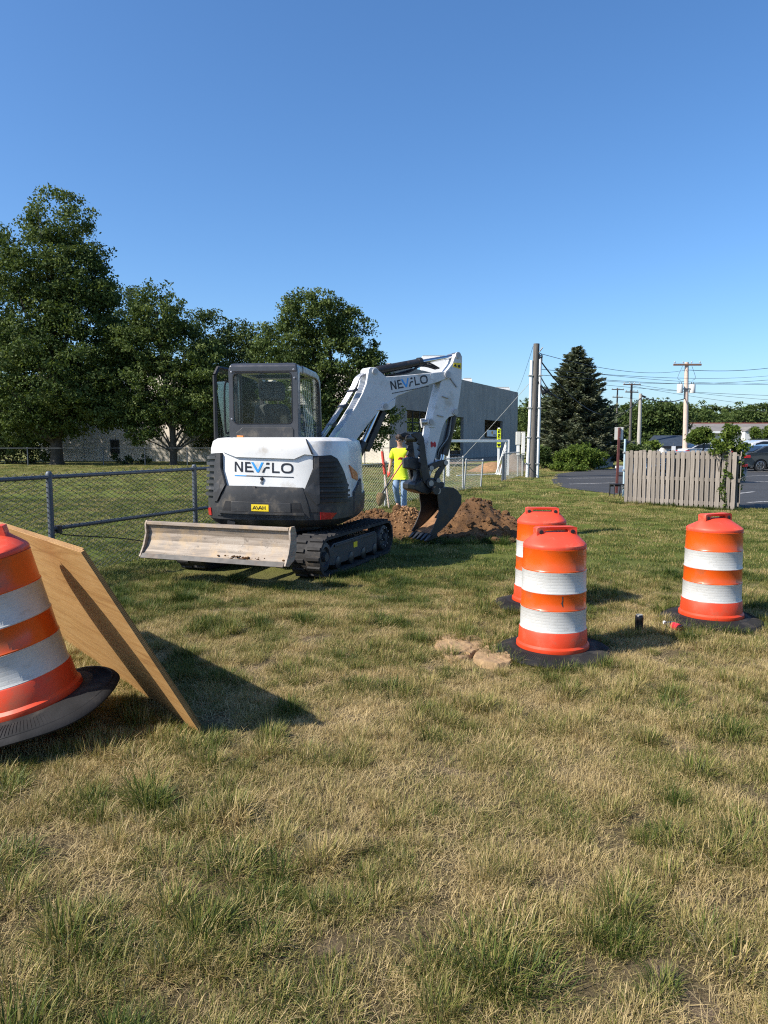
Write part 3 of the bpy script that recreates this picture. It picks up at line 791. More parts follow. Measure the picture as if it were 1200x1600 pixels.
# fence beside the goal
gf = [Vector((p.x, p.y, 0)) for p in (gnd(789,751), gnd(816,744))]
gfn = chain_fence('chain_link_fence', 'short chain link fence between the goal frame and the conduit pole', gf, 1.1, 0.04, 0.085, 0.0036, (M['galv_pale'], M['galv_pale']), rail_r=0.02)
for i in range(3):
    q = gnd(785 + 2.2*i, 752 - i)
    b = empty('fence_post', (q.x, q.y, 0), 'bare galvanised post beside the goal frame, %s of the close cluster of three' % ('shortest', 'middle in height', 'tallest')[i], 'post', 'loose posts beside the goal frame')
    MB().tube([(0,0,-.1),(0.0,0,1.02 + 0.09*i)], 0.045, 10).build('shaft', M['galv'], b, smooth=50)
    MB().lathe([(0.05,1.0+.09*i),(0.05,1.04+.09*i),(0.02,1.07+.09*i),(0.002,1.075+.09*i)], 10).build('post_cap', M['galv_pale'], b, smooth=50)

# ================================================================== GOAL FRAME, MARKER POST
gl = gnd(700, 745); gr_ = gnd(793, 743)
goal = empty('goal_frame', (gr_.x, gr_.y, 0), 'small white goal frame with slanted back stays in front of the grey building', 'goal')
w = gl - gr_
zt = at(793, 689, gr_.y).z
MB().box(-.065,.065,-.055,.055,0,zt+.06).build('upright', M['white_paint'], goal, bevel=0.012)
MB().box(w.x-.065,w.x+.065,w.y-.055,w.y+.055,0,zt+.06).build('upright', M['white_paint'], goal, bevel=0.012)
cb = MB(); dwx = w.normalized(); nx = Vector((-dwx.y, dwx.x, 0)) * .05
aa, bb = -dwx*-0.07 , w - dwx*0.07
cb.loop2([aa-nx+Vector((0,0,zt-.06)), aa+nx+Vector((0,0,zt-.06)), aa+nx+Vector((0,0,zt+.055)), aa-nx+Vector((0,0,zt+.055))], [bb-nx+Vector((0,0,zt-.06)), bb+nx+Vector((0,0,zt-.06)), bb+nx+Vector((0,0,zt+.055)), bb-nx+Vector((0,0,zt+.055))]).build('crossbar', M['white_paint'], goal, bevel=0.01)
st = gnd(775, 742) - gr_; st2 = gnd(781, 743) - gr_
MB().tube([(-.08,0,zt-.03),(st.x,st.y,.03)], 0.035, 8).build('back_stay', M['white_paint'], goal, smooth=50)
MB().tube([(-.05,0.06,zt-.04),(st2.x,st2.y,.03)], 0.03, 8).build('back_stay', M['white_paint'], goal, smooth=50)
MB().tube([(0,0,.04),(st.x,st.y,.04),(w.x*0.85,w.y*0.85+.1,.04)], 0.03, 6).build('ground_bar', M['white_paint'], goal, smooth=50)
mp = gnd(778.5, 741)
mk = empty('marker_post', (mp.x, mp.y, 0), 'white marker post carrying a narrow yellow strip with black numbers read downwards', 'sign')
zh = at(778, 670, mp.y).z; zl = at(778, 699, mp.y).z
MB().box(-.05,.05,-.03,.03,-.1,zh+.05).build('shaft', M['white_paint'], mk, bevel=0.01)
M['hivis'] = paint('fluorescent_yellow', (0.80, 0.88, 0.03), 0.5, var=0.04)
bw = (at(782, 690, mp.y).x - at(776, 690, mp.y).x) / 2
pl_ = MB().box(-bw,bw,-.06,-.035,zl,zh).build('number_plate', M['hivis'], mk, bevel=0.004)
SEG = {'2': 'abged', '3': 'abgcd', '9': 'abcdfg', '7': 'abc'}
def digit(ch, x, z, w_, h_, y, t):
    s = {'a': (0,1,1,1), 'g': (0,.5,1,.5), 'd': (0,0,1,0), 'b': (1,.5,1,1), 'c': (1,0,1,.5), 'e': (0,0,0,.5), 'f': (0,.5,0,1)}
    mb = MB()
    for k in SEG[ch]:
        x0,z0,x1,z1 = s[k]
        mb.box(x+x0*w_-t, x+x1*w_+t, y-.004, y, z+z0*h_-t, z+z1*h_+t)
    return mb
n = 4; hh = (zh - zl) / 4
for i, ch in enumerate('223'):
    digit(ch, -bw*.42, zh - (i+1)*hh + hh*.22, bw*.84, hh*.58, -.0625 - .001, .018).build('digit', M['ink'], pl_)
hb = MB(); cz = zl + hh*.5
hb.add([(0,-.0645,cz-.1),(.09,-.0645,cz+.02),(.05,-.0645,cz+.08),(0,-.0645,cz+.04),(-.05,-.0645,cz+.08),(-.09,-.0645,cz+.02)], [(0,1,2,3),(0,3,4,5)])
hb.build('mark', M['ink'], pl_)

# ================================================================== UTILITY POLES
cp = gnd(831, 746); zt = at(834, 537, cp.y).z
pole = empty('utility_pole', (cp.x, cp.y, 0), 'dark wooden utility pole with two white conduits strapped to its sides', 'pole')
MB().tube([(0,0,-.2),(0.03,0,zt*.5),(0.09,0,zt)], [.165,.15,.13], 14).build('shaft', M['pole_dark'], pole, smooth=50)
for sx, top in ((-1, .875), (1, .89)):
    c = MB().tube([(sx*.225,-.05,-.1),(sx*.20+.05,-.05,zt*top*.5),(sx*.185+.07,-.04,zt*top)], .07, 10).build('conduit', M['white_paint'], pole, smooth=50)
    for f in (.10, .30, .52, .76):
        MB().box(sx*.21-.09+.08*f, sx*.21+.09+.08*f, -.14,.10, zt*f, zt*f+.05).build('strap', M['galv_pale'], c, bevel=0.006)
coil = []
for k in range(40):
    a = k*0.62; coil.append((.24+.07*cos(a)+.05*(k/40), -.05+.05*sin(a*.7), zt*.86 + .35*(k/40) + .10*sin(a)))
MB().tube(catmull(coil, 2), 0.022, 5).build('cable_coil', M['cable'], pole, smooth=60)
MB().tube([(.17,-.08,zt*.93),(.34,-.12,zt*.97)], .025, 6).build('bracket', M['steel_black'], pole)
MB().tube(catmull([(.2,-.05,zt*.72),(.32,-.08,zt*.66),(.42,-.1,zt*.64)], 4), .05, 8).build('cable_boot', M['cable'], pole, smooth=60)

def wire(p, q, sag, r, label, group='overhead wires', n=14):
    p, q = Vector(p), Vector(q); pts = []
    for i in range(n + 1):
        t = i / n; v = p.lerp(q, t); v.z -= sag * 4 * t * (1 - t); pts.append(v - p)
    o = MB().tube(pts, r * .75, 5).build('overhead_wire', M['cable'], None, smooth=80)
    o.location = p
    return tag(o, label, 'wire', group)
def pole_dist(name, px_b, px_t, py_t, Y, r, mat, label):
    b = at(px_b, 700, Y); t = at(px_t, py_t, Y)
    root = empty(name, (b.x, Y, 0), label, 'pole')
    MB().tube([(0,0,-.2),((t.x-b.x)*.5,0,t.z*.5),(t.x-b.x,0,t.z)], [r*1.15, r, r*.8], 12).build('shaft', M[mat], root, smooth=50)
    return root, Vector((t.x-b.x, 0, t.z)), t
def crossarm(root, top, dz, half, thick, Y, rot=0.0, pins=4):
    x, z = top.x, top.z - dz
    a = MB().box(-half, half, -.07, .07, -thick, thick, Matrix.Translation((x, -.16, z)) @ Matrix.Rotation(rot, 4, 'Z')).build('crossarm', M['brownwood'], root, bevel=0.01)
    for i in range(pins):
        q = Matrix.Rotation(rot, 4, 'Z') @ Vector((-half + .12 + (2*half-.24)*i/(pins-1), 0, 0))
        MB().lathe([(.02,thick),(.02,thick+.08),(.06,thick+.09),(.07,thick+.15),(.03,thick+.2)], 8, Matrix.Translation((x+q.x, -.16+q.y, z))).build('insulator', M['galv_pale'], a, smooth=50)
tp, tt, ttw = pole_dist('utility_pole', 1071, 1073, 566, 62, .20, 'pole_pale', 'pale wooden utility pole with a brown crossarm and two grey transformers')
crossarm(tp, tt, 0.22, 1.18, .08, 62)
for sx in (-1, 1):
    tr = MB().lathe([(.02,-.40),(.24,-.39),(.25,-.36),(.25,.30),(.20,.36),(.02,.37)], 14, Matrix.Translation((tt.x + sx*.52, -.1, at(1073,607,62).z))).build('transformer', M['signwhite'], tp, smooth=50)
    for q in (-.09, .09):
        MB().lathe([(.025,.36),(.045,.40),(.03,.44),(.045,.48),(.02,.52)], 8, Matrix.Translation((tt.x + sx*.52 + q, -.1, at(1073,607,62).z))).build('bushing', M['galv'], tr, smooth=50)
    MB().tube(catmull([(tt.x+sx*.5,-.1,at(1073,600,62).z+.3),(tt.x+sx*.75,-.1,at(1073,590,62).z),(tt.x+sx*.4,-.14,tt.z-.35)], 4), .015, 4).build('jumper', M['cable'], tp)
MB().box(tt.x-.5, tt.x+.5, -.26, -.20, at(1073,608,62).z-.05, at(1073,608,62).z+.05).build('mounting_bar', M['galv'], tp)
p2, t2, t2w = pole_dist('utility_pole', 998, 1001, 615, 56, .15, 'pole_grey', 'plain grey wooden pole rising in front of the broad green tree')
MB().tube([(t2.x+.05,-.12,t2.z-.15),(t2.x+.35,-.12,t2.z-.25)], .05, 6).build('cable_clamp', M['steel_black'], p2)
p3, t3, t3w = pole_dist('utility_pole', 984, 987, 599, 84, .15, 'pole_dark', 'dark utility pole with two crossarms just behind the plain grey pole')
crossarm(p3, t3, 0.15, 1.15, .06, 84, 0.3); crossarm(p3, t3, 1.0, .85, .06, 84, 0.3)
p4, t4, t4w = pole_dist('utility_pole', 962, 965, 606, 125, .15, 'pole_dark', 'faint thin utility pole standing beside the spruce tip in the distance')
crossarm(p4, t4, 0.3, 1.2, .07, 125, 0.3); crossarm(p4, t4, 1.6, 1.0, .07, 125, 0.3)

W = 'thin overhead wire crossing the sky beside the transformer pole'
def sky_wire(a, b, sag, r=0.02, label=W, group='overhead wires'):
    wire(at(a[0], a[1], a[2]), at(b[0], b[1], b[2]), sag, r, label, group)
sky_wire((846,553,33), (1073,578,62), 0.5, 0.018)
sky_wire((1073,578,62), (1260,565,75), 0.4, 0.03)
sky_wire((845,577,33), (1260,579,78), 0.6, 0.016)
sky_wire((845,586,33), (1260,592,80), 0.5, 0.016)
sky_wire((930,584,90), (1260,601,90), 0.4, 0.03)
sky_wire((930,600,90), (1260,619,95), 0.3, 0.03)
sky_wire((930,594,90), (1260,588,80), 0.6, 0.03)
sky_wire((987,600,84), (1260,628,95), 0.3, 0.025)
sky_wire((987,603,84), (1260,640,95), 0.3, 0.025)
sky_wire((965,620,125), (1260,648,110), 0.2, 0.03)
sky_wire((880,655,110), (1260,657,110), 0.2, 0.03)
sky_wire((840,560,33), (846,640,44), 0.2, 0.012)
wire(at(842,560,33), at(1001,622,56), 1.9, 0.045, 'thick black service cable sagging from the conduit pole to the grey pole', None, 24)
wire(at(1004,620,56), at(1072,622,62), 0.35, 0.05, 'thick black cable looping between the grey pole and the transformer pole', None)
wire(at(843,585,33), at(878,624,38), 0.25, 0.035, 'short black cable dropping from the conduit pole behind the spruce', None)
wire(at(843,598,33), at(868,618,37), 0.15, 0.055, 'heavy black cable with splice hanging below the conduit pole cables', None)
sp = at(852, 612, 34.2)
o = MB().lathe([(.02,-.2),(.09,-.17),(.10,.1),(.05,.2)], 10, Matrix.Rotation(radians(60), 4, 'Y')).build('splice_case', M['cable'], None, smooth=50); o.location = sp
tag(o, 'black splice case hanging on the heavy cable beside the conduit pole', 'splice case')
gy = gnd(697, 742)
wire((gy.x, gy.y, 0.0), at(835, 590, cp.y), 0.05, 0.014, 'pale guy wire slanting up to the conduit pole across the grey building', None).data.materials[0] = M['galv_pale']
wire(at(833, 541, 33), at(806, 614, 85.5), 0.3, 0.012, 'hair thin wire leading off the top of the conduit pole', None)

# meter cabinets on posts
for (x0, x1, ya, yb, yc, lab) in ((805.5,812.5,674.7,695,711,'pale utility cabinet with a narrow lower box on a post near the conduit pole'), (814,819.8,674.7,711,711,'long pale utility cabinet standing closest to the conduit pole')):
    q = gnd((x0+x1)/2, 745); c0, c1 = at(x0, 700, q.y).x - q.x, at(x1, 700, q.y).x - q.x
    z = lambda py: at(810, py, q.y).z
    cab = empty('utility_cabinet', (q.x, q.y, 0), lab, 'cabinet')
    MB().tube([(0,.05,-.1),(0,.05,z(ya)-.1)], .035, 8).build('post', M['galv_pale'], cab, smooth=50)
    MB().box(c0, c1, -.12, .02, z(yb), z(ya)).build('cabinet_box', M['signwhite'], cab, bevel=0.012)
    if yc > yb: MB().box(c0*.6, c1*.6, -.10, .02, z(yc), z(yb)-.004).build('lower_box', M['white_paint'], cab, bevel=0.01)
    else: MB().box(c0*.8, c1*.8, -.135, -.121, z(yb)+.08, z(ya)-.08).build('cabinet_door', M['white_paint'], cab, bevel=0.004)
q = gnd(837.5, 746)
M['markerorange'] = paint('marker_orange', (0.62, 0.27, 0.06), 0.6, var=0.15)
om = empty('marker_post', (q.x, q.y, 0), 'short orange marker post standing at the foot of the conduit pole', 'marker')
MB().box(-.085,.0,-.03,.03,-.1,at(837,716,q.y).z).build('shaft', M['markerorange'], om, bevel=0.01)
MB().box(.012,.085,-.02,.03,-.1,at(837,721,q.y).z).build('shaft', M['amber'], om, bevel=0.01)

# ================================================================== PARKING SIGN, PALE POLE, BENCH
q = gnd(963, 771)
sg = empty('parking_sign', (q.x, q.y, 0), 'blank back of a white sign on a leaning rusty dark red post', 'sign')
topz = at(968, 668, q.y); lx = topz.x - q.x
MB().loop2([(-.035,-.03,-.1),(.035,-.03,-.1),(.035,.03,-.1),(-.035,.03,-.1)], [(lx-.035,-.03,topz.z),(lx+.035,-.03,topz.z),(lx+.035,.03,topz.z),(lx-.035,.03,topz.z)]).build('post', M['rustpost'], sg, bevel=0.006)
zz0, zz1 = at(968,687,q.y).z, at(968,667.5,q.y).z
hw = (at(974.5,690,q.y).x - at(961,690,q.y).x) / 2
MB().box(lx-hw, lx+hw, .032, .042, zz0, zz1).build('sign_plate', M['signwhite'], sg, bevel=0.004)
for z in (zz0+.06, zz1-.06): MB().lathe([(.018,0),(.018,.012),(.002,.014)], 8, Matrix.Translation((lx,-.031,z)) @ Matrix.Rotation(pi/2,4,'X')).build('bolt', M['galv'], sg)
q = gnd(974, 777)
M['paleblue'] = paint('pale_blue_paint', (0.36, 0.47, 0.52), 0.5, var=0.1)
pb = empty('pipe_post', (q.x, q.y, 0), 'pale blue pipe post standing against the slatted fence end', 'post')
MB().tube([(0,0,-.1),(0,0,at(973,686,q.y).z)], .03, 10).build('shaft', M['paleblue'], pb, smooth=50)
for z in (.25,.75,1.25): MB().box(-.045,.045,-.045,.045,z,z+.05).build('clamp', M['galv_pale'], pb, bevel=0.006)
q = gnd(964, 777)
bn_ = empty('metal_bench', (q.x, q.y, 0), 'small black metal bench frame at the foot of the rusty sign post', 'bench', rz=radians(12))
for i in range(5): MB().box(-.17,.18,-.14+.06*i,-.10+.06*i,.36,.385).build('slat', M['black'], bn_, bevel=0.004)
for sx in (-.155, .165):
    MB().tube(catmull([(sx-.03*np.sign(sx)*-1,-.15,-.02),(sx,-.13,.2),(sx,-.1,.35),(sx,.1,.35),(sx,.13,.2),(sx,.15,-.02)], 4), .016, 6).build('leg', M['black'], bn_, smooth=50)
MB().box(-.17,.18,.12,.15,.30,.34).build('rail', M['black'], bn_, bevel=0.004)

# ================================================================== SLATTED WOODEN FENCE
WA, WB = gnd(975, 787), gnd(1149, 798)
wd = (WB - WA).normalized(); wn_ = Vector((wd.y, -wd.x, 0)); WL = (WB - WA).length
wf = empty('slatted_fence', WA, 'weathered grey slatted wooden fence at the edge of the parking lot', 'fence', rz=atan2(wd.y, wd.x))
WH = at(1060, 704, (WA.y + WB.y)/2).z
N = 23; pitch = WL / N
def slat_mesh(w_, h_, th, seed):
    rnd = random.Random(seed); mb = MB(); e = 0.018
    prof = [(-w_/2,0.0),(w_/2,0.0),(w_/2,h_-e),(w_/2-e,h_),(-w_/2+e,h_),(-w_/2,h_-e)]
    bow = rnd.uniform(-.006,.006)
    mb.loop2([(x,-th/2+bow*z,z) for x,z in prof], [(x,th/2+bow*z,z) for x,z in prof])
    return mb
proto_s = [slat_mesh(pitch*0.86, WH, .02, i).build('slat', M['weathered'], wf, bevel=0.002, seg=1) for i in range(4)]
cnt = 0
for i in range(N):
    for back in (0, 1):
        if back and i == N-1: continue
        s = proto_s[cnt] if cnt < 4 else proto_s[cnt % 4].copy()
        if cnt >= 4: C.objects.link(s); s.parent = wf
        cnt += 1
        s.location = (pitch*(i + .5 + .5*back), -.03 if not back else .068, random.uniform(-.03,.005))
        s.rotation_euler = (0, radians(random.uniform(-.6,.6)), radians(random.uniform(-1.5,1.5)))
        s.scale = (random.uniform(.80,.98) * (1 if not back else .98), 1, random.uniform(.985,1.01))
for z in (WH*.07, WH*.475, WH*.86):
    MB().box(0.02, WL-.02, -.018, .056, z, z+.085).build('rail', M['weathered'], wf, bevel=0.003)
for x in (.05, WL*.5, WL-.05):
    MB().box(x-.045, x+.045, .08, .17, -.1, WH-.08).build('fence_post', M['weathered'], wf, bevel=0.004)
# side run of the same enclosure going away from the corner
sr = empty('slatted_fence', WB + wd*0.06 - wn_*0.06, 'side run of the weathered slatted fence going away under the vine', 'fence', rz=radians(66))
for i in range(12):
    s = proto_s[i % 4].copy(); C.objects.link(s); s.parent = sr; s.location = (.08 + .125*i, 0, random.uniform(-.03, .0)); s.rotation_euler = (0,0,0)
for z in (WH*.07, WH*.475, WH*.86): MB().box(0, 1.55, .014, .07, z, z+.085).build('rail', M['weathered'], sr)
# vine over the corner
def vine():
    rng = np.random.default_rng(91); root = empty('climbing_vine', WB, 'bright green climbing vine spilling over the corner of the slatted fence', 'vine')
    k = WB.y / FPX; L = []
    for (px, py, rx, ry, dy) in ((1138,688,20,22,.35),(1152,715,9,24,.30),(1122,700,14,14,.3),(1154,745,7,22,.25),(1144,670,11,9,.4),(1160,700,8,10,.35)):
        c = at(px, py, WB.y + dy) - WB; L.append((c.x, c.y, c.z, rx*k, .22, ry*k))
    P, R = crown_points(L, 150, 26, 0.10, rng, 0.2, 0.8); kp = P[:,2] > 0.03; P, R = P[kp], R[kp]
    # a few trailing shoots on the front slats
    sh, stems = [], MB()
    for pts in (((1131,703),(1133,725),(1128,750),(1133,770),(1136,790)), ((1129,735),(1140,740),(1146,745)), ((1128,760),(1121,765),(1131,783))):
        q = []
        for (a_, b_) in pts:
            t = (gnd(a_, 797) - WA).dot(wd); p = WA + wd*t + wn_*0.055; p.z = max(.02, at(a_, b_, p.y).z); q.append(p - WB)
        cm = catmull(q, 6); stems.tube(cm, .006, 4)
        for c in cm: sh.append(np.array(c)[None] + rng.normal(0, .026, (4, 3)) * np.array([1,.35,1]))
    sh = np.concatenate(sh); P = np.concatenate([P, sh]); R = np.concatenate([R, rng.normal(.35,.15,len(sh))])
    quads_object('foliage', leaf_quads(P, np.full(len(P), .036), rng), R, M['bright_leaf'], root)
    for i in range(10):
        e = Vector(P[rng.integers(0, len(P))]); stems.tube([(.02,.3,-.02),(e.x*.5,.28,e.z*.5),e], [.014,.01,.004], 4)
    stems.build('stems', M['bark'], root, kind='stuff')
vine()

# ================================================================== SHOPS BEYOND THE LOT
M['shopwall'] = paint('shop_wall', (0.56, 0.56, 0.54), 0.8, var=0.06, scale=1)
M['shingle'] = paint('shingle_roof', (0.17, 0.155, 0.14), 0.9, var=0.2, scale=2, stretch=(.3,.3,3))
M['ridge'] = paint('red_ridge', (0.24, 0.055, 0.045), 0.8, var=0.1)
M['navyroof'] = paint('navy_roof', (0.030, 0.042, 0.058), 0.6, var=0.2, scale=2)
M['shopglass'] = paint('shop_glass', (0.03, 0.035, 0.04), 0.1, var=0.1)
Y = 122
sa, sb = at(1052, 690, Y), at(1330, 690, Y)
shop = empty('shop_building', (sa.x, Y, 0), 'long pale shop building with grey roof and red ridge beyond the lot', 'building')
ez, rz_ = at(1100, 674, Y).z, at(1100, 661.5, Y + 6).z
Ls = sb.x - sa.x
MB().box(0, Ls, 0, 12, 0, ez-.02).build('wall', M['shopwall'], shop)
rf = MB(); rf.loop2([(-.6,-.9,ez),(-.6,6,rz_),(-.6,12.9,ez)], [(Ls+.6,-.9,ez),(Ls+.6,6,rz_),(Ls+.6,12.9,ez)])
rfo = rf.build('roof', M['shingle'], shop)
MB().box(-.6, Ls+.6, 5.8, 6.2, rz_-.1, rz_+.12).build('ridge_cap', M['ridge'], rfo)
MB().box(-.65, Ls+.65, -1.02, -.90, ez-.32, ez+.02).build('fascia', M['white_paint'], shop)
g0 = at(1158, 690, Y-1).x - sa.x; g1 = at(1182, 690, Y-1).x - sa.x
gb = MB(); gz = at(1170, 664, Y).z
gb.loop2([(g0,-2.2,ez),((g0+g1)/2,-2.2,gz-.3),(g1,-2.2,ez)], [(g0,3,ez),((g0+g1)/2,3,gz-.3),(g1,3,ez)]); gb.build('porch_gable', M['shingle'], shop)
MB().box(g0+.1, g1-.1, -2.0, 0, 0, ez-.03).build('porch_wall', M['shopwall'], shop)
for i in range(9):
    x = 1.2 + i*3.2
    if g0 - 1.5 < x < g1 + .2 or x > Ls - 2: continue
    f = MB().box(x, x+1.8, -.06, -.005, .5, 2.5).build('window', M['white_paint'], shop)
    MB().box(x+.1, x+1.7, -.075, -.062, .6, 2.4).build('pane', M['shopglass'], f)
Y = 84
a_, b_ = at(1036, 690, Y), at(1094, 690, Y)
low = empty('low_building', (a_.x, Y, 0), 'low building with a steep dark blue roof behind the pale utility pole', 'building')
Lw = b_.x - a_.x; z0_, z1_ = at(1060, 697, Y).z, at(1060, 680, Y).z
MB().box(.2, Lw-.2, .3, 6, 0, z0_).build('wall', M['shopwall'], low)
MB().loop2([(0,0,z0_),(0,3,z1_),(0,6.3,z0_)], [(Lw,0,z0_),(Lw,3,z1_),(Lw,6.3,z0_)]).build('roof', M['navyroof'], low)
MB().box(-.05, Lw+.05, -.12, -.003, z0_-.22, z0_+.02).build('fascia', M['black'], low)
for i in range(3):
    f = MB().box(.8+i*1.3, 1.7+i*1.3, .24, .297, .3, z0_-.35).build('window', M['white_paint'], low)
    MB().box(.88+i*1.3, 1.62+i*1.3, .225, .238, .38, z0_-.43).build('pane', M['shopglass'], f)
Y = 100
a_, b_ = at(1004, 690, Y), at(1040, 690, Y)
hs = empty('pale_house', (a_.x, Y, 0), 'pale little house half hidden under the broad green tree', 'house')
Lw = b_.x - a_.x
MB().box(0, Lw, 0, 6, 0, 2.5).build('wall', M['white_paint'], hs)
MB().loop2([(-.3,-.3,2.5),(-.3,3,4.2),(-.3,6.3,2.5)], [(Lw+.3,-.3,2.5),(Lw+.3,3,4.2),(Lw+.3,6.3,2.5)]).build('roof', M['shingle'], hs)
f = MB().box(.6,1.6,-.05,-.003,.9,2.0).build('window', M['black'], hs); MB().box(.68,1.52,-.065,-.052,.98,1.92).build('pane', M['shopglass'], f)
Y = 96
a_, b_ = at(938, 690, Y), at(962, 690, Y)
hs2 = empty('grey_house', (a_.x, Y, 0), 'small grey house glimpsed between the spruce and the sign', 'house')
Lw = b_.x - a_.x
MB().box(0, Lw, 0, 5, 0, 1.9).build('wall', M['shopwall'], hs2)
MB().loop2([(-.3,-.3,1.9),(-.3,2.5,2.9),(-.3,5.3,1.9)], [(Lw+.3,-.3,1.9),(Lw+.3,2.5,2.9),(Lw+.3,5.3,1.9)]).build('roof', M['shingle'], hs2)

# ================================================================== CARS
M['carglass'] = paint('car_glass', (0.012, 0.015, 0.018), 0.08, var=0.05)
M['tyre_car'] = paint('car_tyre', (0.02, 0.02, 0.02), 0.8, var=0.1)
M['alloy'] = paint('alloy_rim', (0.5, 0.51, 0.52), 0.3, metal=0.8, var=0.05)
M['plastic_trim'] = paint('bumper_trim', (0.03, 0.03, 0.032), 0.6, var=0.1)
def carpaint(n, c): return paint(n, c, 0.25, metal=0.25, var=0.03, coat=0.8)
def car(loc, heading, col, label, style='sedan'):
    """+x is the front"""
    root = empty('parked_car', loc, label, 'car', 'cars parked beyond the slatted fence', rz=heading)
    if style == 'sedan':
        L, Wd = 4.6, 1.80
        body = [(-2.25,.30),(-2.30,.55),(-2.24,.80),(-2.12,.96),(-1.55,1.02),(-0.2,.98),(.9,.93),(1.75,.80),(2.2,.66),(2.28,.45),(2.22,.28)]
        green = [(-1.85,.99),(-1.15,1.34),(-.45,1.44),(.25,1.40),(1.15,.93)]
    else:
        L, Wd = 4.7, 1.88
        body = [(-2.25,.36),(-2.32,.60),(-2.30,.95),(-2.22,1.08),(-1.5,1.10),(-.2,1.06),(.95,1.04),(1.75,.95),(2.2,.82),(2.30,.55),(2.24,.34)]
        green = [(-2.2,1.07),(-2.0,1.50),(-1.5,1.66),(.1,1.67),(.55,1.52),(1.15,1.05)]
    wx = (-1.40, 1.42); R = .335 if style == 'sedan' else .37
    # body with wheel arches cut into the lower edge
    lowb = [(2.22, body[-1][1])]
    for w_ in wx[::-1]:
        for k in range(9):
            a = pi*k/8; lowb.append((w_ + (R+.06)*cos(a), .26 + (R+.08)*sin(a)))
    lowb.append((-2.25, body[0][1]))
    prof = body[:-1] + lowb
    mb = MB(); hw = Wd/2
    mb.loft([[(x, s*hw*(.90 if abs(s) == 1 else 1), z) for x, z in prof] for s in (-1,-.97,.97,1)])
    MB_ = mb.build('body', col, root, smooth=40)
    gr = MB()
    gl = lambda s, t: [(x, s*(hw*.93 - (z-.95)*.26) , z) for x, z in green]
    gr.loft([gl(-1,0), gl(1,0)]); gr.build('cabin', col, root, smooth=30, bevel=0.03)
    zc = sum(z for _, z in green)/len(green)
    for s in (-1, 1):
        cx = sum(x for x, _ in green)/len(green)
        inn = [(cx + (x-cx)*.86, max(green[0][1]+.03, zc + (z-zc)*.74)) for x, z in green]
        w_ = MB(); f = lambda x, z, q: (x, s*(hw*.93 - (z-.95)*.26 + q), z)
        w_.loop2([f(x,z,.004) for x,z in inn], [f(x,z,.012) for x,z in inn]).build('side_window', M['carglass'], root)
        MB().box(-.05,.0, s*(hw*.93-.06)-.02, s*(hw*.93-.06)+.03, 1.0, 1.33).build('pillar', col, root) if style=='sedan' else None
    for i0, i1, nm in ((0,1,'rear_window'), (len(green)-2, len(green)-1, 'windscreen')):
        (xa,za),(xb,zb) = green[i0], green[i1]
        xa_, za_ = xa+(xb-xa)*.12, za+(zb-za)*.12; xb_, zb_ = xb-(xb-xa)*.08, zb-(zb-za)*.08
        nn = Vector((-(zb-za), 0, xb-xa)).normalized(); nn = nn if nn.z > 0 else -nn
        ya, yb = hw*.93-(za-.95)*.26-.09, hw*.93-(zb-.95)*.26-.09
        q = [Vector((xa_,-ya,za_)),Vector((xa_,ya,za_)),Vector((xb_,yb,zb_)),Vector((xb_,-yb,zb_))]
        MB().loop2([p+nn*.032 for p in q],[p+nn*.04 for p in q]).build(nm, M['carglass'], root)
    for x in wx:
        for s in (-1, 1):
            Mx = Matrix.Translation((x, s*(hw*.93-.10), R)) @ Matrix.Rotation(-s*pi/2, 4, 'X')
            tyre = MB().lathe([(R*.62,-.10),(R*.95,-.10),(R,-.06),(R,.06),(R*.95,.10),(R*.64,.10)], 24, Mx).build('wheel', M['tyre_car'], root, smooth=40)
            rim = MB().lathe([(.05,.06),(R*.60,.07),(R*.64,.105),(R*.60,.11),(R*.56,.08)], 24, Mx)
            for k in range(5):
                a = 2*pi*k/5; rim.box(.03, R*.6, -.035, .035, .075, .10, Mx @ Matrix.Rotation(a, 4, 'Z'))
            rim.build('rim', M['alloy'], tyre, smooth=40)
    zl_ = .74 if style == 'sedan' else .92
    for s in (-1, 1):
        MB().box(-2.33,-2.02, s*(hw*.93)-.13, s*(hw*.93)+.015, zl_-.02, zl_+.12).build('tail_light', M['red_lens'], root, bevel=0.02)
        MB().box(1.95,2.24, s*(hw*.9)-.16, s*(hw*.9)+.012, zl_-.10, zl_+.02).build('headlight', M['signwhite'], root, bevel=0.02)
        MB().box(.75,.95, s*(hw+.02)-.07, s*(hw+.02)+.07, .98, 1.10).build('mirror', col, root, bevel=0.02)
    MB().box(-2.345,-2.2,-hw*.86,hw*.86,.34,.50).build('bumper', M['plastic_trim'], root, bevel=0.02)
    MB().box(2.2,2.305,-hw*.8,hw*.8,.34,.50).build('bumper', M['plastic_trim'], root, bevel=0.02)
    if style != 'sedan':
        for s in (-1, 1): MB().tube([(-1.5,s*.62,1.72),(.1,s*.62,1.72)], .02, 6).build('roof_rail', M['galv'], root)
    return root
p = gnd(1163, 737)
car((p.x + 2.15, p.y + .9, 0), radians(4), carpaint('car_graphite', (0.060,0.068,0.072)), 'dark graphite car with a red tail light, parked closest to the vine')
p = at(1153, 735, p.y + 4.4)
car((p.x + 2.3, p.y, 0), radians(4), carpaint('car_white', (0.72,0.72,0.72)), 'white estate car parked just behind the graphite car', 'suv')
p = at(1153, 735, 44.5)
car((p.x + 3.4, p.y, 0), radians(4), carpaint('car_blue', (0.07,0.10,0.16)), 'dark blue car showing only its roof above the white estate car', 'suv')
p = gnd(967, 757)
car((p.x + 2.75, p.y + 1.2, 0), radians(-166), carpaint('car_slate', (0.10,0.14,0.20)), 'slate blue car showing its nose beside the slatted fence end').scale = (1, 1, .84)
p = at(948, 715, 58)
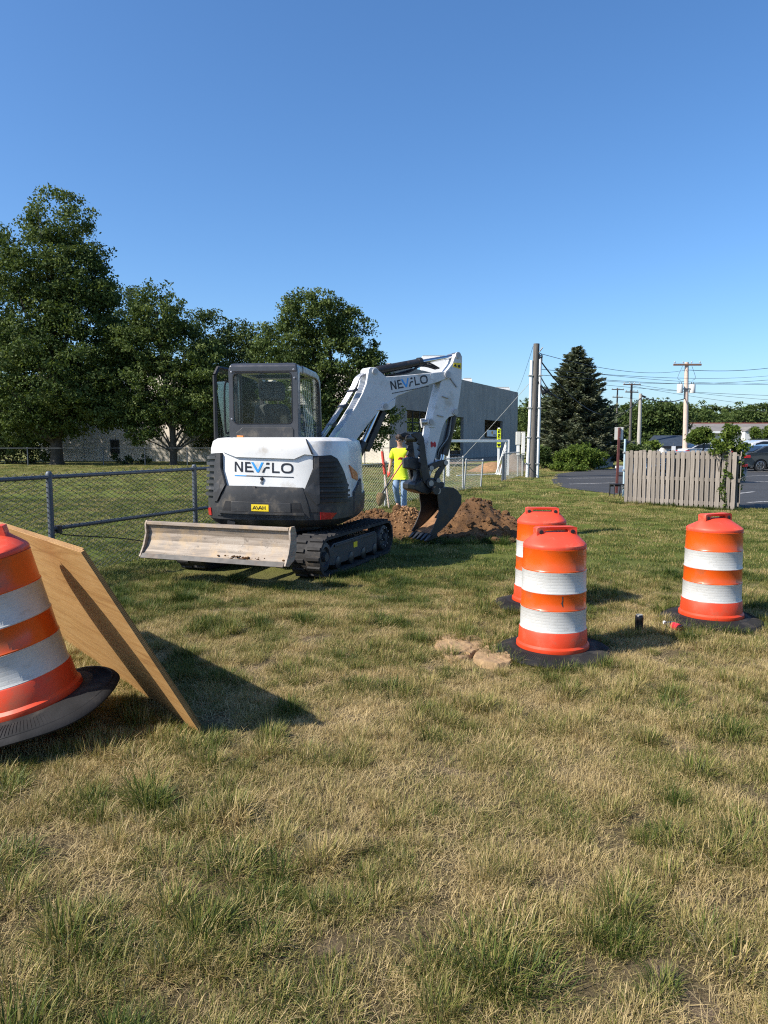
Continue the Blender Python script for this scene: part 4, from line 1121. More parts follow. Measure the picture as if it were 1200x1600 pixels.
car((p.x, p.y, 0), radians(170), carpaint('car_black', (0.018,0.02,0.024)), 'black car half hidden behind the shrub and the sign post', 'suv')
p = at(1104, 710, 62)
car((p.x, p.y, 0), radians(5), carpaint('car_silver', (0.62,0.63,0.64)), 'silver white car with only its roof above the slatted fence top')
# low retaining wall by the shrubs
q0, q1 = gnd(930, 733), gnd(958, 729)
rw = MB().loop2([(0,0,-.05),(0,.18,-.05),(0,.18,.62),(0,0,.62)], [(q1.x-q0.x,q1.y-q0.y,-.05),(q1.x-q0.x,q1.y-q0.y+.18,-.05),(q1.x-q0.x,q1.y-q0.y+.18,.62),(q1.x-q0.x,q1.y-q0.y,.62)])
o = rw.build('low_wall', M['concrete'], None, bevel=0.01); o.location = q0
tag(o, 'low dark retaining wall running behind the roadside shrub', 'wall')
# no parking notice board behind the fence
p = at(1052, 702, 40)
sgn = empty('notice_board', (p.x, p.y, 0), 'tiny white notice board just above the slatted fence top', 'sign')
MB().tube([(0,0,-.1),(0,0,1.5)], .03, 8).build('post', M['galv'], sgn, smooth=50)
MB().box(-.11,.11,-.05,-.032,1.05,1.33).build('board', M['white_paint'], sgn, bevel=0.004)
p = at(1127, 690, 27)
sgn = empty('notice_board', (p.x, p.y, 0), 'narrow blue grey notice board on a post among the vine leaves', 'sign')
MB().tube([(0,0,-.1),(0,0,1.9)], .03, 8).build('post', M['galv'], sgn, smooth=50)
MB().box(-.07,.07,-.05,-.032,1.45,1.85).build('board', M['paleblue'], sgn, bevel=0.004)
# ================================================================== EXCAVATOR
EX = Vector((-1.25, 9.45, 0))
exc = empty('excavator', EX, 'white compact excavator with a charcoal cab digging beside the soil heap', 'excavator')
HH, UH, BHD = radians(7), radians(21), radians(60)          # headings of house, undercarriage and boom
def place(o, h): o.rotation_euler = (0, 0, -h); return o
def hb(name, mb, mat, parent=None, h=HH, **kw):
    o = mb.build(name, M[mat] if isinstance(mat, str) else mat, parent or exc, **kw)
    if parent is None: place(o, h)
    return o
# ---- logo strokes, unit design about 6 wide and 1 high
def q4(*p): return list(p)
LOGO = [
 ('k', [(0,0),(.17,0),(.17,1),(0,1)]), ('k', [(.70,0),(.87,0),(.87,1),(.70,1)]), ('k', [(0.0,1),(.2,1),(.87,0),(.67,0)]),
 ('k', [(1.12,0),(1.29,0),(1.29,1),(1.12,1)]), ('k', [(1.29,.84),(1.68,.84),(1.64,1),(1.29,1)]), ('k', [(1.29,.42),(1.82,.42),(1.76,.58),(1.29,.58)]), ('k', [(1.29,0),(2.02,0),(1.95,.16),(1.29,.16)]),
 ('b', [(1.74,1),(1.98,1),(2.45,.24),(2.34,0)]), ('b', [(2.34,0),(2.52,0),(3.02,1),(2.80,1),(2.45,.24)]),
 ('k', [(2.86,0),(3.08,0),(3.30,.58),(3.08,.42)]), ('k', [(3.08,.42),(3.62,.42),(3.62,.58),(3.30,.58)]), ('k', [(3.26,.80),(3.62,.80),(3.62,1),(3.34,1)]),
 ('k', [(3.90,0),(4.07,0),(4.07,1),(3.90,1)]), ('k', [(4.07,0),(4.66,0),(4.66,.16),(4.07,.16)]),
]
def oring(cx=5.45, n=28):
    out = []
    pt = lambda a, rx, ry: (cx + rx*abs(cos(a))**.75*np.sign(cos(a)), .5 + ry*abs(sin(a))**.75*np.sign(sin(a)))
    for i in range(n):
        a0, a1 = 2*pi*i/n, 2*pi*(i+1)/n
        out.append(('k', [pt(a0,.62,.5), pt(a1,.62,.5), pt(a1,.44,.33), pt(a0,.44,.33)]))
    return out
LOGO += oring()
def logo(f, parent, split):
    """f maps (x, y, lift) to the surface; three prints: dark letters, blue stroke, underline"""
    for key, mat, nm in (('k', 'ink', 'lettering'), ('b', 'ink_blue', 'lettering')):
        mb = MB()
        for k, p in LOGO:
            if k == key: mb.loop2([f(x, y, .0015) for x, y in p], [f(x, y, .004) for x, y in p])
        hb(nm, mb, mat, parent)
    for x0, x1, mat in split:
        mb = MB(); n = 6
        for i in range(n):
            a, b = x0 + (x1-x0)*i/n, x0 + (x1-x0)*(i+1)/n
            mb.loop2([f(a,-.42,.0015), f(b,-.42,.0015), f(b,-.34,.0015), f(a,-.34,.0015)], [f(a,-.42,.004), f(b,-.42,.004), f(b,-.34,.004), f(a,-.34,.004)])
        hb('underline', mb, mat, parent)

# ---- plan outline of the house, arc length measured from the middle of the rear
half = [(0,-.955),(.30,-.955),(.52,-.925),(.66,-.86),(.80,-.70),(.905,-.45),(.955,-.15),(.965,.2),(.95,.5),(.90,.78),(.72,.93),(.35,.96)]
full = half + [(-x, y) for x, y in half[:0:-1]]
OUT = catmull([(x * (1 - .055*max(0, min(1, (y+.75)/.5))), y, 0) for x, y in [(0,-.955)] + half[1:] + [(0,.965)] + [(-x, y) for x, y in half[:0:-1]]], 10, True)
NO = len(OUT); CUM = [0.0]
for i in range(NO): CUM.append(CUM[-1] + (OUT[(i+1) % NO] - OUT[i]).length)
PERI = CUM[-1]
def outline(u):
    u = u % PERI
    lo, hi = 0, NO
    while hi - lo > 1:
        m_ = (lo + hi)//2
        if CUM[m_] <= u: lo = m_
        else: hi = m_
    a, b = OUT[lo], OUT[(lo+1) % NO]; t = (u - CUM[lo]) / max(1e-9, CUM[lo+1]-CUM[lo])
    d = (OUT[(lo+2) % NO] - OUT[lo-1]).normalized()
    return a.lerp(b, t), Vector((d.y, -d.x, 0))
PROF = [(.55,-.16),(.60,-.06),(.66,.0),(.80,.012),(1.0,.012),(1.07,0.0),(1.30,-.008),(1.50,-.02),(1.585,-.045),(1.62,-.10),(1.632,-.20)]
def prof(z):
    for (z0,o0),(z1,o1) in zip(PROF, PROF[1:]):
        if z <= z1: return o0 + (o1-o0)*(max(z,z0)-z0)/(z1-z0)
    return PROF[-1][1]
def surf(u, z, off=0.0):
    p, n = outline(u); q = p + n * (prof(z) + off); return Vector((q.x, q.y, z))
def shell(z0, z1, off=0.0, cap=True):
    zs = [z0] + [z for z, _ in PROF if z0 < z < z1] + [z1]
    us = [PERI*i/120 for i in range(120)]
    return MB().loft([[surf(u, z, off) for u in us] for z in zs])
RH = Matrix.Translation(EX) @ Matrix.Rotation(-HH, 4, 'Z')
_tab = None
def uz(px, py):
    """where on the house shell the sight line lands"""
    global _tab
    if _tab is None: _tab = [i*0.008 - 1.75 for i in range(440)]
    best = None
    for u in _tab:
        p, n = outline(u); w = RH @ p; nw = RH.to_3x3() @ n
        if nw.dot(Vector((w.x, w.y, 0))) > 0.02: continue
        sx = seen((w.x, w.y, 1.2))[0]; e = abs(sx - px)
        if best is None or e < best[0]: best = (e, u, w)
    _, u, w = best
    return u, at(px, py, w.y).z
def patch(poly, o0, o1, du=0.045):
    """raised plate on the shell; poly in (u, z), one low and one high edge per column"""
    us = [p[0] for p in poly]; u0, u1 = min(us), max(us)
    n = max(2, int((u1-u0)/du)); cols = sorted(set([u0 + (u1-u0)*i/n for i in range(n+1)] + [min(u1, max(u0, u)) for u in us]))
    cols = [c for i, c in enumerate(cols) if i == 0 or c - cols[i-1] > 1e-3]
    spans = []
    for k, c in enumerate(cols):
        cc = min(u1-1e-5, max(u0+1e-5, c)); zs = []
        for a, b in zip(poly, poly[1:] + poly[:1]):
            if (a[0]-cc)*(b[0]-cc) < 0 or a[0] == cc: zs.append(a[1] + (b[1]-a[1])*(cc-a[0])/((b[0]-a[0]) or 1e-9))
        if len(zs) >= 2: spans.append((c, min(zs), max(zs)))
    rows = 5; mb = MB(); rings = []
    for c, lo, hi in spans:
        zz = [lo + (hi-lo)*r/rows for r in range(rows+1)]
        rings.append([surf(c, z, o1) for z in zz] + [surf(c, z, o0) for z in zz[::-1]])
    return mb.loft(rings)
def pz(zx, zy): return uz(310 + zx/4.615, 670 + zy/4.615)
def P_(pts): return [pz(*p) for p in pts]

cw = hb('counterweight', shell(.56, .90, .015), 'charcoal', smooth=38)
hood = hb('engine_hood', shell(.88, 1.632), 'white', smooth=38)
# raised white lid with the crease that drops to the sides
lid = hb('hood_lid', patch(P_([(200,60),(785,78),(826,190),(768,184),(692,217),(276,203),(176,162)]), -.02, .026), 'white', hood, bevel=0.008)
hb('hood_seam', patch(P_([(772,74),(781,74),(829,184),(819,184)]), -.01, .030, .02), 'black', hood)
mid = hb('counterweight_cover', patch(P_([(208,408),(408,412),(412,428),(490,430),(512,416),(752,424),(792,560),(800,640),(140,620),(155,530)]), -.02, .028), 'charcoal', cw, bevel=0.008)
hb('recess_shade', patch(P_([(205,518),(735,533),(758,606),(178,590)]), .026, .031), 'black', mid)  # raised black plate: the shade of a recess is put into its colour
hb('recess_panel', patch(P_([(245,520),(668,534),(668,603),(245,592)]), .030, .038), 'charcoal', mid, bevel=0.004)
hb('recess_lip', patch(P_([(165,588),(760,606),(766,622),(160,602)]), .02, .062), 'charcoal', mid, bevel=0.012)
lb = hb('warning_label', patch(P_([(388,541),(511,545),(510,594),(388,590)]), .037, .041, .03), 'yellow', mid)
t = MB()
(ua, za), (ub, zb) = pz(398,582), pz(500,552)
def lbl(x, y): return surf(ua + (ub-ua)*x, za + (zb-za)*y, .0425)
def lstroke(a, b, w_=.028):
    d = Vector((b[0]-a[0], (b[1]-a[1])*.35, 0)); n_ = Vector((-d.y, d.x, 0)).normalized()*w_; n_ = (n_.x, n_.y/.35)
    p = [(a[0]-n_[0],a[1]-n_[1]),(b[0]-n_[0],b[1]-n_[1]),(b[0]+n_[0],b[1]+n_[1]),(a[0]+n_[0],a[1]+n_[1])]
    t.add([lbl(*c) for c in p], [(0,1,2,3)])
for a, b in (((.0,.1),(.13,.9)),((.13,.9),(.24,.1)),((.26,.9),(.38,.1)),((.38,.1),(.52,.9)),((.52,.9),(.64,.1)),((.45,.35),(.6,.35)),((.7,.1),(.7,.9)),((.7,.5),(.86,.5)),((.86,.1),(.86,.9)),((.04,.4),(.2,.4))): lstroke(a, b)
hb('lettering', t, 'ink', lb)
hb('top_notch', patch(P_([(412,414),(508,418),(492,432),(416,430)]), .0, .006, .02), 'black', hood)
hb('hatch_lock', MB().lathe([(.022,0),(.022,.012),(.012,.018),(.002,.018)], 12, Matrix.Translation(surf(*pz(457,360), 0.0)) @ Matrix.Rotation(pi/2, 4, 'X')), 'black', hood, smooth=40)
hb('lock_cover', MB().box(-.012,.012,-.012,0,-.05,-.012, Matrix.Translation(surf(*pz(463,368), 0.0)) @ Matrix.Rotation(radians(25), 4, 'Y')), 'pin', hood)
# grilles
gr_poly = [(826,196),(960,190),(1005,215),(1048,310),(1072,405),(1062,535),(858,548),(845,530),(765,432),(838,262)]
ga = hb('side_grille', patch(P_(gr_poly), -.03, .012), 'black', hood, bevel=0.004)
for i in range(9):
    y = 222 + i*36; xl = 872 - (0 if y > 250 else 10); xl = 862 - max(0, (y-262))*.10 + (0 if y < 430 else (y-430)*.32)
    xr = 985 + min(1, max(0, (y-205)/200))*78
    hb('grille_slat', patch(P_([(xl+4,y),(xr,y-4),(xr-2,y+13),(xl+4,y+17)]), .010, .045, .06), 'black', ga)
hb('cover_flank', patch(P_([(748,424),(770,434),(860,546),(900,552),(900,600),(786,600),(786,560)]), -.02, .020, .015), 'charcoal', cw)
hb('grille_frame', patch(P_([(836,208),(866,206),(868,262),(838,420),(864,534),(846,546),(768,436),(842,264)]), .0, .05, .012), 'charcoal', ga)
def wide(P): return [(u - (.16 if u < min(q[0] for q in P) + .06 else 0), z) for u, z in P]
gl_poly = [(98,182),(172,172),(163,240),(206,402),(150,520),(92,508)]
gL = hb('side_grille', patch(wide(P_(gl_poly)), -.03, .010), 'black', hood, bevel=0.004)
for i in range(7):
    y = 196 + i*44
    hb('grille_slat', patch(wide(P_([(100,y),(140,y),(140,y+22),(100,y+22)])), .008, .045, .03), 'charcoal', gL)
hb('grille_frame', patch(P_([(146,180),(172,174),(164,240),(206,402),(152,520),(128,514),(160,402),(136,240)]), .0, .045, .012), 'charcoal', gL)
for pts in ([(66,570),(104,566),(104,622),(68,616)], [(872,600),(985,604),(950,650),(876,654)]):
    hb('reflector', patch(P_(pts), .01, .026, .03), 'red_lens', cw)
hb('side_marker', patch(P_([(1088,262),(1142,318),(1144,372),(1108,352)]), -.005, .014, .03), 'amber', hood)
hb('tow_eye', MB().lathe([(.05,0),(.05,.02),(.002,.02)], 12, Matrix.Translation(surf(*pz(225,676), .018)) @ Matrix.Rotation(pi/2, 4, 'X')), 'black', cw)
hb('side_skirt', patch([(.95+.28,.62),(.95+.75,.62),(.95+.80,1.10),(.95+.33,.96)], .0, .03), 'charcoal', cw, bevel=0.008)
# rear logo
(u0, zl0), (u1, zl1) = pz(260, 308), pz(683, 322)
def rear(x, y, lift):
    f = x / 6.07; zb_ = zl0 + (zl1 - zl0) * f
    return surf(u0 + (u1-u0)*f, zb_ + y * .118, lift)
logo(rear, hood, ((0, 1.25, 'ink_blue'), (1.25, 6.1, 'ink')))

# ---- cab, local: x right, y forward
CX0, CX1, CY0, CY1, CZ0, CZ1 = -.635, .245, -.43, .92, 1.05, 2.535
cab = hb('cab', MB().box(CX0+.01, CX1-.01, CY0+.02, CY1, 1.0, 1.60), 'frame_grey', bevel=0.03)
def cbx(name, x0, x1, y0, y1, z0, z1, mat='frame_grey', bev=0.018, par=cab): return hb(name, MB().box(x0,x1,y0,y1,z0,z1), mat, par, bevel=bev)
def ring(name, x0, x1, z0, z1, wx0, wx1, wz0, wz1, y, th, mat, rad=.05, tilt=0.0):
    """rear frame: outer rounded rectangle with a rounded window opening"""
    n = 6
    def rr(x0, x1, z0, z1, r):
        p = []
        for cx, cz, a0 in ((x1-r, z1-r, 0), (x0+r, z1-r, pi/2), (x0+r, z0+r, pi), (x1-r, z0+r, 1.5*pi)):
            p += [(cx + r*cos(a0+pi/2*k/n), cz + r*sin(a0+pi/2*k/n)) for k in range(n+1)]
        return p
    A, B = rr(x0,x1,z0,z1,rad*1.3), rr(wx0,wx1,wz0,wz1,rad)
    mb = MB(); m_ = len(A)
    V = [(x,y,z) for x,z in A] + [(x,y,z) for x,z in B] + [(x,y+th,z) for x,z in A] + [(x,y+th,z) for x,z in B]
    F = []
    for i in range(m_):
        j = (i+1) % m_
        F += [(i,j,m_+j,m_+i), (2*m_+j,2*m_+i,3*m_+i,3*m_+j), (m_+i,m_+j,3*m_+j,3*m_+i), (j,i,2*m_+i,2*m_+j)]
    mb.add(V, F)
    return mb, B
mbR, win = ring('rear_frame', CX0, CX1, 1.56, CZ1-.01, CX0+.055, CX1-.075, 1.80, 2.425, CY0, .07, 'frame_grey')
rfm = hb('rear_frame', mbR, 'frame_grey', cab, bevel=0.008)
gk = MB(); m_ = len(win); inner = [(x*.985+(CX0+CX1)/2*.015, z*.985+2.11*.015) for x,z in win]
gk.loft([[(x,CY0-.006,z) for x,z in win],[(x,CY0-.006,z) for x,z in inner],[(x,CY0+.03,z) for x,z in inner],[(x,CY0+.03,z) for x,z in win],[(x,CY0-.006,z) for x,z in win]], False, False)
hb('window_seal', gk, 'black', cab)
hb('rear_window', MB().loop2([(x,CY0+.022,z) for x,z in win], [(x,CY0+.028,z) for x,z in win]), 'glass', cab)
hb('rear_panel', MB().loop2([(CX0+.07,CY0-.012,1.57),(CX1-.06,CY0-.012,1.57),(CX1-.06,CY0-.012,1.735),(CX1-.08,CY0-.012,1.755),(CX0+.17,CY0-.012,1.755),(CX0+.09,CY0-.012,1.69)], [(CX0+.07,CY0+.01,1.57),(CX1-.06,CY0+.01,1.57),(CX1-.06,CY0+.01,1.735),(CX1-.08,CY0+.01,1.755),(CX0+.17,CY0+.01,1.755),(CX0+.09,CY0+.01,1.69)]), 'charcoal', cab, bevel=0.006)
for x, z in ((CX0+.04, 2.44), (CX1-.05, 2.46), (CX1-.04, 2.36), (CX0+.035, 1.86)):
    hb('bolt', MB().lathe([(.013,0),(.013,.01),(.002,.012)], 8, Matrix.Translation((x,CY0,z)) @ Matrix.Rotation(pi/2,4,'X')), 'pin', cab)
hb('roof', MB().loft([[(x*.985-.003, y, z) for x, y, z in r] for r in (
   [(CX0,CY0-.01,2.43),(CX1,CY0-.01,2.43),(CX1,CY0+.3,2.43),(CX0,CY0+.3,2.43)],
   [(CX0,CY0-.01,2.515),(CX1,CY0-.01,2.515),(CX1,CY0+.3,2.515),(CX0,CY0+.3,2.515)],
   [(CX0+.03,CY0+.03,2.545),(CX1-.03,CY0+.03,2.545),(CX1-.03,CY0+.3,2.545),(CX0+.03,CY0+.3,2.545)])]), 'frame_grey', cab, bevel=0.025)
for x0, x1 in ((CX0, CX0+.09), (CX1-.09, CX1)):
    hb('roof_rail', MB().loft([[(x0,y,z-.10),(x1,y,z-.10),(x1,y,z),(x0,y,z)] for y, z in ((CY0+.296,2.537),(CY1-.28,2.53),(CY1-.1,2.49),(CY1,2.42))]), 'frame_grey', cab, bevel=0.02)
cbx('roof_rail', CX0+.085, CX1-.085, CY1-.32, CY1-.14, 2.44, 2.53)
hb('roof_hatch', MB().box(CX0+.085, CX1-.085, CY0+.296, CY1-.32, 2.49, 2.505), 'glass_green', cab)
for x0, x1, y0, y1 in ((CX1-.075,CX1-.002,CY0+.005,CY0+.10),(CX0+.002,CX0+.075,CY0+.072,CY0+.15)):
    cbx('rear_pillar', x0, x1, y0+.066 if x0 < 0 else y0+.068, y1+.05, 1.56, 2.46)
for x0, x1 in ((CX1-.07, CX1), (CX0, CX0+.07)):
    hb('front_pillar', MB().loft([[(x0,y,z),(x1,y,z),(x1,y+.085,z),(x0,y+.085,z)] for y, z in ((CY1-.02,1.5),(CY1-.02,1.95),(CY1-.07,2.3),(CY1-.16,2.47))]), 'frame_grey', cab, bevel=0.02)
hb('side_window', MB().box(CX1-.022, CX1-.016, CY0+.15, CY1-.04, 1.62, 2.42), 'glass', cab)
cbx('window_bar', CX1-.03, CX1-.005, CY0+.15, CY1-.05, 1.555, 1.64)
hb('windscreen', MB().loop2([(CX0+.07,CY1+.01,1.6),(CX1-.07,CY1+.01,1.6),(CX1-.07,CY1-.08,2.42),(CX0+.07,CY1-.08,2.42)], [(CX0+.07,CY1+.016,1.6),(CX1-.07,CY1+.016,1.6),(CX1-.07,CY1-.074,2.42),(CX0+.07,CY1-.074,2.42)]), 'glass', cab)
# wavy cables behind the side glass
for i in range(5):
    hb('hose', MB().tube(catmull([(CX1-.05,.05+.10*i,2.38),(CX1-.06,.10+.11*i,2.1),(CX1-.05,.16+.11*i,1.85),(CX1-.06,.30+.10*i,1.64)], 4), .008, 5), 'signwhite', cab)
# seat
seat = hb('seat', MB().box(-.44,.08,-.02,.46,1.42,1.56), 'seat', cab, bevel=0.05)
hb('backrest', MB().loft([[(-.18+sx*w_,y,z) for sx in (-1,1) for y in ((y0,y0+.13) if sx<0 else (y0+.13,y0))] for z, y0, w_ in ((1.52,-.07,.25),(1.80,-.12,.25),(2.0,-.15,.22),(2.06,-.15,.17))]), 'seat', seat, bevel=0.04)
hb('headrest', MB().loft([[(-.17+sx*w_,y,z) for sx in (-1,1) for y in ((y0,y0+.10) if sx<0 else (y0+.10,y0))] for z, y0, w_ in ((2.10,-.16,.15),(2.16,-.17,.17),(2.30,-.18,.165),(2.34,-.18,.13))]), 'seat', seat, bevel=0.035)
for x in (-.24,-.10): hb('headrest_post', MB().tube([(x,-.09,2.0),(x,-.11,2.16)], .012, 6), 'chrome', seat)
for x in (-.46, .12):
    a = hb('control_lever', MB().tube([(x,.42,1.5),(x,.46,1.78)], .014, 6), 'black', cab)
    hb('lever_grip', MB().lathe([(.01,0),(.028,.02),(.03,.09),(.02,.12),(.002,.125)], 8, Matrix.Translation((x,.46,1.76))), 'black', a, smooth=50)
hb('console', MB().box(.06,.19,.1,.62,1.40,1.60), 'charcoal', cab, bevel=0.02)
# door latched open along the flank
dv = [(-.80,-.46,.98),(-.80,-.46,2.40),(-.785,-.37,2.50),(-.70,.22,2.50),(-.70,.22,1.45),(-.745,-.10,1.18),(-.765,-.22,.98)]
door = None
dm = MB(); n_ = Vector((-1,-.16,0)).normalized()*.035
for a, b in zip(dv, dv[1:] + dv[:1]):
    a, b = Vector(a), Vector(b); dm.tube([a, b], .026, 6)
door = hb('door', dm, 'black', None, smooth=50)
hb('door_glass', MB().loop2([Vector(p) for p in dv], [Vector(p)+n_*.15 for p in dv]), 'glass', door)
hb('door_bar', MB().tube([(-.79,-.40,1.62),(-.70,.20,1.66)], .014, 6), 'black', door)
hb('grab_rail', MB().tube(catmull([(-.69,-.30,1.70),(-.72,-.33,1.72),(-.72,-.33,2.28),(-.66,-.30,2.32)], 4), .013, 6), 'black', cab)
for z in (1.30, 1.52): hb('door_latch', MB().box(-.83,-.78,-.50,-.44,z,z+.06), 'steel_black', door, bevel=0.008)
hb('beacon_base', patch(P_([(212,46),(272,48),(272,62),(212,60)]), -.06, -.02, .03), 'amber', hood)

# ---- undercarriage
def ub(name, mb, mat, parent=None, **kw): return hb(name, mb, mat, parent, UH, **kw)
ub('slew_ring', MB().lathe([(.42,.44),(.46,.46),(.46,.54),(.40,.56)], 32), 'steel_black', smooth=40)
uf = ub('undercarriage_frame', MB().box(-.60,.60,-.50,.55,.22,.45), 'trackgrey', bevel=0.03)
TL0, TL1, TR = -.86, 1.06, .235
def stadium(r, n=10):
    p = [(TL0 + r*cos(a), TR + .01 + r*sin(a)) for a in [pi/2 + pi*k/n for k in range(n+1)]]
    p += [(TL1 + r*cos(a), TR + .01 + r*sin(a)) for a in [-pi/2 + pi*k/n for k in range(n+1)]]
    return p
for s in (-1, 1):
    xo, xi = s*.98, s*.61
    x0, x1 = min(xo, xi), max(xo, xi)
    A, B = stadium(TR), stadium(TR-.035)
    mb = MB(); mb.loft([[(x0,y,z) for y,z in A],[(x1,y,z) for y,z in A],[(x1,y,z) for y,z in B],[(x0,y,z) for y,z in B],[(x0,y,z) for y,z in A]], False, False)
    trk = ub('track', mb, 'rubber', smooth=40)
    # lugs, each a block across half the belt
    lug = None; Ls = 2*(TL1-TL0) + 2*pi*TR; NL = 46
    proto = None
    for k in range(NL):
        d = Ls * k / NL; seg = TL1 - TL0
        if d < seg: c = (TL1 - d, 2*TR+.01, pi/2)
        elif d < seg + pi*TR: a = pi/2 + (d-seg)/TR; c = (TL0 + TR*cos(a), TR+.01 + TR*sin(a), a)
        elif d < 2*seg + pi*TR: c = (TL0 + d - seg - pi*TR, .01, 1.5*pi)
        else: a = -pi/2 + (d-2*seg-pi*TR)/TR; c = (TL1 + TR*cos(a), TR+.01 + TR*sin(a), a)
        if proto is None:
            lm = MB(); xm = (x0+x1)/2; w_ = (x1-x0)/2
            lm.loft([[(xx-.001*0,-.022*k_,-.005),(xx,.022*k_,-.005),(xx,.015*k_,.017),(xx,-.015*k_,.017)] for xx, k_ in ((-w_*.97,1),(-.02,1.2))])
            lm.loft([[(xx,-.022*k_+.03,-.005),(xx,.022*k_+.03,-.005),(xx,.015*k_+.03,.017),(xx,-.015*k_+.03,.017)] for xx, k_ in ((.02,1.2),(w_*.97,1))])
            proto = lm.build('tread_lug', M['rubber'], trk); o = proto
        else:
            o = proto.copy(); C.objects.link(o); o.parent = trk
        o.location = ((x0+x1)/2, c[0], c[1]); o.rotation_euler = (c[2] - pi/2, 0, 0)
    tf = ub('track_frame', MB().loft([[(s*.70,y,z),(s*.93,y,z),(s*.93,y,z+h_),(s*.70,y,z+h_)] for y, z, h_ in ((-.72,.12,.20),(-.6,.10,.27),(.72,.10,.27),(.80,.13,.2))]), 'trackgrey', bevel=0.015)
    ub('frame_rib', MB().box(*sorted((s*.932,s*.945)), -.60,.70,.325,.355), 'trackgrey', tf, bevel=0.004)
    ub('sticker', MB().add([(s*.934,-.02,.24),(s*.934,.10,.24),(s*.934,.10,.31),(s*.934,-.02,.31)], [(0,1,2,3)]), 'yellow', tf)
    for y, nm, r_ in ((TL0, 'idler', .17), (TL1, 'sprocket', .165)):
        Mx = Matrix.Translation((s*.84, y, TR+.01)) @ Matrix.Rotation(s*pi/2, 4, 'Y')
        w_ = ub(nm, MB().lathe([(r_,-.09),(r_+.02,-.06),(r_+.02,.06),(r_,.09),(r_*.7,.10),(r_*.62,.07),(r_*.35,.07),(r_*.3,.12),(.002,.12)], 28, Mx), 'trackgrey', smooth=40)
        if nm == 'sprocket':
            for k in range(9):
                a = 2*pi*k/9
                ub('sprocket_bolt', MB().lathe([(.012,.10),(.012,.115),(.002,.117)], 6, Mx @ Matrix.Translation((r_*.8*cos(a), r_*.8*sin(a), 0))), 'pin', w_)
    for k in range(4):
        y = -.50 + .40*k
        ub('track_roller', MB().lathe([(.075,-.10),(.085,-.08),(.085,.08),(.075,.10),(.03,.115),(.002,.115)], 16, Matrix.Translation((s*.84,y,.125)) @ Matrix.Rotation(s*pi/2,4,'Y')), 'steel_black', smooth=40)
# ---- dozer blade
bp = [(-1.90,.315),(-1.855,.35),(-1.80,.41),(-1.765,.48),(-1.75,.56),(-1.765,.63),(-1.785,.675),(-1.76,.682),(-1.73,.63),(-1.715,.56),(-1.73,.47),(-1.77,.39),(-1.83,.33),(-1.88,.305)]
bl = MB(); nx_ = 13
bl.loft([[(-.83 + 1.80*i/(nx_-1), y, z) for y, z in bp] for i in range(nx_)])
blade = ub('dozer_blade', bl, 'blade', smooth=9)
for s in (-1, 1):
    e = MB(); pr = [(-1.915,.308),(-1.84,.43),(-1.795,.56),(-1.80,.66),(-1.775,.70),(-1.70,.70),(-1.665,.62),(-1.665,.45),(-1.72,.34),(-1.84,.29)]
    e.loop2([(.07+s*.902,y,z) for y,z in pr], [(.07+s*.925,y,z) for y,z in pr]); ub('end_plate', e, 'blade', blade, bevel=0.004)
ub('cutting_edge', MB().loft([[(x,-1.925,.30),(x,-1.885,.345),(x,-1.875,.335),(x,-1.905,.29)] for x in (-.825,-.3,.3,.965)]), 'bucket', blade)
ub('wear_strip', MB().loft([[(x,-1.797,.655),(x,-1.793,.690),(x,-1.755,.694),(x,-1.755,.66)] for x in (-.828,.968)]), 'blade', blade, bevel=0.004)
for s in (-1, 1):
    ub('push_arm', MB().loft([[(s*.42-.06,y,z),(s*.42+.06,y,z),(s*.42+.06,y,z+.14),(s*.42-.06,y,z+.14)] for y, z in ((-1.74,.40),(-1.2,.34),(-.48,.26))]), 'trackgrey', bevel=0.015)
ub('blade_cylinder', MB().tube([(0,-1.72,.52),(0,-1.2,.52)], .045, 10), 'steel_black', smooth=50)
ub('blade_rod', MB().tube([(0,-1.22,.52),(0,-.5,.5)], .028, 10), 'chrome', smooth=50)
dd = MB(); rnd = random.Random(4)
for k in range(70):
    x, y = rnd.gauss(.45,.14), -1.87 + rnd.random()*.05; r_ = rnd.uniform(.005,.018)
    dd.lathe([(r_*.5,0),(r_,r_*.4),(r_*.6,r_*.9),(.001,r_)], 6, Matrix.Translation((x,y,.335+rnd.random()*.03)))
ub('dirt_crumbs', dd, 'soil', blade, kind='stuff')

# ---- boom, stick and bucket: one vertical working plane
BP0 = Vector((-.80, 10.40, 0)); BD = Vector((sin(BHD), cos(BHD), 0)); BR = Vector((cos(BHD), -sin(BHD), 0))
def tz(px, py, off):
    """(reach, height) on the working plane moved sideways by off"""
    p = onplane(px, py, BP0 + BR*off, BR); return ((p - BP0).dot(BD), p.z)
def wp(t, z, off): return BP0 + BD*t + BR*off + Vector((0,0,z))
def slab(pts, o0, o1): return MB().loop2([wp(t,z,o0) for t,z in pts], [wp(t,z,o1) for t,z in pts])
def wb(name, mb, mat, parent=None, **kw):
    kw.setdefault('off', EX); return mb.build(name, M[mat], parent or exc, **kw)
def smoothpoly(pts, corners=()): return pts
def wtube(a, b, off, r, n=14, r2=None): return MB().tube([wp(*a,off), wp(*b,off)], [r, r2 or r], n)
def wpin(c, off0, off1, r, name, mat, parent): return wb(name, MB().tube([wp(*c,off0), wp(*c,off1)], r, 16), mat, parent, smooth=50)
BW = .125
bo = [(575.8,577),(579,573.5),(588.3,574.2),(591,577.5),(603.3,588.3),(625,587),(650,584.6),(673.3,582.5),(690,580.6),(699,580.5),(703,585),(702.5,590),(688.3,595.8),(660,605),(638,612.5),(622,618.8),(612,626),(605,632),(596,639),(587.5,648),(575,664),(560,684),(548,702),(538,722),(512,722),(508,712),(520,690),(540,660),(556.7,633),(566,615),(572,600),(574,590)]
boom_pts = [tz(x, y, BW) for x, y in bo]
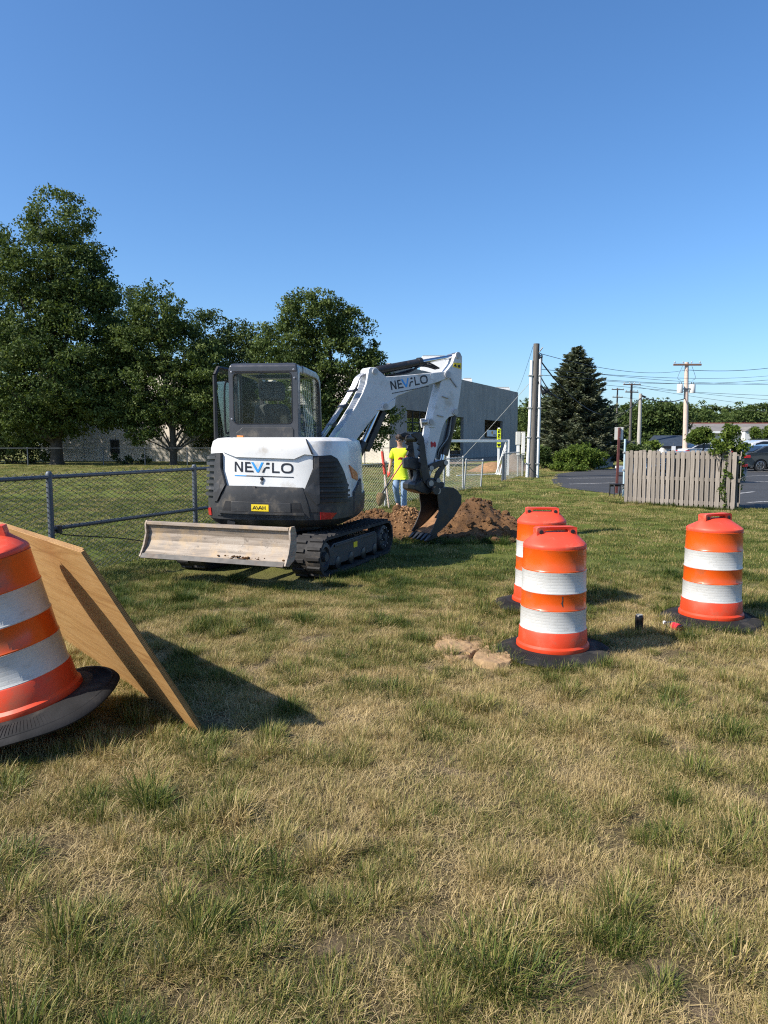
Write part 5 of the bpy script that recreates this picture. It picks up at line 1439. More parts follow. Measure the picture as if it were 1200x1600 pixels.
boom = wb('boom', slab(boom_pts, -BW, BW), 'boomgrey', bevel=0.012, smooth=30)
# raised flange plates along the top and bottom edges
brk = [tz(x, y, BW) for x, y in ((588,641),(598,641.5),(610,640),(617,634),(618,622),(606,629),(596,637))]
wb('cylinder_bracket', slab(brk, BW-.05, BW+.012), 'boomgrey', boom, bevel=0.006)
wb('cylinder_bracket', slab(brk, -BW-.012, -BW+.05), 'boomgrey', boom, bevel=0.006)
pn = {}
for nm, (x, y), r_, w_ in (('a',(585.5,580.5),.035,.15),('b',(601.5,634.8),.04,.155),('c',(699.6,585.3),.05,.15)):
    c = tz(x, y, BW); pn[nm] = c
    wpin(c, -w_, w_, r_, 'pin', 'pin', boom)
    wpin(c, w_-.03, w_-.008, r_*1.25, 'pin_collar', 'boomgrey', boom)
# hydraulic lines over the top of the boom
for k, o_ in enumerate((-.075,-.04,-.005,.03,.065)):
    ln_ = [tz(x, y, BW) for x, y in ((514,690),(535,658),(552,631),(564,610),(572,594))]
    pts = [wp(t+.0, z+.02, o_) for t, z in [(p[0]-.055,p[1]+.035) for p in ln_]] + [wp(pn['a'][0]-.04, pn['a'][1]+.015-.03*k*.3, o_)]
    wb('hydraulic_line', MB().tube(catmull(pts, 4), .014, 6), 'boomgrey' if k % 2 else 'pin', boom, smooth=60)
for f in (.25,.55,.8):
    p = tz(514+(572-514)*f, 690-(690-594)*f, BW)
    wb('line_clamp', MB().loop2([wp(p[0]-.09,p[1]+.02,o) for o in (-.1,.1)] + [wp(p[0]-.02,p[1]+.07,o) for o in (.1,-.1)], [wp(p[0]-.06,p[1]-.01,o) for o in (-.1,.1)] + [wp(p[0]+.01,p[1]+.04,o) for o in (.1,-.1)]), 'steel_black', boom)
for k in range(3):
    a, b = tz(610,587.5,BW), tz(688,580,BW)
    wb('hydraulic_hose', MB().tube(catmull([wp(a[0],a[1]+.02,-.05+.05*k), wp(a[0]*.6+b[0]*.4,a[1]*.6+b[1]*.4+.03,-.05+.05*k), wp(a[0]*.25+b[0]*.75,a[1]*.25+b[1]*.75+.11+.02*k,-.06+.05*k), wp(b[0]+.03,b[1]+.05,-.05+.05*k)], 6), .014, 6), 'cable', boom, smooth=60)
# boom logo
A0, A1 = tz(611.5, 609.5, BW), tz(669, 598.5, BW)
ax = Vector((A1[0]-A0[0], A1[1]-A0[1])); Lx = ax.length; ax /= Lx; ay = Vector((-ax.y, ax.x))
def bface(x, y, lift):
    q_ = Vector(A0) + ax * (Lx*x/6.07) + ay * (y*.128 + .0)
    return wp(q_.x, q_.y, BW+lift) - EX
logo(bface, boom, ((0, 6.1, 'ink'),))
for pts, mat in (([(672.5,584.5),(677,583.8),(677.5,592),(673.5,593)], 'white'),):
    wb('sticker', slab([tz(x,y,BW) for x,y in pts], BW+.001, BW+.004), mat, boom)
# lift cylinder under the boom
c0, c1 = tz(561,722,BW), tz(599,637,BW)
cyl = wb('lift_cylinder', wtube((c0[0]-.12,c0[1]-.18), (c0[0]+(c1[0]-c0[0])*.36, c0[1]+(c1[1]-c0[1])*.36), 0, .075), 'steel_black', smooth=50)
wb('cylinder_rod', wtube((c0[0]+(c1[0]-c0[0])*.30, c0[1]+(c1[1]-c0[1])*.30), c1, 0, .042), 'chrome', cyl, smooth=50)
wb('rod_guard', MB().loft([[wp(c0[0]+(c1[0]-c0[0])*f + .03 + w_, c0[1]+(c1[1]-c0[1])*f - .03 - z_, o) for w_, z_, o in ((.0,.0,.07),(.06,.045,.07),(.06,.045,-.07),(.0,.0,-.07))] for f in (.28,1.0)]), 'steel_black', cyl)
wb('sticker', slab([tz(x,y,.08) for x,y in ((560.5,703),(563,699),(565,701),(562.5,705))], .076, .079), 'signwhite', cyl)
# arm cylinder along the top
a0, a1, a2 = tz(589,578.8,0.0), tz(657,566.0,0), tz(711.5,556.5,0)
ac = wb('arm_cylinder', wtube(a0, a1, 0, .062), 'steel_black', smooth=50)
wb('cylinder_gland', wtube((a1[0]-.05,a1[1]-.005), (a1[0]+.012,a1[1]+.003), 0, .072), 'steel_black', ac, smooth=50)
wb('cylinder_rod', wtube((a1[0]-.01,a1[1]), a2, 0, .034), 'chrome', ac, smooth=50)
wb('feed_pipe', MB().tube([wp(a0[0]+.1,a0[1]-.10,.03), wp(a1[0]-.1,a1[1]-.10,.03), wp(a1[0]-.04,a1[1]-.05,.03)], .016, 6), 'steel_black', ac, smooth=60)
wb('rod_eye', MB().tube([wp(*a2,-.06), wp(*a2,.06)], .055, 14), 'steel_black', ac, smooth=50)
# stick
SW = .105
so = [(711.5,553.5),(715,550.6),(719,551.2),(722.5,557),(722.3,575),(721.7,596.7),(719.5,615),(716.7,633.3),(714.5,644),(710,649.5),(702,652),(696.5,657.5),(692,668),(685,694),(678.5,719),(673,745),(661,742),(662.5,728),(666.7,706.7),(670,684),(673,663),(681,630),(689,597.5),(695,581.7),(701,575),(707,567)]
stick_pts = [tz(x, y, SW) for x, y in so]
stick = wb('stick', slab(stick_pts, -SW, SW), 'boomgrey', bevel=0.012, smooth=30)
for (x, y), r_, w_ in (((715,555),.04,.135),((710.6,643.5),.042,.14),((672.5,659.5),.04,.14)):
    c = tz(x, y, SW); wpin(c, -w_, w_, r_, 'pin', 'pin', stick); wpin(c, w_-.03, w_-.010, r_*1.25, 'pin_collar', 'boomgrey', stick)
lug_ = [tz(x, y, SW) for x, y in ((668,654),(676,653),(680,659),(679,668),(670,668))]
wb('thumb_lug', slab(lug_, SW-.02, SW+.012), 'boomgrey', stick, bevel=0.006); wb('thumb_lug', slab(lug_, -SW-.012, -SW+.02), 'boomgrey', stick, bevel=0.006)
wb('sticker', slab([tz(x,y,SW) for x,y in ((709,566.5),(720.5,567.5),(720.5,577),(707.5,573))], SW+.001, SW+.004), 'yellow', stick)
for pts in ([(708.5,571.5),(712,568.5),(713.5,573.8)], [(715,570.5),(719,570),(719,575),(715,574)]):
    wb('sticker_print', slab([tz(x,y,SW) for x,y in pts], SW+.0045, SW+.006), 'ink', stick)
for pts in ([(690.5,618.5),(700.5,622),(700.3,623),(690.2,619.6)], [(683,648),(692.5,650.6),(692.3,651.7),(682.8,649.2)], [(703,589.5),(713.5,604.5),(712.6,605.2),(702,590.3)]):
    wb('weld_strip', slab([tz(x,y,SW) for x,y in pts], SW, SW+.02), 'pin', stick)
M['sign_red'] = paint('sign_red', (0.42,0.02,0.03), 0.5, var=0.05)
for a, b in (((673,691),(680.5,698)),((673.5,698),(680,691)),((673,694),(681,694.6))):
    A_, B_ = Vector(tz(*a,SW)), Vector(tz(*b,SW)); d = (B_-A_).normalized(); n2 = Vector((-d.y,d.x))*.017
    wb('warning_mark', slab([tuple(A_-n2),tuple(B_-n2),tuple(B_+n2),tuple(A_+n2)], SW+.001, SW+.003+.001*(a[1] % 3)), 'sign_red', stick)
# bucket cylinder on the far side of the stick
b0, b1 = tz(708,647,SW), tz(691,713,SW)
bc = wb('bucket_cylinder', wtube((b0[0]+.07,b0[1]-.02), (b1[0]+.10,b1[1]+.02), 0, .07), 'steel_black', smooth=50)
wb('cylinder_rod', wtube((b1[0]+.10,b1[1]+.04), tz(690,727,0), 0, .036), 'chrome', bc, smooth=50)
for o_ in (-.06, .0, .06): wb('hydraulic_hose', MB().tube(catmull([wp(b0[0]+.0,b0[1]-.05,o_*.6+.06), wp(b0[0]-.06,b0[1]-.35,o_*.6+.07), wp(b1[0]-.02,b1[1]+.1,o_*.6+.06), wp(b1[0]-.04,b1[1]-.05,o_*.4+.05)], 5), .013, 6), 'galv_pale' if o_ == 0 else 'cable', bc, smooth=60)
# thumb: two toothed plates with a cross tube
def z8(x, y): return (540 + x/5.4545, 670 + y/5.4545)
TW = .165
tho = [(560,42),(598,26),(640,40),(662,78),(672,150),(690,290),(706,370),(726,440),(722,478),(690,492),(660,456),(646,400),(634,340),(637,300),(620,285),(634,245),(616,228),(631,192),(612,176),(627,140),(606,122),(610,98),(592,78),(568,66)]
thp = [tz(*z8(x, y), TW) for x, y in tho]
thumb = wb('thumb_plate', slab(thp, TW-.022, TW+.022), 'steel_black', bevel=0.005)
wb('thumb_plate', slab(thp, -TW-.022, -TW+.022), 'steel_black', bevel=0.005)
c = tz(*z8(622, 82), TW); wb('cross_tube', MB().tube([wp(c[0],c[1],-TW+.02), wp(c[0],c[1],TW-.02)], .055, 14), 'steel_black', thumb, smooth=50)
c = tz(*z8(712, 463), TW); wpin(c, -TW-.06, TW+.06, .045, 'pin', 'pin', thumb); wpin(c, TW+.02, TW+.05, .075, 'pin_collar', 'steel_black', thumb)
bx = [tz(*z8(x, y), .09) for x, y in ((536,256),(580,240),(634,252),(636,340),(596,352),(540,336))]
wb('thumb_cylinder', slab(bx, -.11, .09), 'trackgrey', thumb, bevel=0.015)
lk = [tz(*z8(x, y), .05) for x, y in ((604,350),(648,352),(660,380),(640,470),(600,482),(590,450),(606,400))]
wb('thumb_link', slab(lk, -.06, .05), 'trackgrey', thumb, bevel=0.012)
# coupler and linkage
for o_ in (.135, -.135):
    l1 = [tz(*z8(x, y), .135) for x, y in ((700,312),(760,282),(840,262),(862,285),(850,312),(790,325),(740,352),(712,350))]
    wb('bucket_link', slab(l1, o_-.02, o_+.02), 'steel_black', bevel=0.006)
    l2 = [tz(*z8(x, y), .135) for x, y in ((832,290),(858,300),(830,350),(796,410),(800,450),(770,458),(752,430),(770,370))]
    wb('bucket_link', slab(l2, o_-.018, o_+.016), 'steel_black', bevel=0.006)
for xy in ((846,288),(724,334),(782,440)):
    c = tz(*z8(*xy), .135); wpin(c, -.17, .17, .038, 'pin', 'pin', stick)
q_ = [tz(*z8(x, y), .17) for x, y in ((590,470),(640,440),(720,430),(800,448),(846,456),(842,500),(780,512),(740,545),(700,560),(640,545),(590,520))]
wb('quick_coupler', slab(q_, -.20, .17), 'steel_black', bevel=0.02)
# bucket
KW = .27
pl = [(683,763),(709,761.7),(721.5,774.5),(721,788),(710.5,806),(697.5,821),(687,831),(677,837),(672,835),(677,825),(682.5,812),(686,801),(686.5,795),(684.5,780)]
plp = [tz(x, y, KW) for x, y in pl]
bkt = wb('bucket', slab(plp, KW-.022, KW), 'bucket', bevel=0.005)
wb('side_plate', slab(plp, -KW, -KW+.022), 'bucket', bkt, bevel=0.005)
back = plp[0:8]                                   # top, round the heel, to the cutting edge
def inset(pts, d):
    out = []
    for i, p in enumerate(pts):
        a, b = Vector(pts[max(0,i-1)]), Vector(pts[min(len(pts)-1,i+1)]); t_ = (b-a).normalized(); n2 = Vector((-t_.y, t_.x))
        cen = Vector((sum(q[0] for q in plp)/len(plp), sum(q[1] for q in plp)/len(plp)))
        if n2.dot(cen - Vector(p)) < 0: n2 = -n2
        out.append(tuple(Vector(p) + n2*d))
    return out
cm = [tuple(v)[:2] for v in catmull([(p[0],p[1],0) for p in back], 5)]
i0, i1 = inset(cm, .003), inset(cm, .025)
sh = MB(); sh.loft([[wp(*a,-KW+.0225), wp(*a,KW-.0225), wp(*b,KW-.0225), wp(*b,-KW+.0225)] for a, b in zip(i0, i1)])
wb('bucket_shell', sh, 'bucket', bkt, smooth=40)
j0, j1 = inset(cm, .026), inset(cm, .030)
ii = list(range(len(cm)//2, len(cm)))
sh = MB(); sh.loft([[wp(*j0[k],-KW+.024), wp(*j0[k],KW-.024), wp(*j1[k],KW-.024), wp(*j1[k],-KW+.024)] for k in ii])
wb('bucket_floor', sh, 'bucket_in', bkt, smooth=40)
e0, e1 = Vector(cm[-1]), Vector(cm[-4]); dl = (e0 - e1).normalized(); nl = Vector((-dl.y, dl.x))
lip = MB(); lip.loop2([wp(*(e1+nl*.03),o) for o in (-KW-.01,KW+.01)] + [wp(*(e0+dl*.03+nl*.012),o) for o in (KW+.01,-KW-.01)], [wp(*(e1-nl*.012),o) for o in (-KW-.01,KW+.01)] + [wp(*(e0+dl*.03-nl*.008),o) for o in (KW+.01,-KW-.01)])
wb('cutting_edge', lip, 'bucket', bkt, bevel=0.004)
for k in range(5):
    o_ = -KW+.04 + (2*KW-.08)*k/4
    tm = MB(); tm.loft([[wp(*(e0+dl*d+nl*h_),o_-w_), wp(*(e0+dl*d+nl*h_),o_+w_), wp(*(e0+dl*d-nl*h2),o_+w_), wp(*(e0+dl*d-nl*h2),o_-w_)] for d, h_, h2, w_ in ((-.05,.05,.028,.040),(.03,.05,.020,.038),(.09,.045,.0,.030),(.15,.035,-.018,.016))])
    wb('bucket_tooth', tm, 'steel_black', bkt, bevel=0.004)
c = tz(683.5, 767, KW); wpin(c, -KW-.02, KW+.02, .05, 'pin', 'pin', bkt)
c = tz(*z8(765, 525), KW); wpin(c, KW-.02, KW+.03, .06, 'pin_boss', 'bucket', bkt)
# swing post at the boom foot
sw = wb('swing_post', MB().loft([[Vector((-.70+.20*cos(a), 10.42+.20*sin(a), z)) for a in [2*pi*k/16 for k in range(16)]] for z in (.52,.9,1.25)]), 'steel_black', smooth=40)
# ================================================================== TRAFFIC DRUMS
def make_drum():
    root = empty('traffic_drum', (0,0,0))
    d = MB().lathe([(.262,.045),(.268,.06),(.266,.085),(.252,.10),(.248,.20),(.244,.206)], 56).build('drum_base', M['orange_pl'], root, smooth=35)
    Z = [(.206,.365,.240,.2385,'white_band','sheeting'),(.365,.490,.2365,.2355,'orange_band','orange'),(.490,.645,.2335,.2325,'white_band','sheeting'),(.645,.805,.2305,.229,'orange_band','orange')]
    for z0, z1, r0, r1, nm, mt in Z:
        MB().lathe([(r0+.0035,z0-.004),(r0+.0045,z0+.003),(r0,z0+.010),(r0-.0005,(z0+z1)/2),(r1,z1-.010),(r1+.003,z1-.004),(r1-.004,z1-.0005)], 56).build(nm, M[mt], root, smooth=35)
    # cap: round at the rim, flattened to a ridge under the handle
    rings = []; n = 56
    for z, s, fl in ((.804,1,0),(.816,1.012,0),(.828,1.0,0),(.838,.97,.05),(.862,.88,.32),(.886,.78,.62),(.905,.70,.86),(.912,.60,.90)):
        rr_ = .2275 * s
        rings.append([(rr_*cos(2*pi*k/n), rr_*sin(2*pi*k/n)*(1-fl*.75), z) for k in range(n)])
    cap = MB().loft(rings).build('cap', M['orange_cap'], root, smooth=35)
    def rrect(hw, z0, z1, r, y, k=5):
        p = []
        for cx, cz, a0 in ((hw-r,z1-r,0),(-hw+r,z1-r,pi/2)):
            p += [(cx+r*cos(a0+pi/2*i/k), y, cz+r*sin(a0+pi/2*i/k)) for i in range(k+1)]
        return p + [(-hw*1.12, y, z0), (hw*1.12, y, z0)]
    A = rrect(.150,.865,.950,.035,-.026); S = rrect(.085,.905,.932,.012,-.026)
    # handle plate with a slot: outer ring joined to the slot ring
    def resample(P, m):
        P = [Vector(p) for p in P]; L = [0]
        for a, b in zip(P, P[1:] + P[:1]): L.append(L[-1] + (b-a).length)
        out = []
        for i in range(m):
            s_ = L[-1]*i/m; j = max(k for k in range(len(L)-1) if L[k] <= s_ + 1e-9); t = (s_-L[j])/max(1e-9,L[j+1]-L[j])
            out.append(P[j].lerp(P[(j+1) % len(P)], t))
        return out
    slot = [(.085*cos(a)*.0 + (.078 if cos(a) > 0 else -.078) + .012*cos(a), -.026, .918 + .014*sin(a)) for a in [2*pi*i/48 for i in range(48)]]
    outp = []
    for x, y, z in slot:
        v = Vector((x, 0, (z-.918)*4.2)).normalized(); best = None
        t = 2.0
        sx = .155/abs(v.x) if abs(v.x) > 1e-6 else 9; szu = (.034/abs(v.z)) if abs(v.z) > 1e-6 else 9; szd = (.066/abs(v.z)) if abs(v.z) > 1e-6 else 9
        t = min(sx, szu if v.z > 0 else szd); outp.append((v.x*t, -.026, .918 + v.z*t))
    rb = lambda P, y: [(x, y, z) for x, _, z in P]
    h = MB(); h.loft([rb(outp,-.042), rb(outp,.042), rb(slot,.036), rb(slot,-.036), rb(outp,-.042)], False, False)
    h.build('handle', M['orange_cap'], cap, smooth=30, bevel=0.006)
    for sx in (-1, 1):
        MB().lathe([(.016,-.004),(.016,.002),(.009,.003),(.001,.003)], 12, Matrix.Translation((sx*.122,-.0425,.915)) @ Matrix.Rotation(pi/2,4,'X')).build('lamp_hole', M['black'], cap, smooth=30)
    # ballast ring: a sidewall cut from a lorry tyre, slightly wavy, with moulded radial ribs
    n = 96; rings = []
    for r, z in ((.255,.052),(.27,.060),(.30,.060),(.36,.050),(.41,.034),(.438,.020),(.446,.006),(.438,-.004),(.30,.0),(.255,.0)):
        rings.append([((r + .004*sin(3*a+1))*cos(a), (r + .004*sin(3*a+1))*sin(a), z + (.010*sin(2*a+.6) + .006*sin(5*a))*(r-.25)/.19) for a in [2*pi*k/n for k in range(n)]])
    ty = MB().loft(rings, False, False).build('ballast_ring', M['tyre'], root, smooth=35)
    rib = MB()
    for k in range(150):
        a = 2*pi*k/150
        Mx = Matrix.Rotation(a, 4, 'Z')
        zz = lambda r: (.010*sin(2*a+.6) + .006*sin(5*a))*(r-.25)/.19
        rib.loft([[Mx @ Vector((r,-w_,z+zz(r))), Mx @ Vector((r,w_,z+zz(r))), Mx @ Vector((r,0,z+.0035+zz(r)))] for r, z, w_ in ((.318,.055,.0016),(.36,.0485,.002),(.405,.034,.0022))])
    rib.build('moulded_ribs', M['tyre'], ty, kind='stuff')
    rim_ = MB()
    for r_ in (.312, .412):
        rim_.loft([[(rr2*cos(2*pi*k/n), rr2*sin(2*pi*k/n), z + (.010*sin(4*pi*k/n+.6)+.006*sin(10*pi*k/n))*(rr2-.25)/.19) for k in range(n)] for rr2, z in ((r_-.004, .0575-(r_-.3)*.22),(r_, .0605-(r_-.3)*.22),(r_+.004,.0565-(r_-.3)*.22))], False, False)
    rim_.build('moulded_ring', M['tyre'], ty, smooth=40)
    return root
drum = make_drum()
G_D = 'orange and white traffic drums'
drums = [drum] + [copy_tree(drum) for _ in range(3)]
def put(o, loc, rot, label):
    o.location = loc; o.rotation_euler = rot; tag(o, label, 'traffic drum', G_D)
put(drums[0], (1.262, 5.30, .006), (0, 0, radians(10)), 'traffic drum standing beside the torn tan earth slab, its orange band scuffed')
put(drums[1], (1.505, 6.86, .006), (0, 0, radians(-6)), 'traffic drum mostly hidden behind the scuffed drum next to the tan slab')
put(drums[2], (2.885, 6.27, .006), (0, 0, radians(24)), 'traffic drum standing alone next to the lying red labelled bottle')
put(drums[3], (-1.908, 3.80, .134), (0, radians(14.3), radians(196.5)), 'tilted traffic drum close beside the leaning plywood sheet')
drums[3].scale = (1.06, 1.06, 1.06)
# scuff on the front drum
s_ = MB(); s_.loft([[(.2370*cos(a_)*1.0, .2370*sin(a_), z) for a_ in (A_-w_, A_+w_)] + [(.2374*cos(a_), .2374*sin(a_), z) for a_ in (A_+w_, A_-w_)] for z, A_, w_ in ((.40,-1.69,.012),(.425,-1.72,.025),(.45,-1.70,.012),(.475,-1.71,.02))])
s_.build('scuff', M['plastic_trim'], drums[0])

# ================================================================== PLYWOOD
Pa, Pb = gnd(318, 1148), gnd(103, 1000)
e_ = (Pb - Pa).normalized(); pn_ = Vector((-e_.y, e_.x, 0)); pn_ = pn_ if pn_.x < 0 else -pn_
def sheet(shift_e, shift_n, phi, label, th=.0185, sink=.01):
    up = (pn_*cos(radians(phi)) + Vector((0,0,sin(radians(phi))))); nf = up.cross(e_).normalized()
    o = Pa + e_*shift_e + pn_*shift_n - up*sink
    cr, sr_ = cos(radians(-.9)), sin(radians(-.9)); ex_, up = e_*cr + up*sr_, up*cr - e_*sr_
    R = Matrix((ex_, up, nf)).transposed().to_4x4(); R.translation = o
    mb = MB(); nx, ny = 24, 12; bow = lambda x, y: .012*sin(pi*x/2.44)*sin(pi*y/1.22)
    root = empty('plywood_sheet', o, label, 'plywood'); root.matrix_world = R
    f = MB()
    for zz in (0,):
        V = [(2.44*i/nx, 1.22*j/ny, bow(2.44*i/nx,1.22*j/ny) - th/2 + .0012*0) for j in range(ny+1) for i in range(nx+1)]
        W_ = [(x, y, z+th) for x, y, z in V]
        F = [(j*(nx+1)+i, j*(nx+1)+i+1, (j+1)*(nx+1)+i+1, (j+1)*(nx+1)+i) for j in range(ny) for i in range(nx)]
    f.add(V, F); a = f.build('face_veneer', M['ply'], root, smooth=60)
    f2 = MB(); f2.add(W_, F); f2.build('face_veneer', M['ply'], root, smooth=60)
    # edge band: plies as proud and recessed strips
    k = 7
    for p in range(k):
        z0, z1 = -th/2 + th*p/k, -th/2 + th*(p+1)/k
        e = -.0 if p % 2 == 0 else .0018
        st = MB()
        per = [(2.44*i/nx,0) for i in range(nx)] + [(2.44,1.22*j/ny) for j in range(ny)] + [(2.44-2.44*i/nx,1.22) for i in range(nx)] + [(0,1.22-1.22*j/ny) for j in range(ny)]
        def ins(x, y): return (min(2.44-e, max(e, x)), min(1.22-e, max(e, y)))
        r0 = [(*ins(x,y), z0 + bow(x,y)) for x, y in per]; r1 = [(*ins(x,y), z1 + bow(x,y)) for x, y in per]
        st.loft([r0, r1], False, False); st.build('edge_ply', M['ply_edge'] if p % 2 else M['ply'], root)
    return root
sheet(0, 0, 61.0, 'plywood sheet leaning over the tilted drum, its lit face showing the drum shadow')
sheet(.10, -.036, 60.6, 'second plywood sheet stacked flat behind the leaning one, only its edges showing')

# ================================================================== LITTER AND TORN SLAB
q = gnd(998, 989)
M['can_black'] = paint('can_black', (0.012,0.012,0.014), 0.25, metal=0.4, var=0.1)
can = empty('drink_can', q, 'black drink can standing upright in the drum shadow', 'can')
MB().lathe([(.024,.0),(.031,.008),(.033,.02),(.033,.135),(.030,.146),(.026,.152)], 24).build('body', M['can_black'], can, smooth=40)
MB().lathe([(.0265,.151),(.0275,.156),(.025,.157),(.024,.151),(.002,.150)], 24).build('rim', M['galv_pale'], can, smooth=40)
MB().box(-.008,.010,-.006,.006,.1515,.1545).build('tab', M['galv_pale'], can, bevel=0.001)
for k in range(7):
    a = -pi/2 + (k-3)*.3
    MB().loft([[(.0332*cos(a+d_),.0332*sin(a+d_),z) for d_ in (-.04,.04)] + [(.0337*cos(a+d_),.0337*sin(a+d_),z) for d_ in (.04,-.04)] for z in (.035+.01*(k%3),.10-.012*(k%2))]).build('print_stripe', M['trackgrey'], can)
q0, q1 = gnd(1037, 980), gnd(1063, 990)
ang = atan2(q1.y-q0.y, q1.x-q0.x)
M['pet'] = glass('clear_plastic', (0.86,0.80,0.82), 1.4)
M['cola_red'] = paint('label_red', (0.52,0.02,0.03), 0.35, var=0.1)
bt = empty('plastic_bottle', (q0.x, q0.y, .042), 'clear plastic bottle with a red label and white cap lying in the grass', 'bottle', rz=ang)
RX = Matrix.Rotation(pi/2, 4, 'Y')
MB().lathe([(.013,.018),(.014,.035),(.024,.06),(.033,.085),(.034,.11),(.031,.125),(.033,.135),(.033,.19),(.031,.20),(.033,.205),(.020,.212)], 24, RX).build('body', M['pet'], bt, smooth=60)
MB().lathe([(.0145,.0),(.0155,.002),(.0155,.018),(.0145,.020)], 20, RX).build('cap', M['white_paint'], bt, smooth=40)
MB().lathe([(.0336,.124),(.0342,.128),(.0342,.200),(.0336,.204)], 24, RX).build('label_band', M['cola_red'], bt, smooth=40)

M['tanearth'] = paint('crusted_tan_earth', (0.31,0.205,0.105), 0.95, var=0.25, scale=9, dirt=(0.23,0.135,0.065), dirt_amt=0.35, dscale=12, bstr=0.9, bscale=60)
def earth_slab(outline_px, hgt, label, seed, hollow=None):
    G = [gnd(*p) for p in outline_px]; cen = sum(G, Vector())/len(G)
    D = [g - cen for g in G]; rng = np.random.default_rng(seed)
    xs = np.array([d.x for d in D]); ys = np.array([d.y for d in D]); n = 70
    X, Y = np.meshgrid(np.linspace(xs.min()-.05, xs.max()+.05, n), np.linspace(ys.min()-.05, ys.max()+.05, n))
    wx = X + (fbm(X*11+seed, Y*11, 3)-.5)*.045; wy = Y + (fbm(X*11, Y*11+seed+40, 3)-.5)*.045
    inside = np.zeros(X.shape, bool); dist = np.full(X.shape, 9.0); j = len(D)-1
    for i in range(len(D)):
        c_ = ((ys[i] > wy) != (ys[j] > wy)) & (wx < (xs[j]-xs[i])*(wy-ys[i])/((ys[j]-ys[i]) or 1e-9) + xs[i]); inside ^= c_
        ex, ey = xs[j]-xs[i], ys[j]-ys[i]; t = np.clip(((wx-xs[i])*ex + (wy-ys[i])*ey)/(ex*ex+ey*ey), 0, 1)
        dist = np.minimum(dist, np.hypot(wx-xs[i]-t*ex, wy-ys[i]-t*ey)); j = i
    sd = np.where(inside, dist, -dist)
    edge_ = np.clip(sd/.012, 0, 1)
    Z = hgt*edge_**.5*(.85+.3*fbm(X*3+seed, Y*3, 2)) + edge_*((fbm(X*22, Y*22+seed, 4)-.5)*.018 + np.where(fbm(X*6+seed*3, Y*6, 2) > .55, .010, 0)) - .012
    if hollow:
        hx, hy = hollow[0]-cen.x, hollow[1]-cen.y
        r_ = np.hypot((X-hx)/1.25, Y-hy) + (fbm(X*14+9, Y*14, 3)-.5)*.05
        Z = np.where(r_ < .045, -.05, Z)
    mb = MB(); mb.v = [tuple(v) for v in np.stack([X, Y, Z], -1).reshape(-1, 3)]
    mb.f = [(j*n+i, j*n+i+1, (j+1)*n+i+1, (j+1)*n+i) for j in range(n-1) for i in range(n-1) if sd[j:j+2, i:i+2].max() > -.01]
    o = mb.build('earth_slab', M['tanearth'], None, smooth=38); o.location = cen
    return tag(o, label, 'earth slab')
h_ = gnd(724, 1028)
earth_slab([(675,1000),(690,994),(722,994),(748,999),(768,1008),(760,1016),(742,1022),(726,1036),(706,1038),(688,1026),(680,1012)], .038, 'pale tan slab of crusted earth with a dark hollow torn into its edge', 3, (h_.x, h_.y))
earth_slab([(745,1020),(772,1015),(797,1020),(808,1032),(800,1045),(776,1048),(752,1044),(738,1034)], .050, 'smaller tan earth slab wedged against the ring of the scuffed drum', 5)

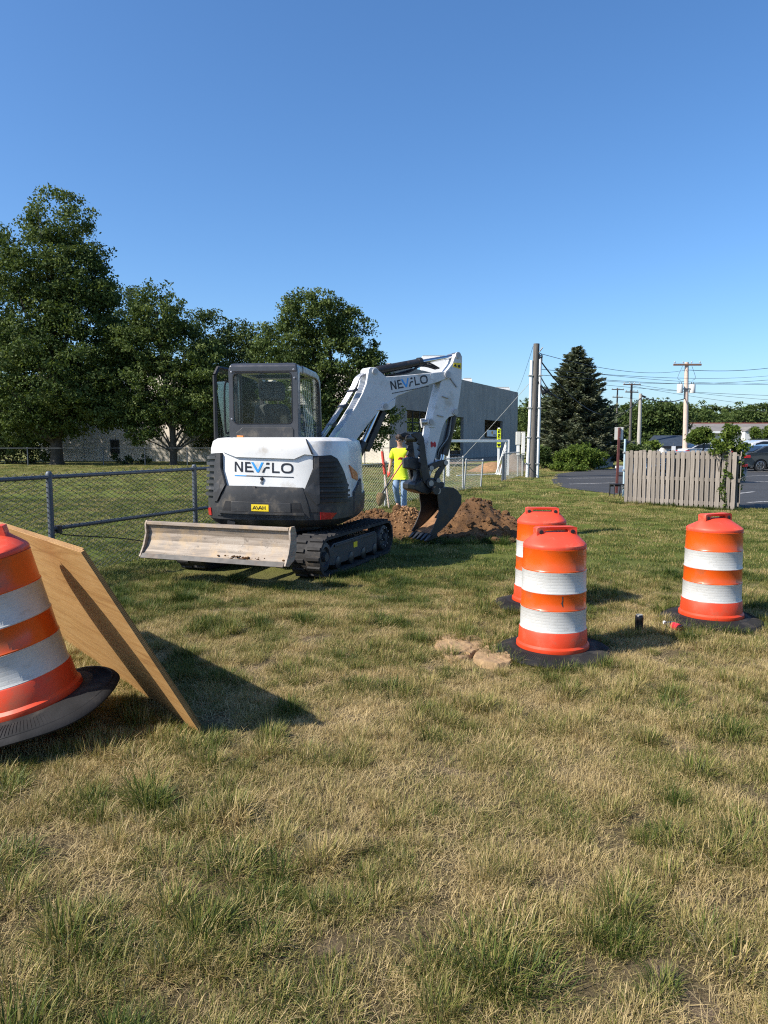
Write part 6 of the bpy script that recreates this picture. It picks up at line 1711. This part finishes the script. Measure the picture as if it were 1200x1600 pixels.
# ================================================================== SOIL HEAP
def heap():
    o0 = gnd(700, 840); n = 110; x0, x1, y0, y1 = -.75, 2.75, 10.9, 15.4
    X, Y = np.meshgrid(np.linspace(x0, x1, n), np.linspace(y0, y1, n))
    def bumpf(cx, cy, rx, ry, h, p=2.0): return h*np.exp(-((np.abs((X-cx)/rx))**p + (np.abs((Y-cy)/ry))**p))
    pk = at(742, 775, 12.8); p2 = at(792, 797, 12.6); p3 = at(634, 799, 12.5); p4 = at(602, 815, 12.3)
    Z = np.maximum.reduce([bumpf(pk.x, 12.8, .62, .85, pk.z*1.05), bumpf(p2.x, 12.5, .42, .6, p2.z*1.02), bumpf(p3.x, 12.5, .50, .75, p3.z*1.08+.10), bumpf(p4.x, 12.3, .50, .7, max(.1,p4.z)*1.05+.09), bumpf(pk.x-.5, 12.2, .7, .6, .26), bumpf(1.9, 12.0, .3, .5, .20)])
    Z = Z + (fbm(X*2.3, Y*2.3, 4)-.5)*.22*np.minimum(1, Z*4) + (fbm(X*8+3, Y*8, 3)-.5)*.10*np.minimum(1, Z*5)
    Z = Z - .07
    V = np.stack([X - o0.x, Y - o0.y, np.maximum(Z, -.05)], -1).reshape(-1, 3)
    F = [(j*n+i, j*n+i+1, (j+1)*n+i+1, (j+1)*n+i) for j in range(n-1) for i in range(n-1) if max(Z[j,i],Z[j,i+1],Z[j+1,i],Z[j+1,i+1]) > -.045]
    mb = MB(); mb.v = [tuple(v) for v in V]; mb.f = F
    root = empty('soil_heap', (o0.x, o0.y, 0), 'heap of freshly dug red brown soil around the bucket', 'soil heap')
    mb.build('mound', M['soil'], root, smooth=70)
    rnd = random.Random(9); base = []
    cl = MB()
    def clod(x, y, z, r):
        a = rnd.uniform(0, 6); Mx = Matrix.Translation((x, y, z)) @ Matrix.Rotation(a, 4, 'Z') @ Matrix.Rotation(rnd.uniform(0, 3), 4, 'X')
        k = [rnd.uniform(.7, 1.25) for _ in range(12)]
        cl.loft([[Mx @ Vector((r*s*k[j]*cos(2*pi*j/6), r*s*k[j+3]*sin(2*pi*j/6), zz*r)) for j in range(6)] for s, zz in ((.45,-.8),(.95,-.25),(.9,.35),(.4,.8))])
    zi = lambda x, y: Z[min(n-1, max(0, int((y-y0)/(y1-y0)*(n-1)+.5))), min(n-1, max(0, int((x-x0)/(x1-x0)*(n-1)+.5)))]
    c_ = 0
    while c_ < 1500:
        x, y = rnd.uniform(x0, x1), rnd.uniform(y0, y1); z = zi(x, y)
        if z < -.045 and rnd.random() < .93: continue
        if z < -.045 and min([abs(z)]+[1]) and max(zi(x+.2,y), zi(x-.2,y), zi(x,y+.2)) < -.045: continue
        r = min(.09, .012/(rnd.random()**.55+.06)) * rnd.uniform(.7, 1.2)
        clod(x-o0.x, y-o0.y, max(0.01, z)+r*.3, r); c_ += 1
    cl.build('clods', M['soil'], root, kind='stuff')
    ck = MB(); cl = ck
    for _ in range(700):
        p = gnd(rnd.gauss(638, 17), rnd.gauss(830, 6)); r = rnd.uniform(.006, .024)
        clod(p.x-o0.x, p.y-o0.y, r*.5 + max(0, zi(p.x, p.y)), r)
    ck.build('clay_crumbs', M['clay'], root, kind='stuff')
    # loose spoil seen past the right rear of the machine
    o1 = gnd(580, 822); r2 = empty('soil_heap', (o1.x, o1.y, 0), 'low ridge of turned soil just past the machine track', 'soil heap')
    m2 = 40; X2, Y2 = np.meshgrid(np.linspace(-.8,.5,m2), np.linspace(-.6,1.6,m2))
    Z2 = .24*np.exp(-((X2/.42)**2 + ((Y2-.5)/.75)**2)); Z2 += (fbm(X2*5+8,Y2*5,4)-.5)*.22*np.minimum(1,Z2*7) - .035
    mb = MB(); mb.v = [tuple(v) for v in np.stack([X2,Y2,np.maximum(Z2,-.04)],-1).reshape(-1,3)]; mb.f = [(j*m2+i,j*m2+i+1,(j+1)*m2+i+1,(j+1)*m2+i) for j in range(m2-1) for i in range(m2-1) if Z2[j:j+2,i:i+2].max() > -.035]
    mb.build('mound', M['soil'], r2, smooth=70)
    c3 = MB(); cl = c3
    for _ in range(260):
        x, y = rnd.gauss(0,.3), rnd.gauss(.4,.5); r = rnd.uniform(.012,.06); i, j = int(np.clip((x+.8)/1.3*(m2-1),0,m2-1)), int(np.clip((y+.6)/2.2*(m2-1),0,m2-1))
        clod(x, y, max(0,Z2[j,i])+r*.3, r)
    c3.build('clods', M['soil'], r2, kind='stuff')
heap()
def small_heap(px, py, rx, h, label, mat):
    q = gnd(px, py); n = 26; X, Y = np.meshgrid(np.linspace(-1.5,1.5,n), np.linspace(-1.5,1.5,n))
    Z = h*np.exp(-(X**2+Y**2)*1.6) + (fbm(X*3+px,Y*3,3)-.5)*.3*h*np.exp(-(X**2+Y**2)) - .03*h
    mb = MB(); mb.v = [tuple(v) for v in np.stack([X*rx,Y*rx,Z],-1).reshape(-1,3)]; mb.f = [(j*n+i,j*n+i+1,(j+1)*n+i+1,(j+1)*n+i) for j in range(n-1) for i in range(n-1) if Z[j:j+2,i:i+2].max() > -.02*h]
    o = mb.build('earth_heap', M[mat], None, smooth=70); o.location = (q.x, q.y, 0); tag(o, label, 'earth heap')
small_heap(768, 737, 1.1, .55, 'small sandy earth heap against the foot of the grey building', 'clay')
small_heap(802, 735, .9, .9, 'grassy earth heap beside the far corner of the grey building', 'bare')

# ================================================================== WORKER
def skin(name, J, E, mat, parent, root_j, sub=2):
    ks = list(J); me = bpy.data.meshes.new(name)
    me.from_pydata([J[k][0] for k in ks], [(ks.index(a), ks.index(b)) for a, b in E], [])
    o = link(bpy.data.objects.new(name, me), parent)
    o.modifiers.new('skin', 'SKIN')
    o.modifiers['skin'].branch_smoothing = 0.3
    sv = me.skin_vertices[0].data
    for i, k in enumerate(ks):
        r = J[k][1]; sv[i].radius = (r, r) if not isinstance(r, tuple) else r
        sv[i].use_root = (k == root_j)
    s = o.modifiers.new('sub', 'SUBSURF'); s.levels = sub; s.render_levels = sub
    me.materials.append(mat)
    o.modifiers['skin'].use_smooth_shade = True
    return o
M['skin'] = paint('skin', (0.46,0.26,0.18), 0.55, var=0.08, scale=12)
M['hair'] = paint('dark_hair', (0.035,0.020,0.014), 0.6, var=0.3, scale=40)
M['shirt'] = paint('hi_vis_shirt', (0.58,0.70,0.02), 0.75, var=0.07, scale=9, bstr=0.5, bscale=14)
M['jeans'] = paint('pale_blue_jeans', (0.20,0.29,0.42), 0.85, var=0.25, scale=6, dirt=(0.34,0.42,0.52), dirt_amt=0.3, dscale=5, bstr=0.5, bscale=12)
M['shoe'] = paint('shoe_grey', (0.06,0.065,0.075), 0.7, var=0.2)
M['glove'] = paint('glove_red', (0.60,0.07,0.05), 0.7, var=0.15)
def worker():
    p = gnd(626, 796)
    w = empty('person', (p.x, p.y, 0), 'worker in a lime shirt, pale jeans and red gloves walking with a shovel', 'person', rz=radians(-14))
    # local: x to his left (picture right), -y is the way he faces; he walks towards the camera
    hip = (0,0,.90)
    J = {'pelvis':((0,.0,.92),(.105,.08)),'belly':((0,-.005,1.05),(.10,.075)),'chest':((.0,-.02,1.26),(.13,.09)),'upper':((0,-.015,1.38),(.12,.085)),'neck':((0,-.03,1.47),.055),'chin':((-.01,-.055,1.53),.062),
         'head':((-.012,-.05,1.605),(.078,.092)),'crown':((-.012,-.035,1.67),(.062,.075)),
         'sh_r':((-.17,-.01,1.38),.058),'el_r':((-.245,.02,1.13),.042),'wr_r':((-.255,-.10,.90),.030),'ha_r':((-.255,-.125,.84),(.036,.022)),
         'sh_l':((.17,-.01,1.38),.058),'el_l':((.235,-.03,1.13),.042),'wr_l':((.115,-.22,1.18),.030),'ha_l':((.07,-.24,1.19),(.034,.022)),
         'th_r':((-.09,.0,.86),.088),'kn_r':((-.10,-.10,.50),.060),'an_r':((-.10,.17,.20),.040),'to_r':((-.10,.10,.06),.036),
         'th_l':((.09,.0,.86),.088),'kn_l':((.085,-.05,.48),.060),'an_l':((.08,-.03,.10),.040),'to_l':((.075,-.19,.045),.036)}
    E = [('pelvis','belly'),('belly','chest'),('chest','upper'),('upper','neck'),('neck','chin'),('chin','head'),('head','crown'),('upper','sh_r'),('sh_r','el_r'),('el_r','wr_r'),('wr_r','ha_r'),
         ('upper','sh_l'),('sh_l','el_l'),('el_l','wr_l'),('wr_l','ha_l'),('pelvis','th_r'),('th_r','kn_r'),('kn_r','an_r'),('an_r','to_r'),('pelvis','th_l'),('th_l','kn_l'),('kn_l','an_l'),('an_l','to_l')]
    body = skin('body', J, E, M['skin'], w, 'pelvis')
    # clothes follow the body a little outside it
    S = {'low':((0,.0,.76),(.17,.125)),'hem':((0,.0,.86),(.175,.130)),'waist':((0,-.005,1.04),(.160,.118)),'chest':((0,-.02,1.26),(.178,.125)),'upper':((0,-.015,1.385),(.142,.098)),'collar':((0,-.025,1.445),(.072,.068)),
         'sh_r':((-.175,-.01,1.375),.078),'sl_r':((-.235,.012,1.17),.072),'sh_l':((.175,-.01,1.375),.078),'sl_l':((.228,-.025,1.17),.072)}
    skin('shirt', S, [('low','hem'),('hem','waist'),('waist','chest'),('chest','upper'),('upper','collar'),('upper','sh_r'),('sh_r','sl_r'),('upper','sh_l'),('sh_l','sl_l')], M['shirt'], w, 'hem')
    T = {'hip':((0,.0,.93),(.150,.112)),'crotch':((0,.0,.85),(.13,.105)),'th_r':((-.09,-.005,.80),.103),'kn_r':((-.102,-.095,.50),.080),'sh_r':((-.102,.05,.33),.072),'hm_r':((-.102,.175,.13),.070),
         'th_l':((.09,-.005,.80),.103),'kn_l':((.086,-.052,.48),.080),'sh_l':((.084,-.04,.27),.074),'hm_l':((.082,-.035,.045),.078)}
    skin('jeans', T, [('hip','crotch'),('crotch','th_r'),('th_r','kn_r'),('kn_r','sh_r'),('sh_r','hm_r'),('crotch','th_l'),('th_l','kn_l'),('kn_l','sh_l'),('sh_l','hm_l')], M['jeans'], w, 'hip')
    for nm, a, b, c in (('shoe',(.082,.03,.055),(.08,-.08,.05),(.075,-.20,.04)),('shoe',(-.102,.235,.15),(-.102,.19,.085),(-.10,.09,.035))):
        skin(nm, {'a':(a,.052),'b':(b,.055),'c':(c,.044)}, [('a','b'),('b','c')], M['shoe'], w, 'b', 2)
    # gloves with five fingers closed round the shaft
    for s, hx, wr, ax_ in ((-1,(-.255,-.125,.84),(-.255,-.10,.90),Vector((.62,-.25,.74))),(1,(.07,-.24,1.19),(.115,-.22,1.18),Vector((.62,-.25,.74)))):
        g = skin('glove', {'w':(wr,.038),'p':(hx,(.042,.028)),'k':(tuple(Vector(hx)+(Vector(hx)-Vector(wr)).normalized()*.035),(.040,.024))}, [('w','p'),('p','k')], M['glove'], w, 'p', 1)
        kx = Vector(hx)+(Vector(hx)-Vector(wr)).normalized()*.03; side = ax_.normalized(); fwd = (Vector(hx)-Vector(wr)).normalized()
        curl = Vector((0,-1,0)) if s < 0 else Vector((0,-.6,-.8))
        for k in range(4):
            b0 = kx + side*(.026-.0175*k); L = (.9,1,.95,.78)[k]
            pts = [b0, b0+fwd*.03*L, b0+fwd*.042*L+curl*.024*L, b0+fwd*.022*L+curl*.038*L]
            skin('finger', {str(i):(tuple(p_), r_) for i,(p_, r_) in enumerate(zip(pts,(.0105,.010,.0095,.0085)))}, [('0','1'),('1','2'),('2','3')], M['glove'], g, '0', 1)
        b0 = Vector(hx) + side*.035
        skin('thumb', {'0':(tuple(b0),.012),'1':(tuple(b0+side*.02+fwd*.018+curl*.012),.011),'2':(tuple(b0+side*.012+fwd*.035+curl*.03),.0095)}, [('0','1'),('1','2')], M['glove'], g, '0', 1)
    # head details
    hx, hy, hz = -.012, -.05, 1.605
    hr = MB(); n = 18
    hr.loft([[(hx + rx*cos(2*pi*k/n) + .006*sin(7*k), hy + dy + ry*sin(2*pi*k/n) + .006*cos(5*k), z + .006*sin(4*k+z*50)) for k in range(n)] for z, rx, ry, dy in ((1.575,.078,.06,.045),(1.61,.092,.082,.026),(1.655,.096,.098,.012),(1.70,.088,.094,.008),(1.738,.062,.07,.004),(1.755,.02,.025,0))])
    hr.build('hair', M['hair'], w, smooth=70)
    rnd = random.Random(3); cu = MB()
    for k in range(60):
        a, zz = rnd.uniform(0, 2*pi), rnd.uniform(1.63, 1.745); f = 1 - max(0,(zz-1.69)/.09)
        if sin(a) < -.5 and zz < 1.685: continue
        c_ = Vector((hx + .094*cos(a)*f, hy+.01 + .096*sin(a)*f, zz)); r_ = rnd.uniform(.016,.026)
        cu.lathe([(r_*.4,-r_*.9),(r_,-r_*.3),(r_*.9,r_*.4),(.002,r_*.9)], 7, Matrix.Translation(c_) @ Matrix.Rotation(rnd.uniform(0,3),4,'X'))
    cu.build('curls', M['hair'], w, smooth=70, kind='stuff')
    MB().loft([[(hx+x_,hy-.092+y_,z) for x_, y_ in ((-.012,.01),(0,-.004),(.012,.01))] for z in (1.622,)]+[[(hx+x_,hy-.098+y_,1.585) for x_, y_ in ((-.017,.012),(0,-.012),(.017,.012))]]+[[(hx+x_,hy-.090+y_,1.578) for x_, y_ in ((-.012,.012),(0,-.002),(.012,.012))]]).build('nose', M['skin'], w, smooth=70)
    for s in (-1, 1):
        MB().lathe([(.012,-.012),(.026,-.004),(.026,.004),(.012,.012)], 10, Matrix.Translation((hx+s*.082,hy+.01,1.60)) @ Matrix.Rotation(pi/2,4,'Y')).build('ear', M['skin'], w, smooth=60)
        MB().lathe([(.026,-.004),(.027,.0),(.024,.006),(.002,.010)], 12, Matrix.Translation((hx+s*.034,hy-.088,1.618)) @ Matrix.Rotation(pi/2,4,'X') @ Matrix.Scale(.75,4,(0,1,0))).build('sunglass_lens', M['carglass'], w, smooth=50)
        MB().tube([(hx+s*.055,hy-.078,1.622),(hx+s*.086,hy+.0,1.622)], .004, 5).build('sunglass_arm', M['black'], w)
    MB().box(hx-.012,hx+.012,hy-.100,hy-.094,1.620,1.627).build('sunglass_bridge', M['black'], w)
    M['lip'] = paint('lips', (0.36,0.13,0.11), 0.5, var=0.05)
    MB().box(hx-.022,hx+.022,hy-.082,hy-.074,1.548,1.556).build('mouth', M['lip'], w, bevel=0.003)
    return w
wk = worker()
# the shovel he carries, blade low by his side, handle across his body
bpy.context.view_layer.update()
def shovel():
    yw = gnd(626, 796).y - .22
    a, b = at(635, 713, yw), at(596, 772, yw - .10)
    o = empty('shovel', b, 'long handled shovel with an earthy round blade held across the worker', 'shovel')
    d = (a - b).normalized()
    M['shaft_red'] = paint('red_shaft', (0.50,0.10,0.07), 0.5, var=0.15)
    MB().tube([d*.38, (a-b)+d*.10], .017, 10).build('handle', M['shaft_red'], o, smooth=50)
    MB().tube([d*.02, d*.40], [.024,.020], 10).build('socket', M['steel_black'], o, smooth=50)
    sd = d.cross(Vector((0,1,0))).normalized(); nn = sd.cross(d).normalized(); dn = -d*.45 + Vector((0,0,-.89)); dn.normalize()
    sd = dn.cross(Vector((.3,-1,0))).normalized(); nn = sd.cross(dn).normalized()
    rings = []
    for t, w_, bow in ((-.03,.08,.02),(.0,.105,.03),(.10,.11,.035),(.19,.085,.03),(.25,.045,.015),(.28,.008,.0)):
        rings.append([dn*t + sd*(w_*s) + nn*(bow*(1-s*s) + o_) for o_ in (0,.004) for s in ((-1,-.5,0,.5,1) if o_ == 0 else (1,.5,0,-.5,-1))])
    MB().loft(rings).build('blade', M['tanearth'], o, smooth=50)
shovel()
yb = fence_pt(601).y - .15
a, b = at(597, 705, yb), at(604, 760, yb)
lv = empty('digging_bar', (b.x, b.y, 0), 'wooden tool with a red grip leaning on the fence post behind the worker', 'tool')
g0 = Vector((b.x+.06, yb, .0)) - Vector((b.x, b.y, 0)); tp_ = Vector((a.x, yb, a.z)) - Vector((b.x, b.y, 0))
MB().tube([g0, g0.lerp(tp_, .62)], .022, 10).build('shaft', M['pole_pale'], lv, smooth=50)
MB().tube([g0.lerp(tp_, .60), tp_], [.034,.036], 10).build('grip', M['glove'], lv, smooth=50)
# ================================================================== GRASS
def grass_mat():
    m, nt, b = new_mat('grass_blades')
    inst = attr(nt, 'dry', 'INSTANCER'); r = attr(nt, 'rnd')
    k = node(nt, 'ShaderNodeMath', operation='MULTIPLY_ADD'); k.inputs[1].default_value = 0.9; k.inputs[2].default_value = -0.45
    nt.links.new(r, k.inputs[0])
    s = node(nt, 'ShaderNodeMath', operation='ADD'); s.use_clamp = True
    nt.links.new(k.outputs[0], s.inputs[0]); nt.links.new(inst, s.inputs[1])
    col = ramp(nt, s.outputs[0], [(0.0, (0.034,0.062,0.010)), (0.3, (0.112,0.146,0.028)), (0.52, (0.235,0.212,0.060)), (0.75, (0.385,0.300,0.125)), (1.0, (0.52,0.40,0.20))])
    nt.links.new(col, b.inputs['Base Color']); b.inputs['Roughness'].default_value = 0.5; b.inputs['Specular IOR Level'].default_value = 0.22
    t = node(nt, 'ShaderNodeBsdfTranslucent'); nt.links.new(col, t.inputs[0])
    x = nt.nodes.new('ShaderNodeMixShader'); x.inputs[0].default_value = 0.3
    nt.links.new(b.outputs[0], x.inputs[1]); nt.links.new(t.outputs[0], x.inputs[2])
    nt.links.new(x.outputs[0], nt.nodes['Material Output'].inputs[0])
    return m
M['grass'] = grass_mat()
tufts = bpy.data.collections.new('grass_tufts')
def tuft(i, n, R, lmin, lmax, lean, width, curl, seed, radial=0.0, clumpc=None, dry_mu=0.5, dry_sd=0.22):
    rng = np.random.default_rng(seed)
    a = rng.uniform(0, 2*pi, n); rr = R * np.sqrt(rng.random(n))
    bx, by = rr*np.cos(a), rr*np.sin(a)
    h = rng.uniform(0, 2*pi, n)
    out = np.where(rng.random(n) < radial, a + rng.normal(0, .5, n), h)
    L = rng.uniform(lmin, lmax, n); tilt = np.abs(rng.normal(lean, .25, n)).clip(0.05, 1.5)
    dx, dy = np.cos(out), np.sin(out)
    px, py = -dy, dx
    w = width * rng.uniform(.6, 1.3, n)
    seg = []
    for t, wf in ((0, 1), (.5, .85), (1, 0)):
        th = tilt * (1 + curl*t)
        hor = L*t*np.sin(np.minimum(th, 1.55)); ver = L*t*np.cos(np.minimum(th, 1.52)) - (0.006 if t == 0 else 0)
        cx, cy = bx + dx*hor, by + dy*hor
        seg.append((np.stack([cx - px*w*wf*.5, cy - py*w*wf*.5, ver], 1), np.stack([cx + px*w*wf*.5, cy + py*w*wf*.5, ver], 1)))
    Vv = np.stack([seg[0][0], seg[0][1], seg[1][1], seg[1][0], seg[2][0]], 1)      # n,5,3
    me = bpy.data.meshes.new('grass_tuft')
    me.vertices.add(n*5); me.vertices.foreach_set('co', Vv.reshape(-1).astype(np.float32))
    base = np.arange(n)[:, None]*5
    loops = np.concatenate([base + np.array([[0,1,2,3]]), base + np.array([[3,2,4]])], 1).reshape(-1)
    me.loops.add(n*7); me.loops.foreach_set('vertex_index', loops.astype(np.int32))
    ls = (np.arange(n)[:, None]*7 + np.array([[0, 4]])).reshape(-1)
    me.polygons.add(n*2); me.polygons.foreach_set('loop_start', ls.astype(np.int32))
    rv = np.repeat(np.clip(rng.normal(dry_mu, dry_sd, n), 0, 1), 2)
    me.attributes.new('rnd', 'FLOAT', 'FACE').data.foreach_set('value', rv.astype(np.float32))
    me.update(); me.validate(); me.materials.append(M['grass'])
    tufts.objects.link(bpy.data.objects.new('grass_tuft_%02d' % i, me))
#     i   n    R    lmin lmax lean width curl
tuft(0, 230, .13, .030, .065, .45, .0025, .6, 1, dry_mu=.50, dry_sd=.26)
tuft(1, 230, .13, .035, .080, .55, .0026, .6, 2, dry_mu=.48, dry_sd=.26)
tuft(2, 200, .14, .025, .050, .85, .0025, .4, 3, dry_mu=.62)
tuft(3, 210, .085, .065, .125, .50, .0034, .8, 4, radial=.85, dry_mu=.42, dry_sd=.28)
tuft(4, 240, .115, .055, .115, .60, .0032, .8, 5, radial=.75, dry_mu=.46, dry_sd=.30)
tuft(5, 200, .16, .03, .075, 1.32, .0019, .12, 6, dry_mu=.72, dry_sd=.16)
tuft(6, 170, .24, .035, .075, .50, .0060, .5, 7)
tuft(7, 170, .24, .035, .080, .65, .0060, .5, 8, dry_mu=.55)
tuft(8, 150, .07, .08, .15, .42, .0040, .8, 9, radial=.7, dry_mu=.34, dry_sd=.26)
def field():
    rng = np.random.default_rng(5)
    def cone(y0, y1, dens, marg):
        A = (y1*y1 - y0*y0) * .535 + 2*marg*(y1-y0); n = int(A*dens)
        y = np.sqrt(rng.uniform(y0*y0, y1*y1, n)); x = rng.uniform(-1, 1, n) * (.56*y + marg)
        return x, y
    sets = []
    def dryness(x, y):
        d = .50 + (fbm(x*.75+3, y*.75, 3)-.5)*.30 + (fbm(x*4.6+30, y*4.6+7, 3)-.5)*1.15
        near = np.clip((y-5.0)/4.0, 0, 1)
        d = d + .15 - .30*near
        d = d - .13*np.exp(-((y-8.8)/2.2)**2)*np.clip((1.2-x)/2.0+.3, .2, 1) 
        d = d + .10*np.clip((y-13)/18, 0, 1) + .05*np.clip((x-2)/4, 0, 1)*near
        left = np.clip((-x - .6*y*.0 - 1.6)/1.2, 0, 1)*near
        return d - .07*left
    def bare(x, y): return fbm(x*3.3+11, y*3.3+5, 3)
    def ok(x, y, r=0.0):
        m = np.ones(len(x), bool)
        for cx, cy in ((1.262,5.30),(1.505,6.86),(2.885,6.27)): m &= (x-cx)**2 + (y-cy)**2 > (.43)**2
        for a_, b_, r_ in ((1050,986,.13),(998,989,.05)): g_ = gnd(a_, b_); m &= ((x-g_.x)**2 + (y-g_.y)**2) > r_*r_
        ux, uy = (x-EX.x)*cos(UH) - (y-EX.y)*sin(UH), (x-EX.x)*sin(UH) + (y-EX.y)*cos(UH); m &= ~((np.abs(ux) < 1.05) & (uy > -1.25) & (uy < 1.35))
        hz = ((x-1.15)/.95)**2 + ((y-12.7)/1.1)**2 < .72; m &= ~hz
        hz = ((x-.2)/.55)**2 + ((y-12.4)/.8)**2 < .7; m &= ~hz
        for a_, b_, r_ in (((675+760)/2, 1015, .16), (773, 1032, .12)):
            g_ = gnd(a_, b_); m &= ((x-g_.x)/(.27 if r_ > .14 else .25))**2 + ((y-g_.y)/(.19 if r_ > .14 else .20))**2 > 1
        # not on the asphalt
        poly_ = [(p.x, p.y) for p in edge + far_e]; inside = np.zeros(len(x), bool); j = len(poly_)-1
        for i in range(len(poly_)):
            xi, yi = poly_[i]; xj, yj = poly_[j]
            c_ = ((yi > y) != (yj > y)) & (x < (xj-xi)*(y-yi)/((yj-yi) or 1e-9) + xi); inside ^= c_; j = i
        return m & ~inside
    # fine lawn
    x, y = cone(1.35, 8.8, 160, .5); b = bare(x, y); keep = ok(x, y) & (rng.random(len(x)) < np.clip((.64-b)/.07, .60, 1))
    sets.append((x[keep], y[keep], rng.choice([0,1,2,2], keep.sum()), rng.uniform(.55, .9, keep.sum()), 0.04))
    # taller tussocks in drifts
    x, y = cone(1.35, 8.6, 72, .5); c = fbm(x*3.4+50, y*3.4+20, 3); keep = ok(x, y) & (c > .40 + .10*np.clip((y-5.5)/2.5, 0, 1)) & (bare(x, y) < .66)
    sets.append((x[keep], y[keep], rng.choice([3,4,4,8], keep.sum()), rng.uniform(.55, .98, keep.sum()) * np.clip(.55 + (c[keep]-.42)*3.6, .45, 1.1), -.07))
    # lying dead thatch
    x, y = cone(1.35, 8.0, 46, .5); keep = ok(x, y) & (bare(x, y) < .72)
    sets.append((x[keep], y[keep], np.full(keep.sum(), 5), rng.uniform(.7, 1.2, keep.sum()), .22))
    x, y = cone(8.2, 20, 27, 1.0); keep = ok(x, y); sets.append((x[keep], y[keep], rng.choice([6,6,7], keep.sum()), rng.uniform(.55, .85, keep.sum()), 0.0))
    x, y = cone(19, 48, 5, 2.0); keep = ok(x, y); sets.append((x[keep], y[keep], rng.choice([6,7], keep.sum()), rng.uniform(.8, 1.3, keep.sum()), .03))
    # rank tufts along the slatted fence, the pole and the drums
    ex = []
    for t in np.linspace(-.1, 1.05, 60): p = WA.lerp(WB, t) + wn_*rng.uniform(.02,.16); ex.append((p.x, p.y))
    for k in range(70):
        cx, cy = ((1.262,5.30),(2.885,6.27),(1.505,6.86))[k % 3]; a_ = rng.uniform(0, 2*pi); ex.append((cx+.455*cos(a_), cy+.455*sin(a_)))
    for k in range(60): g_ = gnd(rng.uniform(610, 790), rng.uniform(843, 852)); ex.append((g_.x, g_.y))
    for px_ in np.linspace(560, 750, 50): p = fence_pt(px_); ex.append((p.x+rng.normal(0,.1), p.y+rng.normal(0,.15)))
    ex = np.array(ex); sets.append((ex[:,0], ex[:,1], rng.choice([3,4,8], len(ex)), rng.uniform(.55,1.1,len(ex)), -.25))
    X = np.concatenate([s[0] for s in sets]); Y = np.concatenate([s[1] for s in sets]); I = np.concatenate([s[2] for s in sets]); S = np.concatenate([s[3] for s in sets])
    D = dryness(X, Y) + np.concatenate([np.full(len(s[0]), s[4]) for s in sets]) + rng.normal(0, .07, len(X))
    N = len(X); rot = np.stack([rng.normal(0, .08, N), rng.normal(0, .08, N), rng.uniform(0, 2*pi, N)], 1)
    me = bpy.data.meshes.new('grass'); me.vertices.add(N)
    me.vertices.foreach_set('co', np.stack([X, Y, np.zeros(N)], 1).reshape(-1).astype(np.float32))
    for nm, ty, v in (('rot','FLOAT_VECTOR',rot),('scl','FLOAT',S),('dry','FLOAT',np.clip(D,0,1)),('idx','INT',I)):
        a_ = me.attributes.new(nm, ty, 'POINT')
        a_.data.foreach_set('vector' if ty == 'FLOAT_VECTOR' else 'value', v.reshape(-1).astype(np.int32 if ty == 'INT' else np.float32))
    me.update()
    o = link(bpy.data.objects.new('grass', me)); o['kind'] = 'stuff'
    ng = bpy.data.node_groups.new('grass_scatter', 'GeometryNodeTree')
    ng.interface.new_socket('Geometry', in_out='INPUT', socket_type='NodeSocketGeometry'); ng.interface.new_socket('Geometry', in_out='OUTPUT', socket_type='NodeSocketGeometry')
    gi, go = ng.nodes.new('NodeGroupInput'), ng.nodes.new('NodeGroupOutput')
    ip = ng.nodes.new('GeometryNodeInstanceOnPoints'); ci = ng.nodes.new('GeometryNodeCollectionInfo')
    ci.inputs['Collection'].default_value = tufts; ci.inputs['Separate Children'].default_value = True; ci.inputs['Reset Children'].default_value = True
    def na(nm, ty):
        n_ = ng.nodes.new('GeometryNodeInputNamedAttribute'); n_.data_type = ty; n_.inputs['Name'].default_value = nm
        return n_.outputs['Attribute']
    ng.links.new(gi.outputs[0], ip.inputs['Points']); ng.links.new(ci.outputs[0], ip.inputs['Instance'])
    ip.inputs['Pick Instance'].default_value = True
    ng.links.new(na('idx','INT'), ip.inputs['Instance Index']); ng.links.new(na('rot','FLOAT_VECTOR'), ip.inputs['Rotation']); ng.links.new(na('scl','FLOAT'), ip.inputs['Scale'])
    ng.links.new(ip.outputs[0], go.inputs[0])
    md = o.modifiers.new('scatter', 'NODES'); md.node_group = ng
    print('grass instances', N)
field()
